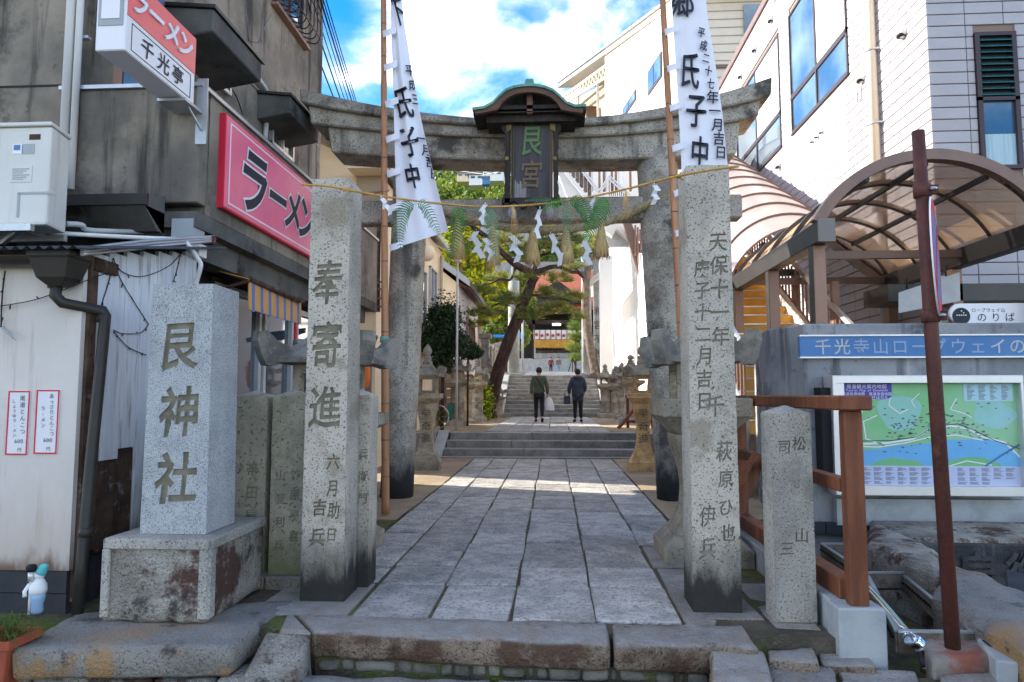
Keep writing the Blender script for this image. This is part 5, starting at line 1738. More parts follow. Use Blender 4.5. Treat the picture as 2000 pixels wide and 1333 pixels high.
# fairy light wire
fw_ = MB()
def wire_px(m, pts, Yf, r=.0035, tw=True):
    q = samp([P(x, y, Y) for x, y, Y in pts], len(pts) * 5)
    m.tube(q, r, 4)
    for i in range(3, len(q), 5):
        d = V(uni(-.03, .03), -.012, uni(-.035, .035))
        m.tube([q[i], q[i] + d], .004, 4)
Yc_ = 4.27
wire_px(fw_, [(-10, 600, Yc_), (60, 588, Yc_), (110, 572, Yc_), (160, 552, Yc_), (218, 530, 4.5)], 0)
fw2 = [(220, 505, 4.55), (240, 532, 4.62), (280, 540, 4.85), (330, 520, 5.2), (358, 490, 5.4)]
wire_px(fw_, [(x, y, PX(x, y, XS + .012).y) for x, y, _ in fw2], 0)
for lst in ([(222, 505), (235, 545), (262, 590), (290, 634)], [(220, 510), (214, 545), (200, 590), (190, 620)], [(290, 634), (275, 650), (240, 652), (222, 645)], [(222, 648), (250, 678), (286, 694)], [(352, 500), (345, 530), (338, 552)]):
    wire_px(fw_, [(x, y, PX(x, y, XS + .012).y) for x, y in lst], 0)
wire_px(fw_, [(10, 530, 4.27), (6, 560, 4.27), (3, 600, 4.27), (2, 640, 4.27)], 0, .005)
tag(fw_.build('fairy_light_wire', 'wire'), 'thin black string of fairy lights draped over the white shack', 'light string')
ic = MB().tube([P(5, 640, 4.25), P(18, 652, 4.25), P(32, 667, 4.25)], [.012, .009, .001], 6)
tag(ic.build('clear_light_tip', 'acgrey'), 'greyish light tip hanging at the far left of the shack', 'light')

# gnome statue and flower pot
gc = P(72, 1198, 4.15)
gn = thing('garden_statue', 'small white and blue garden figurine with a turquoise hat beside the shack', 'garden figurine', (gc.x, gc.y, gc.z))
m = MB()
zt0 = gc.z
m.lathe([(.028, zt0), (.036, zt0 + .015), (.034, zt0 + .06), (.042, zt0 + .09), (.044, zt0 + .12)], gc.x, gc.y, 14)
m.build('blue_trousers', mat('pale_blue', (.30, .45, .62), None, 3, .5, 0, rand=0), gn)
m = MB().lathe([(.043, zt0 + .115), (.050, zt0 + .14), (.048, zt0 + .17), (.032, zt0 + .20), (.026, zt0 + .21)], gc.x, gc.y, 14)
m.sphere((gc.x + .004, gc.y, zt0 + .235), .033, 12)
m.tube([(gc.x - .04, gc.y - .02, zt0 + .18), (gc.x - .055, gc.y - .04, zt0 + .14), (gc.x - .045, gc.y - .05, zt0 + .11)], .012, 7)
m.build('body', 'white', gn)
m = MB().tube(samp([(gc.x + .01, gc.y, zt0 + .245), (gc.x + .03, gc.y, zt0 + .275), (gc.x + .055, gc.y, zt0 + .29)], 8), [.034, .034, .032, .03, .027, .023, .018, .012, .006], 12)
m.build('hat', mat('turquoise', (.10, .45, .46), None, 3, .5, 0, rand=0), gn)
lx = P(62, 1100, 4.12)
so = thing('solar_lamp', 'small solar garden lamp with black cap next to the figurine', 'garden lamp', (lx.x, 4.12, gc.z))
MB().tube([(lx.x, 4.12, gc.z), (lx.x, 4.12, gc.z + .2)], .008, 8).build('stem', 'pvc', so)
MB().lathe([(.016, gc.z + .2), (.018, gc.z + .26)], lx.x, 4.12, 12).build('lens', 'alu', so)
MB().lathe([(.028, gc.z + .26), (.03, gc.z + .29), (.02, gc.z + .3)], lx.x, 4.12, 12).build('cap', 'black', so)
pt = thing('flower_pot', 'terracotta trough with straggly green grass at the lower left', 'flower pot', (-3.3, 3.75, 0))
c = P(-8, 1245, 3.75)
m = MB().sq([(.11, c.z - .30), (.16, c.z - .03), (.18, c.z - .03), (.18, c.z + .02), (.16, c.z + .02), (.15, c.z - .02)], c.x - .0, c.y, ratio=.7)
m.build('pot', 'terracotta', pt, bevel=.004)
m = MB()
for k in range(150):
    a = c + V(uni(-.14, .14), uni(-.08, .08), 0)
    d = V(uni(-.10, .16), uni(-.1, .08), uni(.03, .13))
    e = a + d + V(d.x * .8, d.y * .8, -uni(0, .09))
    s = V(-d.y, d.x, 0).normalized() * .003
    m.add([a - s, a + s, a + d + s, a + d - s, e], [(0, 1, 2, 3), (3, 2, 4)])
m.build('grass_blades', 'leafgreen', pt)
# ================================================================== RIGHT: WHITE STATION BUILDING
XA = 6.07
YA0, YA1 = 11.0, 25.2
ba = thing('white_building', 'white building with horizontal siding boards and blue reflecting windows on the right', 'building', (8, 14, 0))
MB().box(XA + .03, 16, YA0 + .03, YA1, -.3, 12.4).build('wall', 'sidingbase', ba)
MB().box(XA - .06, 16, YA0 - .05, YA1 + .1, 12.4, 12.6).build('roof_edge', 'brownmetal', ba)
wins = [(13.85, 17.15, 7.95, 11.05), (17.95, 22.2, 7.95, 11.05)]
ch_, cw_ = .194, .6
cand = []
def clip(a0, a1, z0, z1, holes):
    out = [(a0, a1)]
    for (h0, h1, k0, k1) in holes:
        if z1 > k0 + .01 and z0 < k1 - .01:
            nw = []
            for (p, q_) in out:
                if q_ <= h0 or p >= h1: nw.append((p, q_)); continue
                if p < h0: nw.append((p, h0))
                if q_ > h1: nw.append((h1, q_))
            out = nw
    return [(p, q_) for p, q_ in out if q_ - p > .03]
def boards(a0, a1, z0, z1, holes, axis):
    k = 0
    z = z0
    while z < z1:
        a = a0
        while a < a1 - .02:
            b2 = min(a + cw_, a1)
            for p, q_ in clip(a, b2, z, z + ch_, holes): cand.append((axis, p, q_, z))
            a = b2
        z += ch_
boards(YA0 + .0, YA1, 1.9, 12.35, wins, 'x')
LW = (P(1914, 300, YA0).x, P(1996, 300, YA0).x, P(1950, 331, YA0).z, P(1950, 64, YA0).z)
boards(XA, 11.2, 1.9, 8.6, [LW], 'y')
def vis(c):
    ax, p, q_, z = c
    y = (p + q_) / 2 if ax == 'x' else YA0
    x = XA if ax == 'x' else (p + q_) / 2
    return z < 1.5 + .585 * y * (1 if ax == 'x' else 1) and x / y < .72
cand = [c for c in cand if vis(c)]
cand.sort(key=lambda c: (c[1] if c[0] == 'x' else YA0 + (c[1] - XA) * .3))
mrest = MB()
shared = {}
for i, (ax, p, q_, z) in enumerate(cand):
    if ax == 'x': bx_ = (XA, XA + .034, p + .006, q_ - .006, z + .016, z + ch_ - .004)
    else: bx_ = (p + .006 if p > XA else p + .0, q_ - .006, YA0, YA0 + .034, z + .012, z + ch_ - .004)
    if i < 298:
        key = (ax, round(q_ - p, 3), p <= XA)
        if key not in shared:
            mm = MB().box(*bx_)
            o = mm.build('siding_board', 'siding', ba, bevel=.005)
            shared[key] = (o, Vector((bx_[0], bx_[2], bx_[4])))
        else:
            o0, b0 = shared[key]
            c = o0.copy(); COL.objects.link(c); c.parent = ba
            c.location = o0.location + Vector((bx_[0], bx_[2], bx_[4])) - b0
    else: mrest.box(*bx_)
o = mrest.build('far_siding_boards', 'siding', ba)
o['kind'] = 'stuff'
for (y0, y1, z0, z1), blind in zip(wins, (1, 1)):
    f = MB()
    ym, zd = (y0 + y1) / 2, 8.9
    fw2_ = .05
    for a0, a1, b0, b1 in ((y0, y1, z0, z0 + .06), (y0, y1, z1 - .06, z1), (y0, y1, zd - .09, zd + .03), (y0, y0 + .06, z0 + .06, z1 - .06), (y1 - .06, y1, z0 + .06, z1 - .06), (ym - .03, ym + .03, z0 + .06, zd - .09), (ym - .03, ym + .03, zd + .03, z1 - .06)):
        f.box(XA - .03, XA + .03, a0, a1, b0, b1)
    f.box(XA - .033, XA - .03, y0, y1, zd - .04, zd - .02)
    fo = f.build('window', 'frame', ba)
    for a0, a1, b0, b1, g in ((y0 + .06, ym - .03, z0 + .06, zd - .09, 'skyglass'), (ym + .03, y1 - .06, z0 + .06, zd - .09, 'skyglass'),
                              (y0 + .06, ym - .03, zd + .03, z1 - .06, 'white'), (ym + .03, y1 - .06, zd + .03, z1 - .06, 'skyglass')):
        MB().box(XA + .0, XA + .012, a0, a1, b0, b1).build('pane', g, fo)
    MB().box(XA - .05, XA + .0, y0 - .02, y1 + .02, z0 - .04, z0 - .002).build('window_sill', 'frame', ba)
x0, x1, z0, z1 = LW
f = MB()
zd = P(1430, 207, YA0).z
for a0, a1, b0, b1 in ((x0, x1, z0, z0 + .06), (x0, x1, z1 - .06, z1), (x0, x1, zd - .03, zd + .03), (x0, x0 + .07, z0 + .06, z1 - .06), (x1 - .07, x1, z0 + .06, z1 - .06)):
    f.box(a0, a1, YA0 - .04, YA0 + .03, b0, b1)
fo = f.build('louvre_window', 'frame', ba)
for k in range(10):
    z = zd + .05 + (z1 - .10 - zd) * k / 10
    MB().hexa([(x0 + .07, YA0 - .05, z), (x1 - .07, YA0 - .05, z), (x1 - .07, YA0 + .02, z + .06), (x0 + .07, YA0 + .02, z + .06), (x0 + .07, YA0 - .05, z + .012), (x1 - .07, YA0 - .05, z + .012), (x1 - .07, YA0 + .02, z + .072), (x0 + .07, YA0 + .02, z + .072)]).build('slat', 'louver', fo)
MB().box(x0 + .07, x1 - .07, YA0 + .022, YA0 + .03, zd, z1 - .05).build('dark_backing', 'black', fo)
MB().box(x0 + .07, x1 - .07, YA0 + .015, YA0 + .022, z0 + .06, z0 + .58).build('curtain', 'curtain', fo)
MB().box(x0 + .07, x1 - .07, YA0 + .014, YA0 + .022, z0 + .585, zd - .03).build('pane', 'skyglass', fo)
# pipe and vents
xp = XA - .11
yp = PX(1701, 100, xp).y
m = MB().tube([(xp, yp, 12.5), (xp, yp, 5.1)], .085, 14)
m.build('drain_pipe', mat('cream_pipe', (.72, .62, .48), None, 3, .45, .03, rand=0), ba)
MB().tube([(xp, yp, 5.12), (xp, yp, 4.72)], .10, 14).tube([(xp, yp, 4.75), (xp, yp, 4.6), (xp + .05, yp + .02, 4.4), (xp + .06, yp + .02, 1.5)], .085, 14).build('drain_pipe', 'pvcgrey', ba)
for yy in (100, 248):
    z = PX(1701, yy, xp).z
    MB().tube([(xp, yp, z - .02), (xp, yp, z + .02)], .10, 12).box(xp, XA, yp - .12, yp - .10, z - .015, z + .015).build('pipe_clip', 'steel', ba)
def vent(px, py, r=.10):
    c = PX(px, py, XA)
    v = MB()
    v.sphere((c.x - .02, c.y, c.z), r, 12, 0, 1.1)
    vo = v.build('vent_hood', 'white', ba)
    MB().lathe([(r * .75, c.z - r * .98), (r * .7, c.z - r * .5)], c.x - .05, c.y, 12).build('dark_opening', 'black', vo)
for a in ((1765, 62), (1508, 37), (1476, 95), (1448, 147), (1685, 151), (1523, 322)): vent(*a)
for a in ((1589, 275), (1598, 266), (1607, 257)): vent(*a, .05)
for px, py in ((1673, 190), (1681, 183)):
    c = PX(px, py, XA)
    MB().box(XA - .02, XA, c.y - .05, c.y + .05, c.z - .12, c.z + .12).build('small_bracket', 'siding', ba)

# ---- cream station building behind, inclined roof
bb2 = thing('station_building', 'cream station building behind with long sloping roof, brown soffit and small windows', 'building', (6, 30, 0))
C0 = V(6.25, 28, 0); C1 = V(3.55, 44, 0)
def hz_(p, z): return V(p.x, p.y, z)
dirn = (C1 - C0).normalized(); nrm_ = V(-dirn.y, dirn.x, 0)
m = MB()
zc = 20
m.hexa([hz_(C0, 9), hz_(V(16, 28, 0), 9), hz_(V(16, 44, 0), 9), hz_(C1, 9), hz_(C0, P(1375, -40, 28).z), hz_(V(16, 28, 0), P(1375, -40, 28).z), hz_(V(16, 44, 0), P(1187, 88, 44).z), hz_(C1, P(1187, 88, 44).z)])
m.build('wall', 'creamsiding', bb2)
def onwall(px, py):
    d = ray(px, py)
    # intersection with the vertical plane through C0,C1
    t = (C0 - CAMP).dot(nrm_) / d.dot(nrm_)
    return CAMP + d * t
m = MB()
for k in range(36):
    s = k / 36
    a = C0.lerp(C1, s); b = C0.lerp(C1, s + .02)
for k in range(44):
    z = 9.2 + k * .32
    ztop_at = lambda s: P(1375, -40, 28).z * (1 - s) + P(1187, 88, 44).z * s
    s0_ = max(0., (z + .1 - ztop_at(0)) / (ztop_at(1) - ztop_at(0)))
    if s0_ >= .98: continue
    A0 = C0.lerp(C1, s0_)
    m.add([hz_(A0, z) + nrm_ * .01, hz_(C1, z) + nrm_ * .01, hz_(C1, z + .02) + nrm_ * .01, hz_(A0, z + .02) + nrm_ * .01], [(0, 1, 2, 3)])
o = m.build('siding_joint_lines', 'beige', bb2)
for quad in (((1266, 139), (1293, 104), (1293, 149), (1266, 190)), ((1218, 214), (1243, 174), (1243, 214), (1218, 214))):
    ps = [onwall(*q_) for q_ in quad]
    w0 = MB()
    za, zb3 = min(p.z for p in ps), max(p.z for p in ps)
    a, b = ps[0], ps[1]
    zm0, zm1 = (ps[3].z + ps[2].z) / 2, (ps[0].z + ps[1].z) / 2
    off = nrm_ * .06
    def pp_(q_, z, o_=0): return V(q_.x, q_.y, z) + nrm_ * o_
    w0.add([pp_(a, zm0, .06), pp_(b, zm0, .06), pp_(b, zm1, .06), pp_(a, zm1, .06), pp_(a, zm0, .0), pp_(b, zm0, .0), pp_(b, zm1, 0), pp_(a, zm1, 0)], [(0, 1, 2, 3), (4, 7, 6, 5), (0, 4, 5, 1), (1, 5, 6, 2), (2, 6, 7, 3), (3, 7, 4, 0)])
    wo_ = w0.build('window', 'frame', bb2)
    for s0, s1 in ((.05, .47), (.53, .95)):
        p0, p1 = a.lerp(b, s0), a.lerp(b, s1)
        MB().add([pp_(p0, zm0 + .1, .075), pp_(p1, zm0 + .1, .075), pp_(p1, zm1 - .1, .075), pp_(p0, zm1 - .1, .075)], [(0, 1, 2, 3)]).build('pane', 'skyglass', wo_)
# front face window and courses
a, b = P(1453, 72, 28), P(1495, 10, 28)
MB().box(a.x, b.x + .5, 27.9, 27.99, a.z, b.z).build('window', 'skyglass', bb2)
MB().box(6.25, 16, 27.93, 27.97, P(1430, 133, 28).z, P(1430, 127, 28).z).build('drip_band', 'brownmetal', bb2)
m = MB()
for k in range(30):
    z = 9.2 + k * .36
    m.box(6.25, 12, 27.975, 27.985, z, z + .025)
m.build('course_joint_lines', 'beige', bb2)
# roof: metal top, white fascia, brown soffit
def rp(px, py, Y): return P(px, py, Y)
r0, r1 = rp(1382, -52, 27.0), rp(1086, 166, 60)
for nm, dz, th, mt, wx in (('roof_sheet', .22, .12, 'skyglass', 0), ('fascia', -.05, .26, 'pvcgrey', .05), ('soffit_board', -.12, .06, 'redroof', .12)):
    a, b = r0 + V(wx, 0, dz), r1 + V(wx, 0, dz)
    MB().hexa([a - V(0, 0, th), a + V(9, 0, -th), b + V(9, 0, -th), b - V(0, 0, th), a, a + V(9, 0, 0), b + V(9, 0, 0), b]).build(nm, mt if nm != 'roof_sheet' else 'steel', bb2)
# open truss bay
tr = [(1187, 152), (1098, 212)]
ta, tb = P(1186, 128, 43.5), P(1096, 192, 59)
ta2, tb2 = P(1186, 150, 43.5), P(1096, 207, 59)
m = MB().bar(ta, tb, .18).bar(ta2, tb2, .18)
n = 16
for k in range(n):
    p, q_ = ta.lerp(tb, k / n), ta2.lerp(tb2, (k + .5) / n)
    m.bar(p, q_, .07).bar(q_, ta.lerp(tb, (k + 1) / n), .07)
m.build('truss', 'creamsiding', bb2)
for s, yb3 in ((.02, 215), (.16, 215), (.55, 215)):
    p = ta2.lerp(tb2, s)
    MB().bar(p, (p.x, p.y, p.z - 5), .16).build('truss_post', 'creamsiding', bb2)
MB().hexa([P(1190, 230, 47) , P(1120, 230, 62), P(1120, 230, 62.3), P(1190, 230, 47.3), P(1190, 160, 47), P(1120, 195, 62), P(1120, 195, 62.3), P(1190, 160, 47.3)]).build('inner_wall', 'beige', bb2)
# rounded metal roof peeping over the torii
m = MB()
c = P(1165, 240, 55)
for k in range(5):
    MB().lathe([(2.3 - .0, 0), (2.28, .01)], 0, 0, 4)
def barrel(name, X0, X1, ya, yb_, za, zb3, rise, mt, par, nseg=1, ribm=None, th=.03, n=24, ribs=8, rw=.055):
    """barrel roof between X0..X1 along Y from (ya, spring za) to (yb, spring zb)"""
    W2 = (X1 - X0) / 2
    Rr = (W2 * W2 + rise * rise) / (2 * rise)
    a0 = math.asin(min(1, W2 / Rr))
    def arc(t, r=0.):
        a = -a0 + 2 * a0 * t
        return ((X0 + X1) / 2 + (Rr + r) * math.sin(a), (Rr + r) * math.cos(a) - (Rr - rise))
    for s in range(ribs):
        v0, v1 = s / ribs, (s + 1) / ribs
        def fn(u, v):
            x, h = arc(u)
            k = v0 + (v1 - v0) * v
            return (x, ya + (yb_ - ya) * k, za + (zb3 - za) * k + h)
        if mt: MB().grid(fn, n, 1).build(name, mt, par)
    for s in range(ribs + 1):
        k = s / ribs
        pts = [(arc(t / n, .02)[0], ya + (yb_ - ya) * k, za + (zb3 - za) * k + arc(t / n, .02)[1]) for t in range(n + 1)]
        m = MB()
        for p_, q_ in zip(pts, pts[1:]): m.bar(p_, q_, rw, rw * 1.3)
        m.build('rib', ribm or 'brownmetal', par, merge=False)
    return arc
pr2 = thing('rounded_roof', 'pinkish metal barrel roof seen just above the torii beam', 'roof', (3, 50, 14))
barrel('roof_panel', P(1120, 300, 50).x, P(1190, 300, 50).x, 50, 56, P(1430, 240, 50).z, P(1430, 236, 56).z, 1.5, 'copper', pr2, ribs=4)

# ---- stair with its barrel canopy
sc_ = thing('stair_canopy', 'pinkish ribbed metal barrel roof climbing over the yellow stairs', 'canopy', (4.5, 13, 3.4))
barrel('roof_panel', 3.18, 5.85, 12.25, 21.5, 3.42, 8.6, .95, 'copper', sc_, ribs=12, rw=.026)
for x in (3.18, 5.85):
    MB().bar((x, 12.25, 3.34), (x, 21.5, 8.52), .12, .2).build('edge_beam', 'brownmetal', sc_)
ys_ = thing('yellow_stairs', 'steep stairs with yellow risers and brown balusters behind the entrance pillar', 'stairs', (3.4, 10, .9))
for i in range(24):
    y0 = 9.6 + i * .335; z1 = 1.05 + i * .2
    MB().box(2.68, 4.35, y0, y0 + .36, z1 - .2, z1 - .025).build('riser', 'yellow', ys_)
    MB().box(2.68, 4.35, y0 - .02, y0 + .04, z1 - .023, z1).build('nosing', 'alu', ys_)
for x in (2.64, 4.38):
    MB().prism([(9.55, .0 if x < 3 else .6), (9.55, 1.1), (17.7, 5.95), (17.7, 5.4), (10.2, .0 if x < 3 else .6)], 'x', x - .03, x + .03).build('stringer_wall', 'concR' if x < 3 else 'white', ys_)
    MB().bar((x, 9.5, 1.95), (x, 17.7, 6.85), .05, .08).build('handrail', 'alu', ys_)
    MB().bar((x, 9.5, 1.15), (x, 17.7, 6.05), .05, .08).build('bottom_rail', 'alu', ys_)
    for k in range(48):
        y = 9.6 + k * .17
        z = 1.2 + (y - 9.6) * .597
        MB().box(x - .015, x + .015, y - .012, y + .012, z, z + .72).build('baluster', 'brownpost', ys_)
for y in (10.9, 12.6, 14.4, 16.2):
    z = .9 + (y - 9.6) * .597
    for x in (2.62, 4.42):
        MB().box(x - .05, x + .05, y - .05, y + .05, z - .2, 3.36 + max(-.2, (y - 12.25) * .56)).build('post', 'brownpost', ys_)
# ---- front canopy
cy0, cy1 = 8.35, 12.2
cn = thing('entrance_canopy', 'brown arched canopy with smoky translucent sheets in front of the white building', 'canopy', (4.5, 8.4, 2.2))
CX0, CX1, CZ = 3.27, 5.88, 3.46
arcf = barrel('smoky_sheet', CX0, CX1, cy0 + .06, cy1, CZ, CZ, .78, 'smoke', cn, ribs=4, ribm='darkmetal')
n = 32
m = MB()
pts = [(arcf(t / n, .0)[0], arcf(t / n, .0)[1]) for t in range(n + 1)]
po = [(arcf(t / n, .13)[0], arcf(t / n, .13)[1]) for t in range(n + 1)]
for i in range(n):
    m.hexa([(pts[i][0], cy0 - .04, CZ + pts[i][1] - .02), (pts[i + 1][0], cy0 - .04, CZ + pts[i + 1][1] - .02), (pts[i + 1][0], cy0 + .1, CZ + pts[i + 1][1] - .02), (pts[i][0], cy0 + .1, CZ + pts[i][1] - .02),
            (po[i][0], cy0 - .04, CZ + po[i][1] - .02), (po[i + 1][0], cy0 - .04, CZ + po[i + 1][1] - .02), (po[i + 1][0], cy0 + .1, CZ + po[i + 1][1] - .02), (po[i][0], cy0 + .1, CZ + po[i][1] - .02)])
m.build('front_arch', 'brownmetal', cn, merge=True)
for t in (.27, .5, .73):
    x, h = arcf(t)
    MB().bar((x, cy0 + .1, CZ + h - .03), (x, cy1, CZ + h - .03), .05, .06).build('purlin', 'darkmetal', cn)
for x in (CX0, CX1):
    MB().box(x - .09, x + .09, cy0 - .1, cy1 + .1, CZ - .24, CZ + .02).build('side_beam', 'darkmetal', cn, bevel=.01)
    MB().box(x - .10, x + .10, cy0 - .13, cy0 - .1, CZ - .25, CZ + .03).build('beam_cap', mat('cap_grey', (.20, .18, .16), None, 3, .5, 0, rand=0) if x == CX0 else bpy.data.materials['cap_grey'], cn)
    for y in (cy0 + .12, 10.2, cy1 - .1):
        MB().box(x - .075, x + .075, y, y + .15, 0, CZ - .24).build('post', 'brownpost', cn, bevel=.006)
        MB().box(x - .078 if x == CX0 else x + .0, x - .074 if x == CX0 else x + .004, y, y + .15, 0, CZ - .24).build('post_edge', 'darkmetal', cn)
for y, z in ((9.9, CZ - .02), (12.15, CZ - .02)):
    MB().box(CX0 + .09, CX1 - .09, y, y + .09, z - .11, z + .0).build('cross_tie', 'brownmetal', cn)
MB().box(CX0 + .09, 4.5, 12.6, 12.7, CZ + .1, CZ + .22).build('cross_tie', 'darkmetal', cn)
# things under the canopy
hs_ = thing('hanging_sign', 'blank white sign board hanging on chains under the brown canopy', 'sign', P(1815, 560, 9.4))
MB().hexa([P(1755, 612, 9.3), P(1876, 588, 9.3), P(1876, 588, 9.33), P(1755, 612, 9.33), P(1755, 572, 9.3), P(1874, 532, 9.3), P(1874, 532, 9.33), P(1755, 572, 9.33)]).build('board', 'pvcgrey', hs_)
for x, y in ((1771, 565), (1847, 540)): MB().tube([P(x, y, 9.3), P(x, y - 20, 9.3)], .012, 5).build('chain', 'black', hs_)
sgn = thing('direction_sign', 'white pill-shaped sign with a black arrow disc reading のりば', 'sign', P(1910, 612, 8.6))
YS2 = 8.7
a, b = P(1856, 628, YS2), P(2010, 601, YS2)
rr = (b.z - a.z) / 2 + .04
poly = [(a.x + rr + rr * math.cos(PI / 2 + PI * i / 10), a.z + rr * .8 + rr * math.sin(PI / 2 + PI * i / 10)) for i in range(11)] + [(b.x, a.z - .03), (b.x, a.z + rr * 1.8)]
MB().prism(poly, 'y', YS2, YS2 + .04).build('panel', 'signwhite', sgn)
c = P(1877, 618, YS2)
MB().tube([(c.x, YS2 - .01, c.z), (c.x, YS2, c.z)], .105, 20).build('black_disc', 'letter', sgn)
m = MB()
for k in range(5): m.box(c.x - .06 + k * .026, c.x - .045 + k * .026, YS2 - .014, YS2 - .01, c.z + .005, c.z + .018)
for k in (1, 2): m.box(c.x + .045 - k * .025, c.x + .058 - k * .025, YS2 - .014, YS2 - .01, c.z + .01 + k * .024, c.z + .022 + k * .024)
m.build('dotted_arrow', 'letterwhite', sgn)
m = MB()
c = P(1930, 606, YS2); m.text('ロープウェイ山', c, (1, 0, 0), (0, 0, 1), .055, .004)
c = P(1945, 620, YS2); m.text('のりば', c, (1, 0, 0), (0, 0, 1), .12, .004, pitch=1.4)
m.build('lettering', 'letter', sgn)
m = MB().box(4.9, 8, 10.2, 11, 2.75, 3.0)
tag(m.build('shop_soffit', 'darkmetal'), 'grey ceiling edge of the entrance under the canopy', 'ceiling')

# ---- concrete wall with blue sign and map board
cw = thing('concrete_wall', 'grey weathered concrete wall with chamfered end carrying the sign and the map', 'wall', (4, 7.8, 0))
zt = 2.17
m = MB().prism([(2.60, 7.7), (9.5, 7.7), (9.5, 8.0), (2.75, 8.0), (2.84, 9.6), (2.60, 9.6), (2.42, 7.95)] if False else [(2.78, 7.7), (9.5, 7.7), (9.5, 8.0), (2.9, 8.0), (2.92, 9.5), (2.74, 9.5), (2.55, 8.3)], 'z', -.45, zt)
m.build('wall', 'concR', cw, bevel=.02)
MB().box(3.02, 9.5, 7.60, 7.698, .0, .28).build('pale_plinth', 'conclight', cw)
for k in range(3):
    MB().box(2.72 + k * .19, 2.9 + k * .19, 7.62, 7.698, -.1, .02 + .0).build('dark_block', 'darkboard', cw)
bs = thing('blue_sign', 'long faded blue sign with white characters 千光寺山ロープウェイのりば', 'sign', P(1800, 678, 7.65))
a, b = P(1563, 698, 7.64), P(2075, 655, 7.64)
MB().box(a.x, b.x, 7.64, 7.698, a.z, b.z).build('panel', 'signblue', bs)
for z in (a.z - .012, b.z): MB().box(a.x - .005, b.x, 7.625, 7.698, z, z + .016).build('trim', 'alu', bs)
x = a.x + .245
for i, ch in enumerate('千光寺山ロープウェイのりば'):
    MB().text(ch, (x, 7.638, (a.z + b.z) / 2), (1, 0, 0), (0, 0, 1), .18, .002, .010).build('character', 'pvcgrey' if i in (0, 1) or i > 8 else bpy.data.materials.get('fadedletter') or mat('fadedletter', (.28, .36, .50), None, 3, .6, 0, rand=0), bs)
    x += .204
mb = thing('map_board', 'framed tourist map board with green land, blue water and rows of small print', 'notice board', P(1810, 850, 7.5))
YM = 7.50
a, b = P(1652, 948, YM), P(1986, 748, YM)
oa, ob = P(1634, 968, YM - .06), P(1999, 733, YM - .06)
m = MB()
for r_ in ((oa.x, ob.x, oa.z, a.z), (oa.x, ob.x, b.z, ob.z), (oa.x, a.x, a.z, b.z), (b.x, ob.x, a.z, b.z)): m.box(r_[0], r_[1], YM - .06, YM + .19, r_[2], r_[3])
m.build('frame', 'alu', mb, bevel=.006)
m = MB().box(oa.x - .1, oa.x - .002, YM - .0, YM + .19, a.z, b.z - .05)
m.build('side_lamp_box', 'black', mb)
W_, H_ = b.x - a.x, b.z - a.z
MB().box(a.x, b.x, YM + .02, YM + .05, a.z, b.z).build('map_base', mat('map_green', (.22, .50, .22), (.30, .56, .32), 1.5, .5, 0, rand=0), mb)
def up_(u, v, d=.0): return (a.x + W_ * u, YM + .02 - d, a.z + H_ * v)
def sheetp(nm, poly, mt, d):
    MB().add([up_(u, v, d) for u, v in poly], [tuple(range(len(poly)))]).build(nm, mt, mb)
mapcy = mat('map_cyan', (.33, .58, .56), (.27, .54, .44), 2.5, .5, 0, rand=0)
mapbl = mat('map_blue', (.14, .40, .68), (.17, .45, .72), 1.2, .5, 0, rand=0)
mapla = mat('map_lavender', (.48, .52, .68), None, 1.2, .5, 0, rand=0)
mappu = mat('map_violet', (.09, .06, .36), None, 1.2, .5, 0, rand=0)
def blob(cx, cy, rx, ry, n=20, ph=0.): return [(cx + rx * math.cos(2 * PI * i / n) * (1 + .18 * math.sin(3 * 2 * PI * i / n + ph)), cy + ry * math.sin(2 * PI * i / n) * (1 + .15 * math.cos(2 * 2 * PI * i / n + ph))) for i in range(n)]
sheetp('pale_area', blob(.33, .70, .12, .2), mapcy, .001)
sheetp('pale_area', blob(.86, .70, .12, .14, 20, 2), mapcy, .001)
sheetp('water', [(0, .19), (1, .19), (1, .30), (.93, .40), (.83, .455), (.6, .44), (.45, .40), (.3, .385), (.2, .35), (.08, .335), (0, .33)], mapbl, .002)
sheetp('island', [(.14, .19), (.2, .235), (.27, .265), (.34, .25), (.42, .24), (.46, .19)], 'leafgreen' if False else mat('map_island', (.18, .46, .2), None, 3, .5, 0, rand=0), .003)
sheetp('island', [(.56, .19), (.62, .25), (.72, .28), (.8, .27), (.88, .22), (.9, .19)], bpy.data.materials['map_island'], .003)
sheetp('legend_strip', [(0, 0), (1, 0), (1, .19), (0, .19)], mapla, .004)
sheetp('legend_box', [(.70, .82), (.98, .82), (.98, .99), (.70, .99)], mat('map_pale', (.42, .62, .68), None, 1.2, .5, 0, rand=0), .004)
sheetp('header', [(0, .84), (.26, .84), (.285, .86), (.29, .89), (.29, 1.0), (0, 1.0)], mappu, .005)
m = MB()
for i, (s, sz) in enumerate((('尾道観光案内地図', .05), ('Tourist Map of Onomichi', .036), ('尾道旅游地图　尾道旅遊地図', .038), ('오노미치관광안내지도', .042))):
    m.text(s, up_(.145, .965 - i * .037, .006), (1, 0, 0), (0, 0, 1), sz, .001)
m.build('header_lettering', 'letterwhite', mb)
def mline(pts, wv, d=.0035):
    m = MB()
    for (u0, v0), (u1, v1) in zip(pts, pts[1:]):
        A, B = Vector(up_(u0, v0, d)), Vector(up_(u1, v1, d))
        t = (B - A).normalized(); s = V(-t.z, 0, t.x) * wv / 2
        m.add([A - s, B - s, B + s, A + s], [(0, 1, 2, 3)])
    return m
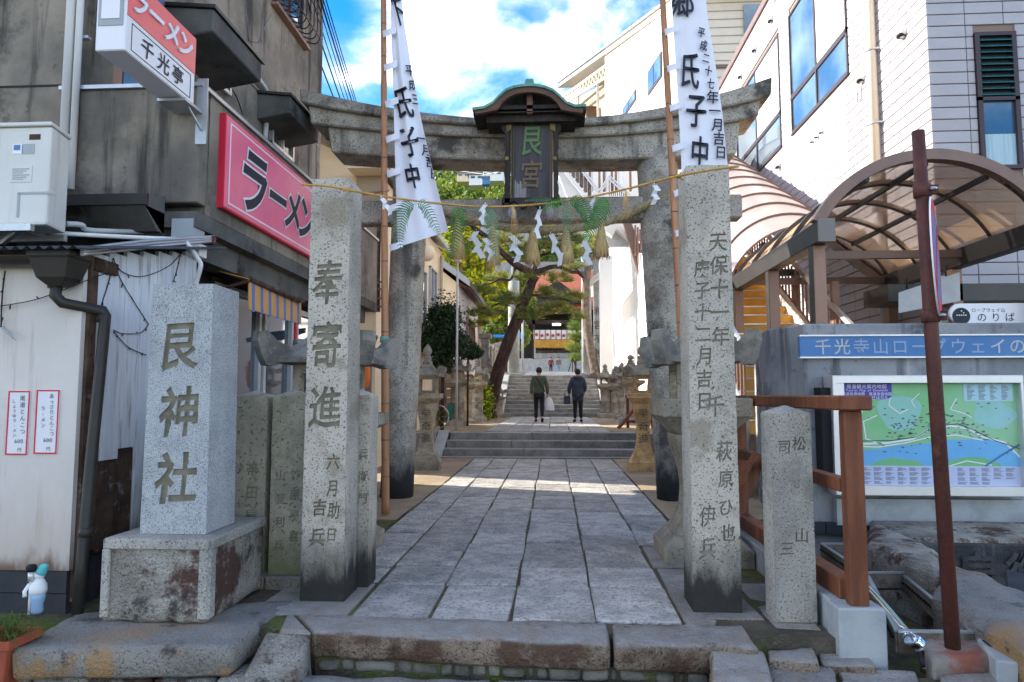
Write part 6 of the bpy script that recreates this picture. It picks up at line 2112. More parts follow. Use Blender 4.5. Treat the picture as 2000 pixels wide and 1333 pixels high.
for pts, wv in (([(.03, .84), (.02, .7), (.0, .55)], .012), ([(.13, .84), (.10, .62), (.02, .42)], .012), ([(.12, .62), (.13, .45), (.22, .40)], .012), ([(0, .42), (.1, .40), (.25, .41), (.4, .45), (.5, .55), (.62, .58), (.72, .55), (.8, .47), (.92, .42), (1, .28)], .018),
                ([(0, .38), (.2, .37), (.35, .41), (.5, .47), (.65, .49), (.8, .44)], .012), ([(.28, .86), (.27, .78), (.33, .7), (.38, .74)], .01), ([(.66, .85), (.62, .74), (.7, .70), (.74, .66)], .01), ([(.05, .62), (.12, .62), (.2, .68)], .01), ([(.6, .19), (.7, .24), (.84, .2)], .01), ([(.45, .9), (.4, .82), (.42, .76)], .008)):
    mline(pts, wv).build('road_line', 'signwhite', mb)
mline([(.0, .435), (.12, .43), (.28, .435), (.42, .47), (.52, .57), (.66, .60), (.76, .53), (.86, .44), (1, .36)], .007, .0045).build('railway_line', 'letter', mb)
mline([(.80, .19), (.9, .3), (1, .40)], .02, .0045).build('bridge_line', 'signblue', mb)
m = MB()
for k in range(170):
    t = rnd()
    u = uni(.03, .97) if k % 3 == 0 else .25 + .55 * t + uni(-.04, .04)
    v = uni(.3, .8) if k % 3 == 0 else .46 + .14 * math.sin(t * PI) + uni(-.07, .1)
    w_ = uni(.012, .035)
    c = Vector(up_(u, v, .0055))
    m.box(c.x, c.x + w_, c.y - .0002, c.y, c.z, c.z + uni(.006, .012))
mpr = m.build('map_print_marks', mat('map_ink', (.10, .10, .13), None, 3, .6, 0, rand=0), mb)
mpr['kind'] = 'stuff'
m = MB()
for col_ in range(14):
    if col_ == 8: continue
    for row in range(18 - (6 if col_ > 11 else 0)):
        c = Vector(up_(.03 + col_ * .068, .168 - row * .009, .0055))
        if row % 5 == 4: continue
        m.box(c.x, c.x + uni(.05, .10), c.y - .0002, c.y, c.z, c.z + .004)
for col_ in range(4):
    for row in range(12):
        c = Vector(up_(.72 + col_ * .065, .975 - row * .0125, .0055))
        m.box(c.x, c.x + uni(.03, .08), c.y - .0002, c.y, c.z, c.z + .005)
m.build('small_print', bpy.data.materials['map_ink'], mb)['kind'] = 'stuff'
# ---- red-brown timber fence on a concrete kerb
wf = thing('timber_fence', 'red-brown timber railing on a concrete kerb right of the entrance pillar', 'fence', (1.78, 5, 0))
X0 = 1.758
MB().box(X0 - .14, X0 + .125, 4.1, 4.28, -.42, .17).box(X0 - .12, X0 + .11, 4.28, 6.75, -.42, .168).build('concrete_kerb', 'conclight', wf, bevel=.01)
for y, s in ((4.14, .105), (5.25, .10), (6.55, .10)):
    MB().box(X0 - s / 2, X0 + s / 2, y, y + s * .8, .17, 1.29).build('post', 'wood', wf, bevel=.006)
MB().box(X0 - .10, X0 + .08, 4.06, 6.8, 1.292, 1.38).build('top_rail', 'wood', wf, bevel=.01)
MB().box(X0 - .04, X0 + .04, 4.28, 5.25, .80, .88).build('middle_rail', 'wood', wf, bevel=.004)
MB().box(X0 - .04, X0 + .04, 5.37, 6.55, .80, .88).build('middle_rail', 'wood', wf, bevel=.004)
MB().box(X0 - .06, X0 + .05, 4.285, 6.55, .17, .29).build('bottom_rail', 'wood', wf, bevel=.006)
MB().bar((X0 - .12, 5.6, .9), (X0 - .62, 5.35, .02), .07, .1).build('brace', 'wood', wf)
# ---- rusty pole with round sign seen edge-on
rpole = thing('rusty_pole', 'leaning rusty brown steel pole standing in a stained concrete block', 'pole', P(1862, 1262, 3.85))
pb_, pt_ = P(1861, 1266, 3.85), P(1793, 257, 3.85)
MB().tube([pb_, pb_.lerp(pt_, .62), pt_], [.038, .036, .033], 16).build('tube', 'rust', rpole)
rs_ = thing('round_sign', 'round red-rimmed traffic sign seen nearly edge-on, bolted to the rusty pole', 'road sign', P(1828, 500, 3.8))
dc = P(1829, 503, 3.86)
vh_ = V(dc.x, dc.y, 0).normalized(); nn_ = V(vh_.y, -vh_.x, 0) * math.cos(R(2.5)) - vh_ * math.sin(R(2.5)); uu = V(-nn_.y, nn_.x, 0)
axis = (pt_ - pb_).normalized()
def disc(r0, r1, d0, d1, mt, nm):
    m = MB()
    vs = []
    n = 40
    for k in range(n):
        a_ = 2 * PI * k / n
        e = uu * math.cos(a_) + axis * math.sin(a_)
        vs += [dc + e * r0 + nn_ * d1, dc + e * r1 + nn_ * d1, dc + e * r1 + nn_ * d0]
    fs = []
    for k in range(n):
        i, j = 3 * k, 3 * ((k + 1) % n)
        fs += [(i, i + 1, j + 1, j), (i + 1, i + 2, j + 2, j + 1)]
    m.add(vs, fs)
    if r0 < .01: pass
    m.build(nm, mt, rs_)
disc(.0, .335, -.008, .0, 'signwhite', 'disc'); disc(.26, .325, .0, .002, 'rededge', 'red_rim'); disc(.001, .26, .0, .0015, 'signblue', 'blue_field')
A_ = V(uu.x, uu.y, 0)
m = MB(); d45 = (uu + axis).normalized(); m.bar(dc - d45 * .27 + nn_ * .003, dc + d45 * .27 + nn_ * .003, .06, .002, up=nn_); m.build('red_bar', 'rededge', rs_)
for yy in (380, 632):
    s = (yy - 1266) / (257 - 1266)
    p = pb_.lerp(pt_, s)
    MB().tube([p - axis * .035, p + axis * .035], .045, 14).bar(p, p + V(.07, -.03, 0), .03, .05).build('clamp', 'rust', rs_)
    MB().tube([p + V(.02, -.06, 0), p + V(.05, -.05, 0)], .009, 6).build('bolt', 'steel', rs_)
def blk(nm, label, cat, c4, zt_, zb_, mt, rough=None, bevel=.015):
    t = [PZ(x, y, zt_) for x, y in c4]
    m = MB().hexa([*[down(p, zb_) for p in t], *t])
    m.origin = t[0]
    return tag(m.build(nm, mt, None, bevel=bevel, rough=rough), label, cat)
blk('pole_base_block', 'reddish rust-stained concrete block holding the rusty pole', 'concrete block', [(1822, 1288), (1962, 1282), (1900, 1240), (1795, 1243)], -.06, -.42, 'rustblock', (.012, 7, 4, .07))
cb = thing('cinder_block', 'grey cinder block with three slots at the lower right corner', 'cinder block', PZ(1950, 1280, -.1))
t = [PZ(x, y, -.03) for x, y in ((1945, 1290), (2030, 1300), (2010, 1238), (1908, 1246))]
MB().hexa([*[down(p, -.3) for p in t], *t]).build('body', 'conclight', cb, bevel=.01)
for k in range(3):
    c = PZ(1928 + k * 22, 1257 - k * 1.5, -.028)
    MB().hexa([c + V(-.015, -.05, -.05), c + V(.015, -.045, -.05), c + V(.03, .05, -.05), c + V(0, .045, -.05), c + V(-.015, -.05, .003), c + V(.015, -.045, .003), c + V(.03, .05, .003), c + V(0, .045, .003)]).build('slot', 'black', cb)
blk('kerb_boulder', 'long rough brown kerb stone nearest the map board', 'kerb stone', [(1690, 1058), (1832, 1118), (1836, 1072), (1700, 1012)], .12, -.42, 'rough', (.02, 4, 5, .1), .05)
blk('kerb_boulder', 'long rounded ochre kerb stone running out of the picture at the lower right', 'kerb stone', [(1822, 1150), (2060, 1290), (2080, 1180), (1850, 1090)], .10, -.45, 'slabstone', (.03, 5, 5, .08), .06)
iv = thing('inscribed_stone', 'dark old stone wall under the map carved with large characters 御', 'carved stone', (4, 6.6, -.4))
MB().box(3.3, 7.5, 6.6, 7.5, -.5, .07).build('block', M['rough'], iv, bevel=.02, rough=(.012, 6, 3, .15))
MB().box(3.32, 7.4, 6.55, 6.6, -.48, .04).build('dark_face', mat('dark_stone', (.035, .034, .036), (.075, .072, .075), 5, .8, .6, 40, rand=0, streak=((.16, .15, .15), 14, .6, .6)), iv, bevel=.02)
m = MB()
for i, ch in enumerate('泉御手洗'):
    m.text(ch, (3.82 + i * .42, 6.548, -.22), (1, 0, 0), (0, 0, 1), .40, .03, .02)
m.build('relief_character', bpy.data.materials['dark_stone'], iv)
blk('dark_plinth', 'dark grey squared block at the right edge below the carved stone', 'stone block', [(1965, 1150), (2080, 1190), (2080, 1140), (1962, 1110)], .0, -.4, 'darkboard')
# ---- old wooden-sided drain frames
def frame_box(label, c4, zt_, hgt):
    t0 = [PZ(x, y, zt_) for x, y in c4]
    t = thing('drain_grating', label, 'grating', t0[0], 'weathered frames in the drain channel')
    for k in range(4):
        a_, b_ = t0[k], t0[(k + 1) % 4]
        MB().bar(a_ - V(0, 0, hgt / 2), b_ - V(0, 0, hgt / 2), .02, hgt).build('side_board', 'woodold', t)
        MB().bar(a_ + V(0, 0, .004), b_ + V(0, 0, .004), .03, .012).build('metal_edge', 'steel', t)
    for k in (0, 2):
        pass
    m = MB()
    for k in (1, 3):
        a_, b_ = t0[k], t0[(k + 1) % 4]
        n = int((b_ - a_).length / .05)
        for i in range(1, n):
            p = a_.lerp(b_, i / n)
            m.bar(p + V(-.022, 0, -hgt * .3), p + V(-.022, 0, -hgt * .3 - .016), .012, .016)
    m.build('bolt_holes', 'black', t)
frame_box('farther weathered wooden frame with metal edge in the drain channel', [(1690, 1120), (1812, 1120), (1700, 1063), (1604, 1063)], .0, .11)
frame_box('nearer weathered wooden frame with metal edge beside the rusty pole', [(1752, 1234), (1900, 1236), (1762, 1122), (1692, 1122)], -.02, .12)
struct(MB().box(1.98, 6, 3.3, 7.6, -.415, -.33).build('channel_floor', 'jointmoss'))
cpipe = thing('chrome_pipe', 'shiny steel pipe with a segmented elbow lying in the drain beside the fence', 'pipe', PZ(1760, 1230, -.1))
q1 = samp([PZ(1662, 1120, -.03), PZ(1714, 1172, -.03), PZ(1778, 1250, -.05)], 8)
MB().tube(q1, .036, 16).build('pipe', 'chrome', cpipe)
e0 = q1[-1]; e2 = PZ(1812, 1306, -.2)
MB().tube([e0, e0.lerp(e2, .25) + V(.015, 0, .03), e0.lerp(e2, .55) + V(.025, 0, .03), e0.lerp(e2, .8) + V(.015, -.0, .015), e2 - V(0, 0, .02)], .040, 16, sm=True).build('elbow', 'chrome', cpipe)
for k in (.05, .45, .95):
    p = e0.lerp(e2, k) + V(.02 * math.sin(k * 3), 0, .03 * math.sin(k * 3)); d = (e2 - e0).normalized() * .006
    MB().tube([p - d, p + d], .043, 16).build('seam_ring', 'steel', cpipe)
# ================================================================== HOUSES BEHIND THE TORII ON THE LEFT
h1 = thing('cream_house', 'cream rendered house with sloping roof edge and balcony behind the left torii column', 'house', (-5, 14, 0))
YH = 12.75
zz = lambda x, y, Y=YH: P(x, y, Y).z
pl_ = [(-5.3, 0), (-3.36, 0), (-3.36, zz(760, 334)), (-5.3, zz(626, 268) + .25)]
MB().prism(pl_, 'y', YH, 20.3).build('wall', 'cream', h1)
ra, rb, rc = (-5.5, zz(626, 268) + .42), (P(626, 600, YH).x, zz(626, 268)), (-3.1, zz(775, 334))
MB().prism([ra, rb, rc, (rc[0], rc[1] + .14), (rb[0], rb[1] + .16), (ra[0], ra[1] + .16)], 'y', YH - .35, 20.5).build('roof', 'pvcgrey', h1)
a, b = P(697, 345, YH - .01), P(752, 470, YH - .01)
MB().box(a.x, b.x, YH - .03, YH - .004, b.z, a.z).build('balcony_recess', 'beige', h1)
MB().box(a.x - .05, b.x + .1, YH - .5, YH - .03, a.z, a.z + .06).build('balcony_canopy', 'cream', h1)
MB().bar(P(697, 382, YH - .3), P(760, 372, YH - .3), .04).build('brown_rail', 'brownpost', h1)
MB().box(P(735, 600, YH).x, P(742, 600, YH).x, YH - .05, YH - .004, zz(738, 610), zz(738, 440)).build('dark_slot', 'rotten', h1)
win_side(-3.34, 16.5, 17.6, 3.2, 4.6, h1, 'window', 2, 'glass', 'pvcgrey')
win_side(-3.34, 18.2, 19.2, 3.6, 4.9, h1, 'window', 2, 'glass', 'pvcgrey')
for y in (15.2, 19.8): MB().tube([(-3.28, y, .5), (-3.28, y, 5.5)], .05, 8).build('drain_pipe', 'beige', h1)
MB().box(-3.4, -3.0, 14.6, 15.4, 4.25, 4.35).build('small_eave', 'rotten', h1)
MB().sphere((-3.2, 17.0, 5.0), .22, 12).build('vent_cowl', 'cream', h1)
sr = thing('outside_stairs', 'brown metal outside stair railing beside the cream house', 'railing', P(720, 600, 12.5))
for k in range(9):
    x = 700 + k * 6
    MB().bar(P(x, 545 + k * 1.5, 12.7), P(x, 610, 12.7), .02).build('baluster', 'brownmetal', sr)
for y in (548, 562, 580, 596): MB().bar(P(696, y, 12.7), P(752, y + 4, 12.7), .035).build('rail', 'brownmetal', sr)
shd = thing('lean_to_roof', 'small rusty lean-to roof beside the shop end wall', 'roof', P(715, 660, 11.8))
MB().hexa([P(690, 655, 9.7), P(735, 668, 9.7), P(735, 664, 10.5), P(690, 650, 10.5), P(690, 648, 9.7), P(738, 660, 9.7), P(738, 656, 10.5), P(690, 640, 10.5)]).build('sheet', 'rust', shd)
MB().box(P(690, 600, 10.4).x, P(728, 600, 10.4).x, 10.4, 10.46, .0, 2.1).build('board', 'beige', shd)
ol = thing('orange_lantern', 'orange paper lantern with black characters ギョウザ beside the left entrance pillar', 'lantern', P(706, 731, 9.6))
c = P(703, 731, 9.6)
hh_ = .21
MB().lathe([(.09, c.z - hh_), (.125, c.z - hh_ * .8), (.145, c.z - hh_ * .3), (.145, c.z + hh_ * .3), (.125, c.z + hh_ * .8), (.09, c.z + hh_)], c.x, c.y, 20).build('paper_shade', 'orange', ol)
MB().lathe([(.085, c.z + hh_), (.085, c.z + hh_ + .03)], c.x, c.y, 16).lathe([(.085, c.z - hh_ - .03), (.085, c.z - hh_)], c.x, c.y, 16).build('rim', 'black', ol)
MB().tube([c + V(0, 0, hh_), c + V(0, .1, hh_ + .25)], .012, 5).build('hook', 'black', ol)
m = MB()
for i, ch in enumerate('ギョウザ'):
    for mi_, off, d in ((0, .035, .0), (1, .012, .006)):
        vs, fs_2 = glyph(ch, off)
        out = []
        for v in vs:
            aa = v.x * .095 / .145 + .12
            r_ = .148 + d
            out.append((c.x + r_ * math.sin(aa), c.y - r_ * math.cos(aa), c.z + .145 - i * .093 + v.y * .095))
        m.add(out, fs_2, mi_)
m.build('character', ['signwhite', 'letter'], ol)
h2 = thing('gabled_house', 'beige house with grey roof edge, brown soffit and white corrugated side beyond the torii', 'house', (-4, 25, .5))
X2 = -3.27; Y2a, Y2b = 23.5, 29.2
za, zb4 = P(853, 515, Y2a).z, P(905, 556, Y2a).z
MB().prism([(-9, .4), (X2, .4), (X2, zb4), (-4.05, za - .1), (-9, za + 3.2)], 'y', Y2a, Y2b).build('wall', 'cream', h2)
MB().box(X2 + .0, X2 + .03, Y2a + .1, Y2b, 1.9, zb4).build('corrugated_side', 'siding', h2)
MB().prism([(-9, za + 3.3), (-4.05, za), (-2.86, P(914, 562, Y2a).z), (-2.86, P(914, 562, Y2a).z + .22), (-4.05, za + .26), (-9, za + 3.6)], 'y', Y2a - .4, Y2a - .2).build('fascia', 'acgrey', h2)
MB().prism([(-9, za + 3.3), (-4.05, za + .02), (-2.86, P(914, 562, Y2a).z + .02), (-2.84, P(914, 562, Y2a).z + .17), (-4.05, za + .24), (-9, za + 3.55)], 'y', Y2a - .2, Y2b + .5).build('roof', 'rooftile', h2)
MB().prism([(X2, zb4 - .05), (-2.88, P(914, 562, Y2a).z - .06), (-2.88, P(914, 562, Y2a).z - .02), (X2, zb4 + .1)], 'y', Y2a - .1, Y2b + .4).build('soffit', 'rust', h2)
win_side(X2 + .03, 25.2, 27.4, 2.85, 4.3, h2, 'window', 3, 'brownpost', 'brownmetal', .10)
MB().prism([(X2 - .3, 2.0), (X2 + .45, 1.75), (X2 + .45, 1.82), (X2 - .3, 2.1)], 'y', 24.5, 29).build('low_tile_roof', 'rooftile', h2)
bf = thing('board_fence', 'low fence of horizontal boards behind the left stone lanterns', 'fence', (-3.2, 20.5, .5))
for k in range(7): MB().box(-4.2, -2.75, 20.5 + uni(-.01, .01), 20.55, .55 + k * .26, .55 + k * .26 + .235).build('board', 'beige', bf)
for x in (-4.1, -2.8): MB().box(x - .05, x + .05, 20.56, 20.66, .4, 2.5).build('post', 'woodold', bf)
lp = thing('lamp_pole', 'thin grey metal pole with a round cap beside the beige house', 'pole', (P(893, 800, 17).x, 17, .5))
MB().tube([(P(893, 600, 17).x, 17, .5), (P(893, 600, 17).x, 17, P(893, 512, 17).z)], .03, 8).build('tube', 'pvcgrey', lp)
MB().lathe([(.12, P(893, 512, 17).z), (.10, P(893, 508, 17).z), (.02, P(893, 504, 17).z)], P(893, 600, 17).x, 17, 12).build('cap', 'cream', lp)
tb_ = MB().box(P(872, 600, 19.5).x, P(884, 600, 19.5).x, 19.5, 19.8, .52, 1.15)
tag(tb_.build('storage_bin', mat('teal_plastic', (.01, .16, .13), None, 3, .5, 0, rand=0), bevel=.03), 'small teal plastic bin in front of the board fence', 'bin')
bk = thing('bicycle', 'parked bicycle half hidden behind the left waisted lantern', 'bicycle', (P(852, 830, 17.2).x, 17.2, .52))
bx0_ = P(846, 600, 17.2).x
for dx in (-.45, .12):
    ring = [(bx0_ + dx + .3 * math.cos(t), 17.2 + .1 * dx, .84 + .3 * math.sin(t)) for t in lin(0, 2 * PI, 22)]
    m = MB().tube(ring, .014, 5)
    for k in range(8):
        t = k * PI / 4
        m.tube([(bx0_ + dx, 17.2 + .1 * dx, .84), (bx0_ + dx + .3 * math.cos(t), 17.2 + .1 * dx, .84 + .3 * math.sin(t))], .003, 3)
    m.build('wheel', 'steel', bk)
p1, p2, p3, p4 = V(bx0_ - .45, 17.16, .84), V(bx0_ + .12, 17.21, .84), V(bx0_ - .28, 17.18, 1.25), V(bx0_ + .02, 17.2, 1.2)
MB().tube([p1, p3], .015, 6).tube([p3, p4], .015, 6).tube([p4, p2], .015, 6).tube([p1, (bx0_ - .18, 17.18, .86), p4], .015, 6).tube([p3, (bx0_ - .18, 17.18, .86)], .015, 6).build('frame', 'steel', bk)
MB().tube([p4, p4 + V(.02, 0, .2), p4 + V(-.08, .1, .25)], .012, 6).build('handlebar', 'steel', bk)
MB().box(p3.x - .1, p3.x + .1, 17.13, 17.23, 1.27, 1.31).build('saddle', 'black', bk)
# stone railing climbing beside the long stair
rg = thing('stone_railing', 'pale stone railing with capped posts climbing left of the long stair', 'railing', (-3, 28, .5))
for i in range(6):
    c = P(948 + i * 6.5, 740, 28.5 + i * 1.0)
    z0, z1 = .9 + .2 * i, 3.75 + .12 * i - (.35 if i else 0)
    MB().box(c.x - .16, c.x + .16, c.y - .12, c.y + .12, z0, z1).build('post', 'step', rg, bevel=.02)
    if i == 0: MB().box(c.x - .26, c.x + .26, c.y - .2, c.y + .2, z1, z1 + .22).build('cap', 'step', rg, bevel=.04)
MB().bar(P(948, 672, 28.7), P(982, 690, 33.5), .2, .16).build('top_rail', 'step', rg)
# second torii, pale, at the top of the stair
t2 = thing('white_torii', 'pale torii columns standing at the top of the long stair', 'torii gate', (0, 32.2, 2.3))
for x, r_ in ((1003, .27), (1147, .24)):
    c = P(x, 730, 32.2)
    MB().tube([(c.x, 32.2, 2.2), (c.x + (.03 if x < 1080 else -.03), 32.2, 8.6)], [r_ * 1.05, r_ * .9], 20).build('column', 'conclight', t2)
    MB().box(c.x - .42, c.x + .42, 31.8, 32.6, 2.2, 2.42).build('foot', 'conclight', t2, bevel=.02)
a, b = P(1003, 600, 32.2).x, P(1147, 600, 32.2).x
MB().box(a - .9, b + .9, 32.05, 32.35, 7.3, 7.7).build('tie_beam', 'conclight', t2)
MB().prism([(a - 1.6, 9.2), (a - .2, 8.62), (b + .2, 8.62), (b + 1.6, 9.2), (b + 1.5, 9.6), (b, 9.1), (a, 9.1), (a - 1.5, 9.6)], 'y', 31.9, 32.5).build('top_beam', 'conclight', t2)
# ================================================================== STATION: white walls, columns and zigzag stairs on the right
sw = thing('white_station_wall', 'bright white station wall with columns right of the long stair', 'building', (3.5, 30, .5))
YW = 29.5
def bx3(nm, x0, y0, x1, y1, Y, d, mt, par=None, bev=0.):
    a, b = P(x0, y1, Y), P(x1, y0, Y)
    return MB().box(a.x, b.x, Y, Y + d, a.z, b.z).build(nm, mt, par or sw, bevel=bev)
MB().prism([(26.5, .4), (60, .4), (60, 14), (44, 12.2), (26.5, 6.6)], 'x', 3.72, 9).build('white_wall', 'whitewall', sw)
bx3('column', 1173, 500, 1196, 728, YW + .9, .5, 'whitewall')
bx3('grey_column', 1161, 480, 1176, 731, YW + 2.2, .3, 'conclight')
m = MB()
for i, ch in enumerate('和宮不動'): m.text(ch, P(1168, 608 + i * 27, YW + 2.19), (1, 0, 0), (0, 0, 1), .42, .01, .01)
m.build('inscription', 'ink', sw)
pts = [(1150, 566), (1158, 553), (1167, 545), (1176, 540)]; pt2 = [(1150, 552), (1158, 541), (1167, 533), (1176, 528)]
for i in range(3):
    q4 = [P(*pts[i], YW + 1.6), P(*pts[i + 1], YW + 1.6), P(*pt2[i + 1], YW + 1.6), P(*pt2[i], YW + 1.6)]
    MB().hexa([q4[0], q4[1], q4[1] + V(0, 6, 0), q4[0] + V(0, 6, 0), q4[3], q4[2], q4[2] + V(0, 6, 0), q4[3] + V(0, 6, 0)]).build('curved_canopy', 'whitewall', sw)
def pband(nm, pts2, Y, d, mt, par=sw):
    """solid slab whose outline is set by points on the plane y = Y"""
    q5 = [P(x, y, Y) for x, y in pts2]
    return MB().prism([(p.x, p.z) for p in q5], 'y', Y, Y + d).build(nm, mt, par)
pband('stair_flank', [(1184, 452), (1197, 432), (1206, 436), (1264, 505), (1264, 560), (1243, 482), (1204, 447), (1196, 462)], YW + .2, .6, 'whitewall')
pband('under_stair', [(1184, 462), (1204, 447), (1243, 482), (1190, 482)], YW + .7, .3, 'pvcgrey')
pband('stair_side', [(1216, 432), (1232, 432), (1262, 512), (1262, 640), (1248, 540)], YW - .1, .2, 'brownmetal')
for k in range(7): bx3('baluster', 1240 + k * 5, 440 + k * 4, 1242.5 + k * 5, 500 + k * 14, YW - .2, .08, 'brownpost')
zs_ = thing('zigzag_stairs', 'zigzag station stairs with white stringers, grey panels and brown posts under the torii beam', 'stairs', P(1170, 380, 28))
YZ = 28.0
pband('white_flank', [(1088, 335), (1096, 327), (1146, 390), (1146, 440), (1130, 440)], YZ + .4, .3, 'whitewall', zs_)
pband('back_wall', [(1080, 330), (1126, 392), (1126, 450), (1078, 450)], YZ + 1.6, .2, 'whitewall', zs_)
for (x0, y0, x1, y1) in ((1097, 322, 1146, 384), (1128, 318, 1171, 373), (1171, 371, 1190, 344), (1190, 344, 1232, 382)):
    for dy in (0, 7): MB().bar(P(x0, y0 + dy, YZ), P(x1, y1 + dy, YZ), .07, .06).build('stringer', 'white', zs_)
for k in range(7):
    x = 1102 + k * 8
    yt, yb5 = 322, 318 + (x - 1094) * 1.2
    q6 = P(x, 600, YZ).x
    MB().box(q6, q6 + .155, YZ + .1, YZ + .14, P(1100, min(yb5, 384), YZ).z, P(1100, max(300, 318 + (x - 1128) * 1.28 + 8), YZ).z).build('grey_panel', 'brownmetal' if k % 3 == 2 else 'woodold', zs_)
for k in range(9):
    x = 1192 + k * 4
    MB().box(P(x, 600, YZ).x, P(x + 1.6, 600, YZ).x, YZ + .05, YZ + .09, P(1100, 384, YZ).z, P(1100, 350 + (x - 1190) * .85, YZ).z).build('baluster', 'brownmetal', zs_)
for x in (1153, 1172, 1181, 1197, 1205, 1234):
    MB().box(P(x, 600, YZ).x, P(x + 4.5, 600, YZ).x, YZ + .25, YZ + .36, P(1100, 372, YZ).z, P(1100, 250, YZ).z).build('post', 'brownpost', zs_)
for x in (1159, 1186, 1212, 1220):
    MB().box(P(x, 600, YZ).x, P(x + 2.5, 600, YZ).x, YZ + .3, YZ + .34, P(1100, 372, YZ).z, P(1100, 250, YZ).z).build('post', 'white', zs_)
MB().box(P(1206, 600, YZ).x, P(1236, 600, YZ).x, YZ + .3, YZ + .36, P(1100, 324, YZ).z, P(1100, 317, YZ).z).build('post', 'brownpost', zs_)
MB().box(P(1090, 600, 31).x, 9, 31.5, 33, P(1100, 455, 31).z, P(1100, 250, 31).z).build('back_wall', 'whitewall', zs_)
# timber trestles by the right lanterns
for (x, y, lb) in ((1195, 806, 'small red-brown timber trestle behind the pale lantern on the right'), (1250, 836, 'red-brown timber trestle between the right stone lanterns')):
    c = PZ(x, y, .52)
    t = thing('timber_trestle', lb, 'trestle', c, 'timber trestles beside the right lanterns')
    for dx in (-.35, 0, .3): MB().box(c.x + dx, c.x + dx + .07, c.y, c.y + .07, .5, 1.35).build('leg', 'wood', t)
    for z in (.65, 1.32): MB().box(c.x - .38, c.x + .4, c.y - .02, c.y + .05, z, z + .07).build('rail', 'wood', t)
    MB().bar((c.x - .6, c.y - .3, .52), (c.x + .02, c.y, 1.2), .07).build('brace', 'wood', t)
# ================================================================== SHRINE HALL FAR BEHIND
hl = thing('shrine_hall', 'shrine hall with orange sloping roof, dark eaves, patterned curtain and straw fringe', 'shrine hall', (.6, 76, 4))
YL = 76
def hb(nm, x0, y0, x1, y1, Y, d, mt): return bx3(nm, x0, y0, x1, y1, Y, d, mt, hl)
hb('stone_base', 1000, 700, 1180, 730, YL, 10, 'conclight')
hb('dark_interior', 1000, 560, 1190, 702, YL + 2.5, .5, 'darkin')
hb('inner_steps', 1046, 684, 1136, 700, YL + 1.5, .8, 'rotten')
hb('white_altar', 1046, 690, 1136, 700, YL + 1.2, .2, 'conclight')
for x in (1040, 1138, 1000, 1180): hb('post', x, 600, x + 5, 702, YL, .3, 'darkwood')
hb('post', 1043, 650, 1046, 700, YL - .3, .3, 'conclight'); hb('post', 1134, 650, 1138, 700, YL - .3, .3, 'conclight')
hb('eave_beam', 985, 596, 1195, 612, YL - 1, 3, 'darkwood'); hb('eave_beam', 1000, 625, 1190, 634, YL, .4, 'darkwood')
hb('lamp', 1079, 632, 1095, 636, YL - .6, .2, mat('fluorescent_tube', (.8, .8, .8), None, 3, .5, 0, rand=0, emis=((1, 1, .95), 1.2)))
m = MB()
def cur(u, v):
    a = P(1042, 645 + v * 18, YL - .4); b = P(1139, 645 + v * 18, YL - .4)
    p = a.lerp(b, u); p.y += .07 * math.sin(u * 60) * v
    return p
MB().grid(cur, 90, 3).build('curtain', 'paper', hl)
crest = mat('crest_red', (.30, .07, .06), None, 3, .7, 0, rand=0)
for k in range(9):
    c = P(1048 + k * 10.6, 655 + (k % 2) * 2 - 1, YL - .5)
    MB().lathe([(.16, 0), (.16, .02)], 0, 0, 12)
    m = MB(); m.tube([c, c - V(0, .04, 0)], .17, 12); m.build('curtain_crest', crest, hl)
    hb('curtain_band', 1043 + k * 10.6, 645, 1044.5 + k * 10.6, 663, YL - .52, .02, crest)
a, b = P(1043, 664, YL - .6), P(1124, 680, YL - .6)
m = MB()
n = 130
for k in range(n):
    x = a.x + (b.x - a.x) * k / n
    m.box(x, x + (b.x - a.x) / n * .8, a.y + uni(-.05, .05), a.y + .08, b.z + uni(-.05, .12), a.z)
o = m.build('straw_fringe', mat('bright_straw', (.72, .42, .09), (.6, .34, .07), 3, .8, 0, rand=0), hl); o['kind'] = 'stuff'
e0_ = P(985, 598, YL - 2); e1_ = P(1195, 598, YL - 2)
zr = P(1100, 505, YL + 5).z
MB().hexa([e0_ - V(3, 0, .3), e1_ + V(3, 0, -.3), e1_ + V(2, 9, -.3), e0_ + V(-2, 9, -.3), e0_ - V(3, 0, 0), e1_ + V(3, 0, 0), (e1_.x + 1, YL + 6, zr), (e0_.x - 1, YL + 6, zr)]).build('roof', 'redroof', hl)
MB().prism([(P(1085, 600, YL - 3).x - 3, P(1100, 598, YL - 3).z), (P(1085, 600, YL - 3).x - 1.2, P(1100, 575, YL).z), (P(1088, 600, YL).x, P(1100, 556, YL).z), (P(1085, 600, YL).x + 1.6, P(1100, 575, YL).z), (P(1085, 600, YL).x + 3.4, P(1100, 598, YL).z)], 'y', YL - 3.2, YL + 1).build('porch_gable', 'darkwood', hl)
MB().box(P(1080, 600, YL + 5).x, P(1160, 600, YL + 5).x, YL + 5.5, YL + 6.5, zr - .1, zr + .7).build('green_ridge', 'verdigris', hl)
for xa, xb6, ya, yb6, lb in ((1002, 1022, 649, 660, 'bright blue canopy edge right of the leaning pine trunk'), (963, 985, 654, 658, 'thin bright blue canopy edge left of the leaning pine trunk')):
    tag(MB().box(P(xa, 650, 45).x, P(xb6, 650, 45).x, 45, 46, P(xa, yb6, 45).z, P(xa, ya, 45).z).build('blue_canopy', 'bluetarp'), lb, 'canopy')
bl_ = MB().tube([P(1021, 735, 31.7), P(1021, 600, 31.7)], .05, 8)
tag(bl_.build('signpost', 'acgrey'), 'thin pale blue post at the top of the long stair beside the leaning pine', 'post')
tri = thing('tripod', 'dark tripod frame standing right of the hall path', 'tripod', P(1120, 727, 40))
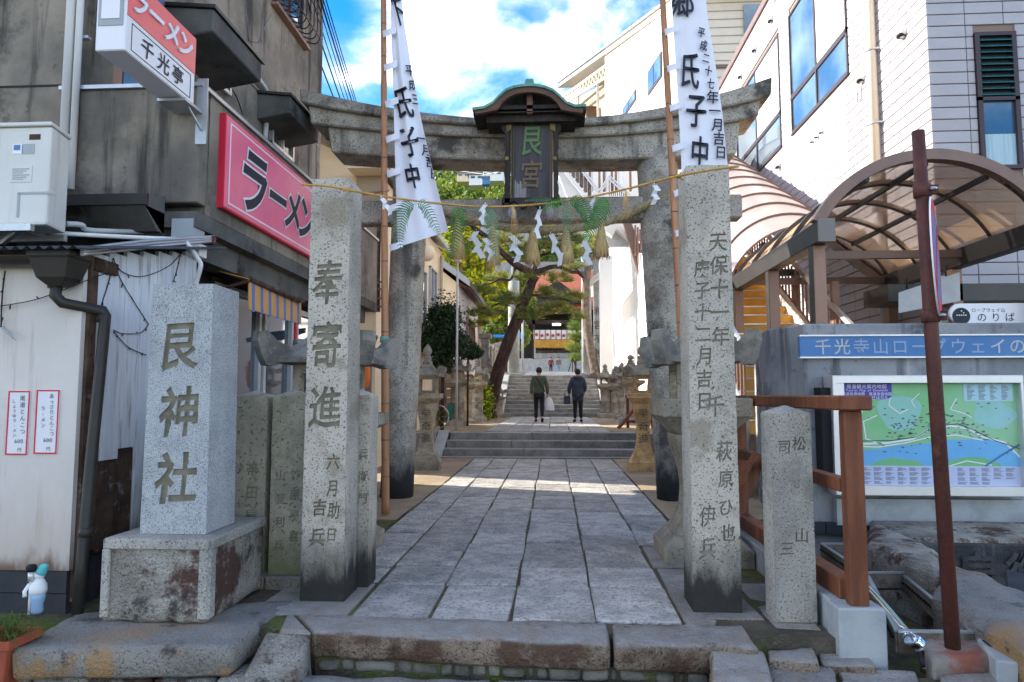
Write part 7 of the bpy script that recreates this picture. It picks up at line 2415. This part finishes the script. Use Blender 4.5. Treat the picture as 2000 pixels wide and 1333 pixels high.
for dx in (-6, 0, 8): MB().bar(P(1118, 700, 40), P(1118 + dx * 1.3, 727, 40 + (1 if dx == 0 else 0)), .05).build('leg', 'black', tri)
# ================================================================== HILL, CABLE CAR
def hill_z(x, y):
    t = min(1, max(0, (y - 84) / 95))
    return 3.4 + 56 * t ** .9 * (1 - .25 * min(1, abs(x + 25) / 90)) + 3 * noise.noise(V(x * .03, y * .03, 0))
struct(MB().grid(lambda u, v: (-150 + 260 * u, 84 + 170 * v, hill_z(-150 + 260 * u, 84 + 170 * v) - .3), 50, 40).build('hill', 'leafhill'))
bl = []
for k in range(900):
    x, y = uni(-62, 34), 86 + 112 * rnd()
    r_ = uni(1.8, 3.6)
    bl.append((x, y, hill_z(x, y) + r_ * .6, r_, r_, r_ * 1.1))
o = leaves('hill_wood', bl, 110000, .62, ['leafhill', 'leafgreen'], shell=.8)
o['kind'] = 'stuff'; o['label'] = 'green wooded hillside above the shrine'
def small_house(px, py, Y, w_, hgt, mt, mr, label):
    c = P(px, py, Y)
    t = thing('hillside_house', label, 'house', (c.x, c.y, c.z), 'houses on the hillside')
    MB().box(c.x - w_ / 2, c.x + w_ / 2, c.y, c.y + w_, c.z - 1, c.z + hgt).build('wall', mt, t)
    MB().sq([(w_ * .62, c.z + hgt), (w_ * .05, c.z + hgt + w_ * .35)], c.x, c.y + w_ / 2).build('roof', mr, t)
    for s in (-.25, .2): MB().box(c.x + w_ * s - .4, c.x + w_ * s + .4, c.y - .06, c.y, c.z + hgt * .35, c.z + hgt * .75).build('window', 'glass', t)
small_house(931, 352, 128, 3.0, 1.0, 'whitewall', 'rooftile', 'small white hillside house with grey tent roof left of the plaque')
small_house(968, 344, 135, 3.2, 1.0, 'whitewall', 'pvcgrey', 'white hillside house beside the gondola')
small_house(906, 346, 140, 3.0, .8, 'cream', 'rooftile', 'low hillside house at the left between the torii beams')
gd = thing('gondola', 'blue and white ropeway gondola hanging over the wooded hill', 'gondola', P(948, 352, 105))
c = P(949, 354, 105)
MB().box(c.x - .62, c.x + .62, c.y - .6, c.y + .6, c.z - .75, c.z + .15).build('blue_body', 'signblue', gd, bevel=.08)
MB().box(c.x - .6, c.x + .6, c.y - .58, c.y + .58, c.z + .155, c.z + .6).build('window_band', 'glass', gd)
MB().box(c.x - .65, c.x + .65, c.y - .6, c.y + .6, c.z + .605, c.z + .75).build('roof', 'white', gd)
MB().bar((c.x - .4, c.y, c.z + .75), (c.x - .4, c.y, c.z + 1.5), .12).build('hanger', 'white', gd)
for s in (0, 14):
    m = MB().tube([P(800, 268 + s, 170), P(860, 315 + s, 140), P(948, 337 + s * .3, 106), P(1100, 300 + s, 60)], .05, 4)
    m.origin = P(948, 337, 106)
    tag(m.build('ropeway_cable', 'pvcgrey'), ('upper' if s == 0 else 'lower') + ' ropeway cable crossing above the wooded hill', 'cable', 'ropeway cables')
for i, (a, b) in enumerate([((590, -30), (664, 185)), ((600, -30), (672, 190)), ((610, -30), (676, 190)), ((617, -30), (683, 195)), ((622, -30), (688, 195)), ((628, -30), (690, 198)), ((575, -10), (660, 180))]):
    A, B = P(*a, 9.6), P(b[0] + 70, b[1] + 190, 34)
    p = [A.lerp(B, t / 10) - V(0, 0, .9 * 4 * t / 10 * (1 - t / 10) * .25) for t in range(11)]
    m = MB().tube(p, .011 if i % 3 else .017, 4)
    m.origin = A
    tag(m.build('overhead_wire', 'wire'), 'black overhead wire, %s' % ('nearest the shop wall', 'second from the shop wall', 'third from the shop wall', 'fourth from the shop wall', 'third from the sky side', 'outermost on the sky side', 'lowest, crossing the shop wall')[i] + ', by the torii end', 'wire', 'overhead wires beside the shop building')
# ================================================================== TREES
def tree(name, label, cat, trunk, rad, limbs, blobs, n, size, lm, bm_='bark', group=None, tuft=None):
    t = thing(name, label, cat, trunk[0], group)
    tr_ = MB().tube(samp(trunk, 24), [rad[0] + (rad[1] - rad[0]) * (i / 24) + rad[0] * .5 * max(0, .08 - i / 24) * 5 for i in range(25)], 14)
    for i, v in enumerate(tr_.v):
        tr_.v[i] = v + (v - Vector(trunk[0])).normalized() * 0 + Vector((noise.noise(v * 6), noise.noise(v * 6 + V(9, 0, 0)), 0)) * rad[0] * .18
    tr_.build('trunk', bm_, t)
    m = MB()
    for pts, r0, r1 in limbs:
        q7 = samp(pts, 14)
        q7 = [p + Vector((noise.noise(p * 2.3), noise.noise(p * 2.3 + V(5, 0, 0)), noise.noise(p * 2.3 + V(0, 7, 0)))) * .12 for p in q7]
        MB().tube(q7, [r0 + (r1 - r0) * i / 14 for i in range(15)], 8).build('limb', bm_, t)
    if tuft: needles('needles', tuft, n, size, .010, lm, t)
    else: leaves('crown', blobs, n, size, lm, t)
    return t
YT = 26
def pad_tufts(pads, Y, cnt, spread=.5):
    out = []
    for (x, y, rx, ry) in pads:
        c = P(x, y, Y)
        rX, rZ = rx * Y / 1333, ry * Y / 1333
        for _ in range(int(cnt * rx * ry / 400)):
            a, r_ = uni(0, 2 * PI), math.sqrt(rnd())
            dx, dz = math.cos(a) * r_, math.sin(a) * r_
            out.append((c.x + dx * rX, c.y + uni(-1, 1) * max(.4, rX * .7) * spread * 2, c.z + dz * rZ * .8 - .25 * rZ * dx * dx))
    return out
def pl3(lst, Y): return [P(x, y, Y + dy) for x, y, dy in lst]
pads = [(955, 612, 34, 13), (1000, 585, 36, 16), (1032, 616, 30, 13), (1086, 604, 34, 12), (1112, 582, 26, 12), (1060, 572, 24, 10), (975, 545, 26, 10), (1012, 500, 34, 14), (1065, 478, 40, 14), (1110, 500, 30, 12), (1090, 545, 26, 9),
        (985, 468, 34, 13), (1040, 452, 36, 12), (1095, 452, 34, 12), (945, 570, 26, 9), (1130, 620, 12, 10), (935, 636, 18, 8), (1020, 545, 22, 8), (1130, 470, 20, 10)]
tree('pine_tree', 'old leaning pine with dark scaly trunk crossing the approach left of the long stair', 'pine tree',
     pl3([(953, 818, 0), (962, 770, 0), (985, 690, 0), (1008, 630, 0), (1030, 575, 0), (1043, 540, 0)], YT), (.29, .17),
     [(pl3([(1043, 542, 0), (1022, 528, -.2), (995, 510, -.4), (965, 478, -.7), (925, 442, -1), (880, 412, -1.4)], YT), .17, .07),
      (pl3([(1043, 540, 0), (1062, 524, .2), (1100, 524, .5), (1140, 541, .9)], YT), .12, .06),
      (pl3([(1040, 548, 0), (1048, 510, .3), (1052, 470, .4), (1040, 440, .4)], YT), .10, .04),
      (pl3([(1010, 520, -.2), (1000, 545, -.4), (970, 550, -.6), (940, 560, -.8)], YT), .06, .02),
      (pl3([(1030, 570, 0), (1060, 580, -.4), (1100, 585, -.8), (1125, 600, -1)], YT), .06, .02),
      (pl3([(1020, 595, 0), (1000, 585, .4), (965, 600, .6), (940, 612, .7)], YT), .06, .02),
      (pl3([(1050, 500, .3), (1080, 490, .3), (1115, 470, .3)], YT), .06, .02)],
     None, 34, .34, ['needle', 'needledark'], tuft=pad_tufts(pads, YT, 44))
tree('pine_tree', 'pale-barked pine standing by the right end of the long stair', 'pine tree',
     pl3([(1163, 732, 0), (1155, 690, 0), (1147, 640, 0), (1143, 590, 0), (1146, 545, 0), (1152, 500, 0)], 30.8), (.22, .14),
     [(pl3([(1146, 545, 0), (1130, 530, .2), (1105, 522, .3)], 30.8), .09, .04), (pl3([(1150, 520, 0), (1165, 490, 0), (1175, 470, 0)], 30.8), .08, .03)],
     None, 30, .36, ['needle', 'needledark'], 'barkpale', tuft=pad_tufts([(1150, 490, 24, 10), (1120, 520, 16, 8), (1165, 470, 18, 10)], 30.8, 60))
tree('young_pine', 'small bright green young pine beside the shrine hall', 'pine tree', pl3([(1124, 726, 0), (1124, 690, 0), (1126, 640, 0)], 42), (.08, .04), [],
     None, 26, .42, ['needledark', 'leafgreen'], tuft=pad_tufts([(1124, 700, 10, 9), (1122, 680, 14, 8), (1128, 660, 14, 9), (1122, 640, 10, 10), (1130, 622, 8, 8)], 42, 210))
def bl_px(lst, Y): return [(*P(x, y, Y + dy), rx * (Y + dy) / 1333, rx * .8 * (Y + dy) / 1333, ry * (Y + dy) / 1333) for x, y, rx, ry, dy in lst]
tree('camphor_tree', 'large bright yellow-green broadleaf tree left of the pine', 'tree', pl3([(935, 740, 0), (930, 640, 0), (935, 560, 0)], 46), (.5, .3),
     [(pl3([(933, 600, 0), (905, 540, 0), (890, 480, 0)], 46), .2, .05), (pl3([(935, 590, 0), (965, 520, 0), (975, 460, 0)], 46), .2, .05)],
     bl_px([(880, 500, 34, 26, 0), (905, 450, 40, 28, 0), (930, 560, 34, 30, 0), (955, 500, 34, 28, 0), (890, 560, 22, 20, 0), (925, 610, 26, 26, -1), (960, 590, 24, 30, 0), (985, 440, 36, 24, 2), (945, 425, 36, 22, 1), (870, 440, 26, 22, 2), (975, 545, 20, 24, 1)], 46), 52000, .24, ['leafyellow', 'leafyellow', 'leafgreen'], 'barkpale')
tree('green_tree', 'deep green tree filling the gap behind the pine below the bright tree', 'tree', pl3([(985, 745, 0), (985, 700, 0), (988, 640, 0)], 50), (.4, .2), [],
     bl_px([(960, 660, 28, 24, 0), (985, 625, 26, 24, 1), (975, 700, 30, 22, 0), (1010, 655, 22, 26, 2), (1012, 560, 26, 40, 6), (1045, 500, 40, 36, 9), (950, 720, 22, 18, -2), (1030, 600, 16, 20, 8)], 50), 30000, .26, ['needledark', 'leafgreen'])
tree('green_tree', 'olive coloured tree behind the thick rope and right of the plaque', 'tree', pl3([(1100, 640, 0), (1100, 540, 0)], 90), (.4, .2), [],
     bl_px([(1090, 470, 44, 30, 0), (1040, 450, 40, 30, 2), (1130, 460, 30, 28, 0), (1000, 440, 36, 26, 3), (1120, 500, 20, 14, -3)], 90), 26000, .42, ['leafyellow', 'leafgreen'])
c = P(865, 645, 17.4)
sb_ = thing('round_shrub', 'dense dark green shrub rising above the left stone lanterns', 'shrub', (c.x, c.y, .5))
MB().tube([(c.x, c.y, .5), (c.x, c.y, c.z)], .05, 8).build('trunk', 'bark', sb_)
leaves('crown', [(c.x, c.y, c.z + .05, .5, .4, .46), (c.x - .2, c.y, c.z - .35, .4, .34, .42), (c.x + .28, c.y, c.z - .35, .4, .3, .4), (c.x + .15, c.y, c.z + .42, .3, .26, .3), (c.x - .2, c.y, c.z + .4, .22, .2, .26), (c.x, c.y, c.z - .8, .34, .3, .4)], 11000, .055, 'leafdark', sb_, shell=.2)
leaves('sparse_twigs', [(c.x, c.y, c.z + .1, .72, .5, .85), (c.x + .1, c.y, c.z + .6, .35, .3, .5)], 900, .05, 'leafdark', sb_, shell=.6)
c = P(914, 684, 19.5)
sb2 = thing('potted_shrub', 'small dark leafy plant between the left stone lanterns', 'shrub', (c.x, c.y, .5))
MB().tube([(c.x, c.y, .5), (c.x, c.y, c.z)], .03, 8).build('trunk', 'bark', sb2)
leaves('crown', [(c.x, c.y, c.z, .33, .3, .26), (c.x + .2, c.y, c.z - .1, .25, .25, .15)], 3000, .06, 'leafdark', sb2)
lv = leaves('low_plants', [(*P(935, 790, 24), .5, .5, .9), (*P(915, 780, 24), .35, .4, .8), (*P(870, 812, 19.8), .5, .3, .15)], 4500, .08, ['leafyellow', 'leafgreen'])
lv['kind'] = 'stuff'; lv['label'] = 'low green plants behind the left stone lanterns'
tw = thing('tree_stump_stem', 'thin pale crooked stem in front of the board fence', 'stem', P(875, 815, 19))
MB().tube(samp(pl3([(875, 818, 0), (871, 790, 0), (868, 750, 0), (866, 715, 0)], 19), 10), .045, 8).build('trunk', 'barkpale', tw)
# ================================================================== PEOPLE (seen from behind)
M['skin'] = mat('skin', (.42, .25, .17), None, 3, .6, 0, rand=0)
M['hair'] = mat('black_hair', (.015, .013, .012), None, 20, .6, .3, rand=0)
M['trousers'] = mat('black_trousers', (.012, .012, .015), None, 6, .85, .2, rand=0)
M['khaki'] = mat('khaki_jacket', (.085, .095, .065), (.065, .075, .05), 6, .8, .4, 22, rand=0)
M['navy'] = mat('navy_padded_coat', (.035, .045, .075), (.025, .032, .055), 5, .6, .6, 18, rand=0)
M['maroon'] = mat('maroon_jacket', (.16, .03, .04), None, 6, .8, .3, rand=0)
M['greyb'] = mat('grey_brown_jacket', (.13, .105, .10), None, 6, .8, .3, rand=0)
M['jeans'] = mat('pale_jeans', (.16, .24, .36), None, 6, .85, .2, rand=0)
def person(label, pos, h, jacket, trous, coat=.84, legs=None, hood_=False, hat=False, hands=((-.25, .05, .82), (.25, .05, .82)), group='people walking up the approach', pad=0.):
    t = thing('person', label, 'person', (0, 0, 0), group)
    lg = legs or [((-.10, .02, .50), (-.105, -.02, .09), (-.11, .12, .04)), ((.10, .02, .50), (.105, -.02, .09), (.11, .12, .04))]
    vs = [(0, 0, .92), (0, 0, 1.10), (0, .01, 1.32), (0, .02, 1.47), (0, .035, 1.545), (0, .04, 1.62), (0, .035, 1.68)]
    rs = [(.14, .10), (.125, .095), (.155, .10), (.052, .055), (.066, .078), (.074, .092), (.05, .06)]
    es = [(i, i + 1) for i in range(6)]
    jv, jr, je = [(0, 0, coat + .03), (0, 0, 1.0), (0, .0, 1.15), (0, .01, 1.36), (0, .015, 1.455)], [(.185 + pad, .135 + pad), (.18 + pad, .13 + pad), (.165 + pad, .125 + pad), (.175 + pad * .6, .12 + pad * .5), (.085, .08)], [(0, 1), (1, 2), (2, 3), (3, 4)]
    tv, tr_, te = [(0, 0, .93)], [(.15, .11)], []
    for s, hd, leg in ((-1, hands[0], lg[0]), (1, hands[1], lg[1])):
        n = len(vs)
        el = ((s * .235 + hd[0]) / 2 + s * .01, -.05 + hd[1] * .3, 1.13 + max(0, hd[2] - .9) * .3)
        wr_ = (el[0] + (hd[0] - el[0]) * .82, el[1] + (hd[1] - el[1]) * .82, el[2] + (hd[2] - el[2]) * .82)
        vs += [(s * .16, .005, 1.40), el, wr_, hd]
        rs += [.055, .04, .026, (.036, .022)]
        es += [(2, n), (n, n + 1), (n + 1, n + 2), (n + 2, n + 3)]
        for k in range(5):            # four fingers and a thumb
            dx = (-.03 + k * .018) if k < 4 else s * -.045
            b0 = len(vs)
            l = (.05, .062, .058, .045, .03)[k]
            vs += [(hd[0] + dx * .9, hd[1] + .012, hd[2] - l), (hd[0] + dx * .8, hd[1] + .03, hd[2] - l * 1.6)]
            rs += [.009, .007]
            es += [(n + 3, b0), (b0, b0 + 1)]
        hp = len(vs)
        k0, an, to_ = leg
        vs += [(s * .085, 0, .86), k0, an, to_]
        rs += [.085, .052, .036, (.035, .026)]
        es += [(0, hp), (hp, hp + 1), (hp + 1, hp + 2), (hp + 2, hp + 3)]
        q8 = len(jv)
        jv += [(s * .175, .0, 1.405), el, wr_]
        jr += [.078 + pad * .4, .062 + pad * .4, .05 + pad * .3]
        je += [(3, q8), (q8, q8 + 1), (q8 + 1, q8 + 2)]
        q9 = len(tv)
        tv += [(s * .085, 0, .86), k0, (an[0], an[1], an[2] + .03)]
        tr_ += [(.10, .105), .072, .055]
        te += [(0, q9), (q9, q9 + 1), (q9 + 1, q9 + 2)]
        MB().tube([V(*an) + V(0, -.03, -.02), V(*an).lerp(V(*to_), .5) + V(0, 0, -.005), V(*to_) + V(0, .03, -.0)], [.045, .048, .032], 10).build('shoe', 'hair', t)
    skin('body', vs, es, rs, 'skin', t)
    skin('jacket', jv, je, jr, jacket, t, 2)
    skin('trousers', tv, te, tr_, trous, t)
    m = MB(); m.sphere((0, .025, 1.655), .098, 14, 0, 1.08)
    for i, v in enumerate(m.v):
        if v.z < 1.62 and v.y > .06: m.v[i] = V(v.x * .8, .06, v.z)
    m.build('hat' if hat else 'hair', 'hair', t)
    for s in (-1, 1): MB().tube([(s * .078, .04, 1.60), (s * .088, .035, 1.64)], .013, 6).build('ear', 'skin', t)
    MB().tube([(0, .128, 1.62), (0, .145, 1.60)], [.008, .013], 6).build('nose', 'skin', t)
    if hood_:
        MB().tube(samp([(-.12, .02, 1.46), (-.08, -.08, 1.46), (0, -.11, 1.45), (.08, -.08, 1.46), (.12, .02, 1.46)], 12), .055, 10).build('hood', jacket, t)
    k = h / 1.735
    t.scale = (k, k, k)
    t.location = pos
    return t
pm = PZ(1053, 826, .53); pw = PZ(1129, 826, .53)
walk = [((-.10, .10, .50), (-.10, .04, .09), (-.105, .18, .04)), ((.09, -.02, .49), (.10, -.24, .15), (.105, -.20, .03))]
man = person('man in khaki jacket walking away with a white bag in his right hand', (pm.x, pm.y, .533), 1.71, 'khaki', 'trousers', .84, walk, hands=((-.23, .03, .84), (.27, .04, .84)), pad=.01)
MB().tube([p + man.location for p in samp([(-.10, -.13, 1.43), (0, -.165, 1.28), (.10, -.17, 1.12), (.19, -.12, .98)], 8)], .016, 6).build('bag_strap', 'black', man)
wb = thing('carrier_bag', 'white carrier bag hanging from the hand of the man in khaki', 'bag', (pm.x + .30, pm.y + .03, 1.2))
bpz = wb.location
def bag(u, v):
    a = u * 2 * PI
    wv = .06 + .075 * math.sin(min(1, v * 1.3) * PI / 2)
    return (bpz.x + wv * math.cos(a) * (1.1 if v > .1 else .4) + .03 * v, bpz.y + wv * .5 * math.sin(a), 1.335 - .42 * v)
MB().grid(bag, 14, 8).build('sack', 'paper', wb)
wom = person('woman in dark navy padded coat and black hat walking away with a handbag', (pw.x, pw.y, .533), 1.66, 'navy', 'trousers', .62, [((-.09, .02, .5), (-.10, -.03, .09), (-.14, .10, .04)), ((.09, .02, .5), (.10, .0, .09), (.13, .13, .04))], True, True, ((-.29, .06, .88), (.22, .16, .98)), pad=.035)
hbg = thing('handbag', 'dark blue handbag on the left arm of the woman in the navy coat', 'bag', (pw.x - .34, pw.y + .04, 1.1))
MB().box(pw.x - .44, pw.x - .24, pw.y - .04, pw.y + .08, 1.10, 1.36).build('body', 'navy', hbg, bevel=.03)
MB().tube(samp([(pw.x - .41, pw.y + .02, 1.36), (pw.x - .38, pw.y + .02, 1.52), (pw.x - .30, pw.y + .02, 1.52), (pw.x - .27, pw.y + .02, 1.36)], 8), .01, 5).build('handle', 'black', hbg)
pf1, pf2 = P(1076, 727, 68), P(1091, 727, 68)
person('distant person in maroon jacket and dark trousers near the hall', (pf1.x, 68, 3.58), 1.6, 'maroon', 'trousers', .84, group='people near the hall')
person('distant person in grey jacket and pale jeans near the hall', (pf2.x, 68, 3.58), 1.62, 'greyb', 'jeans', .84, group='people near the hall')
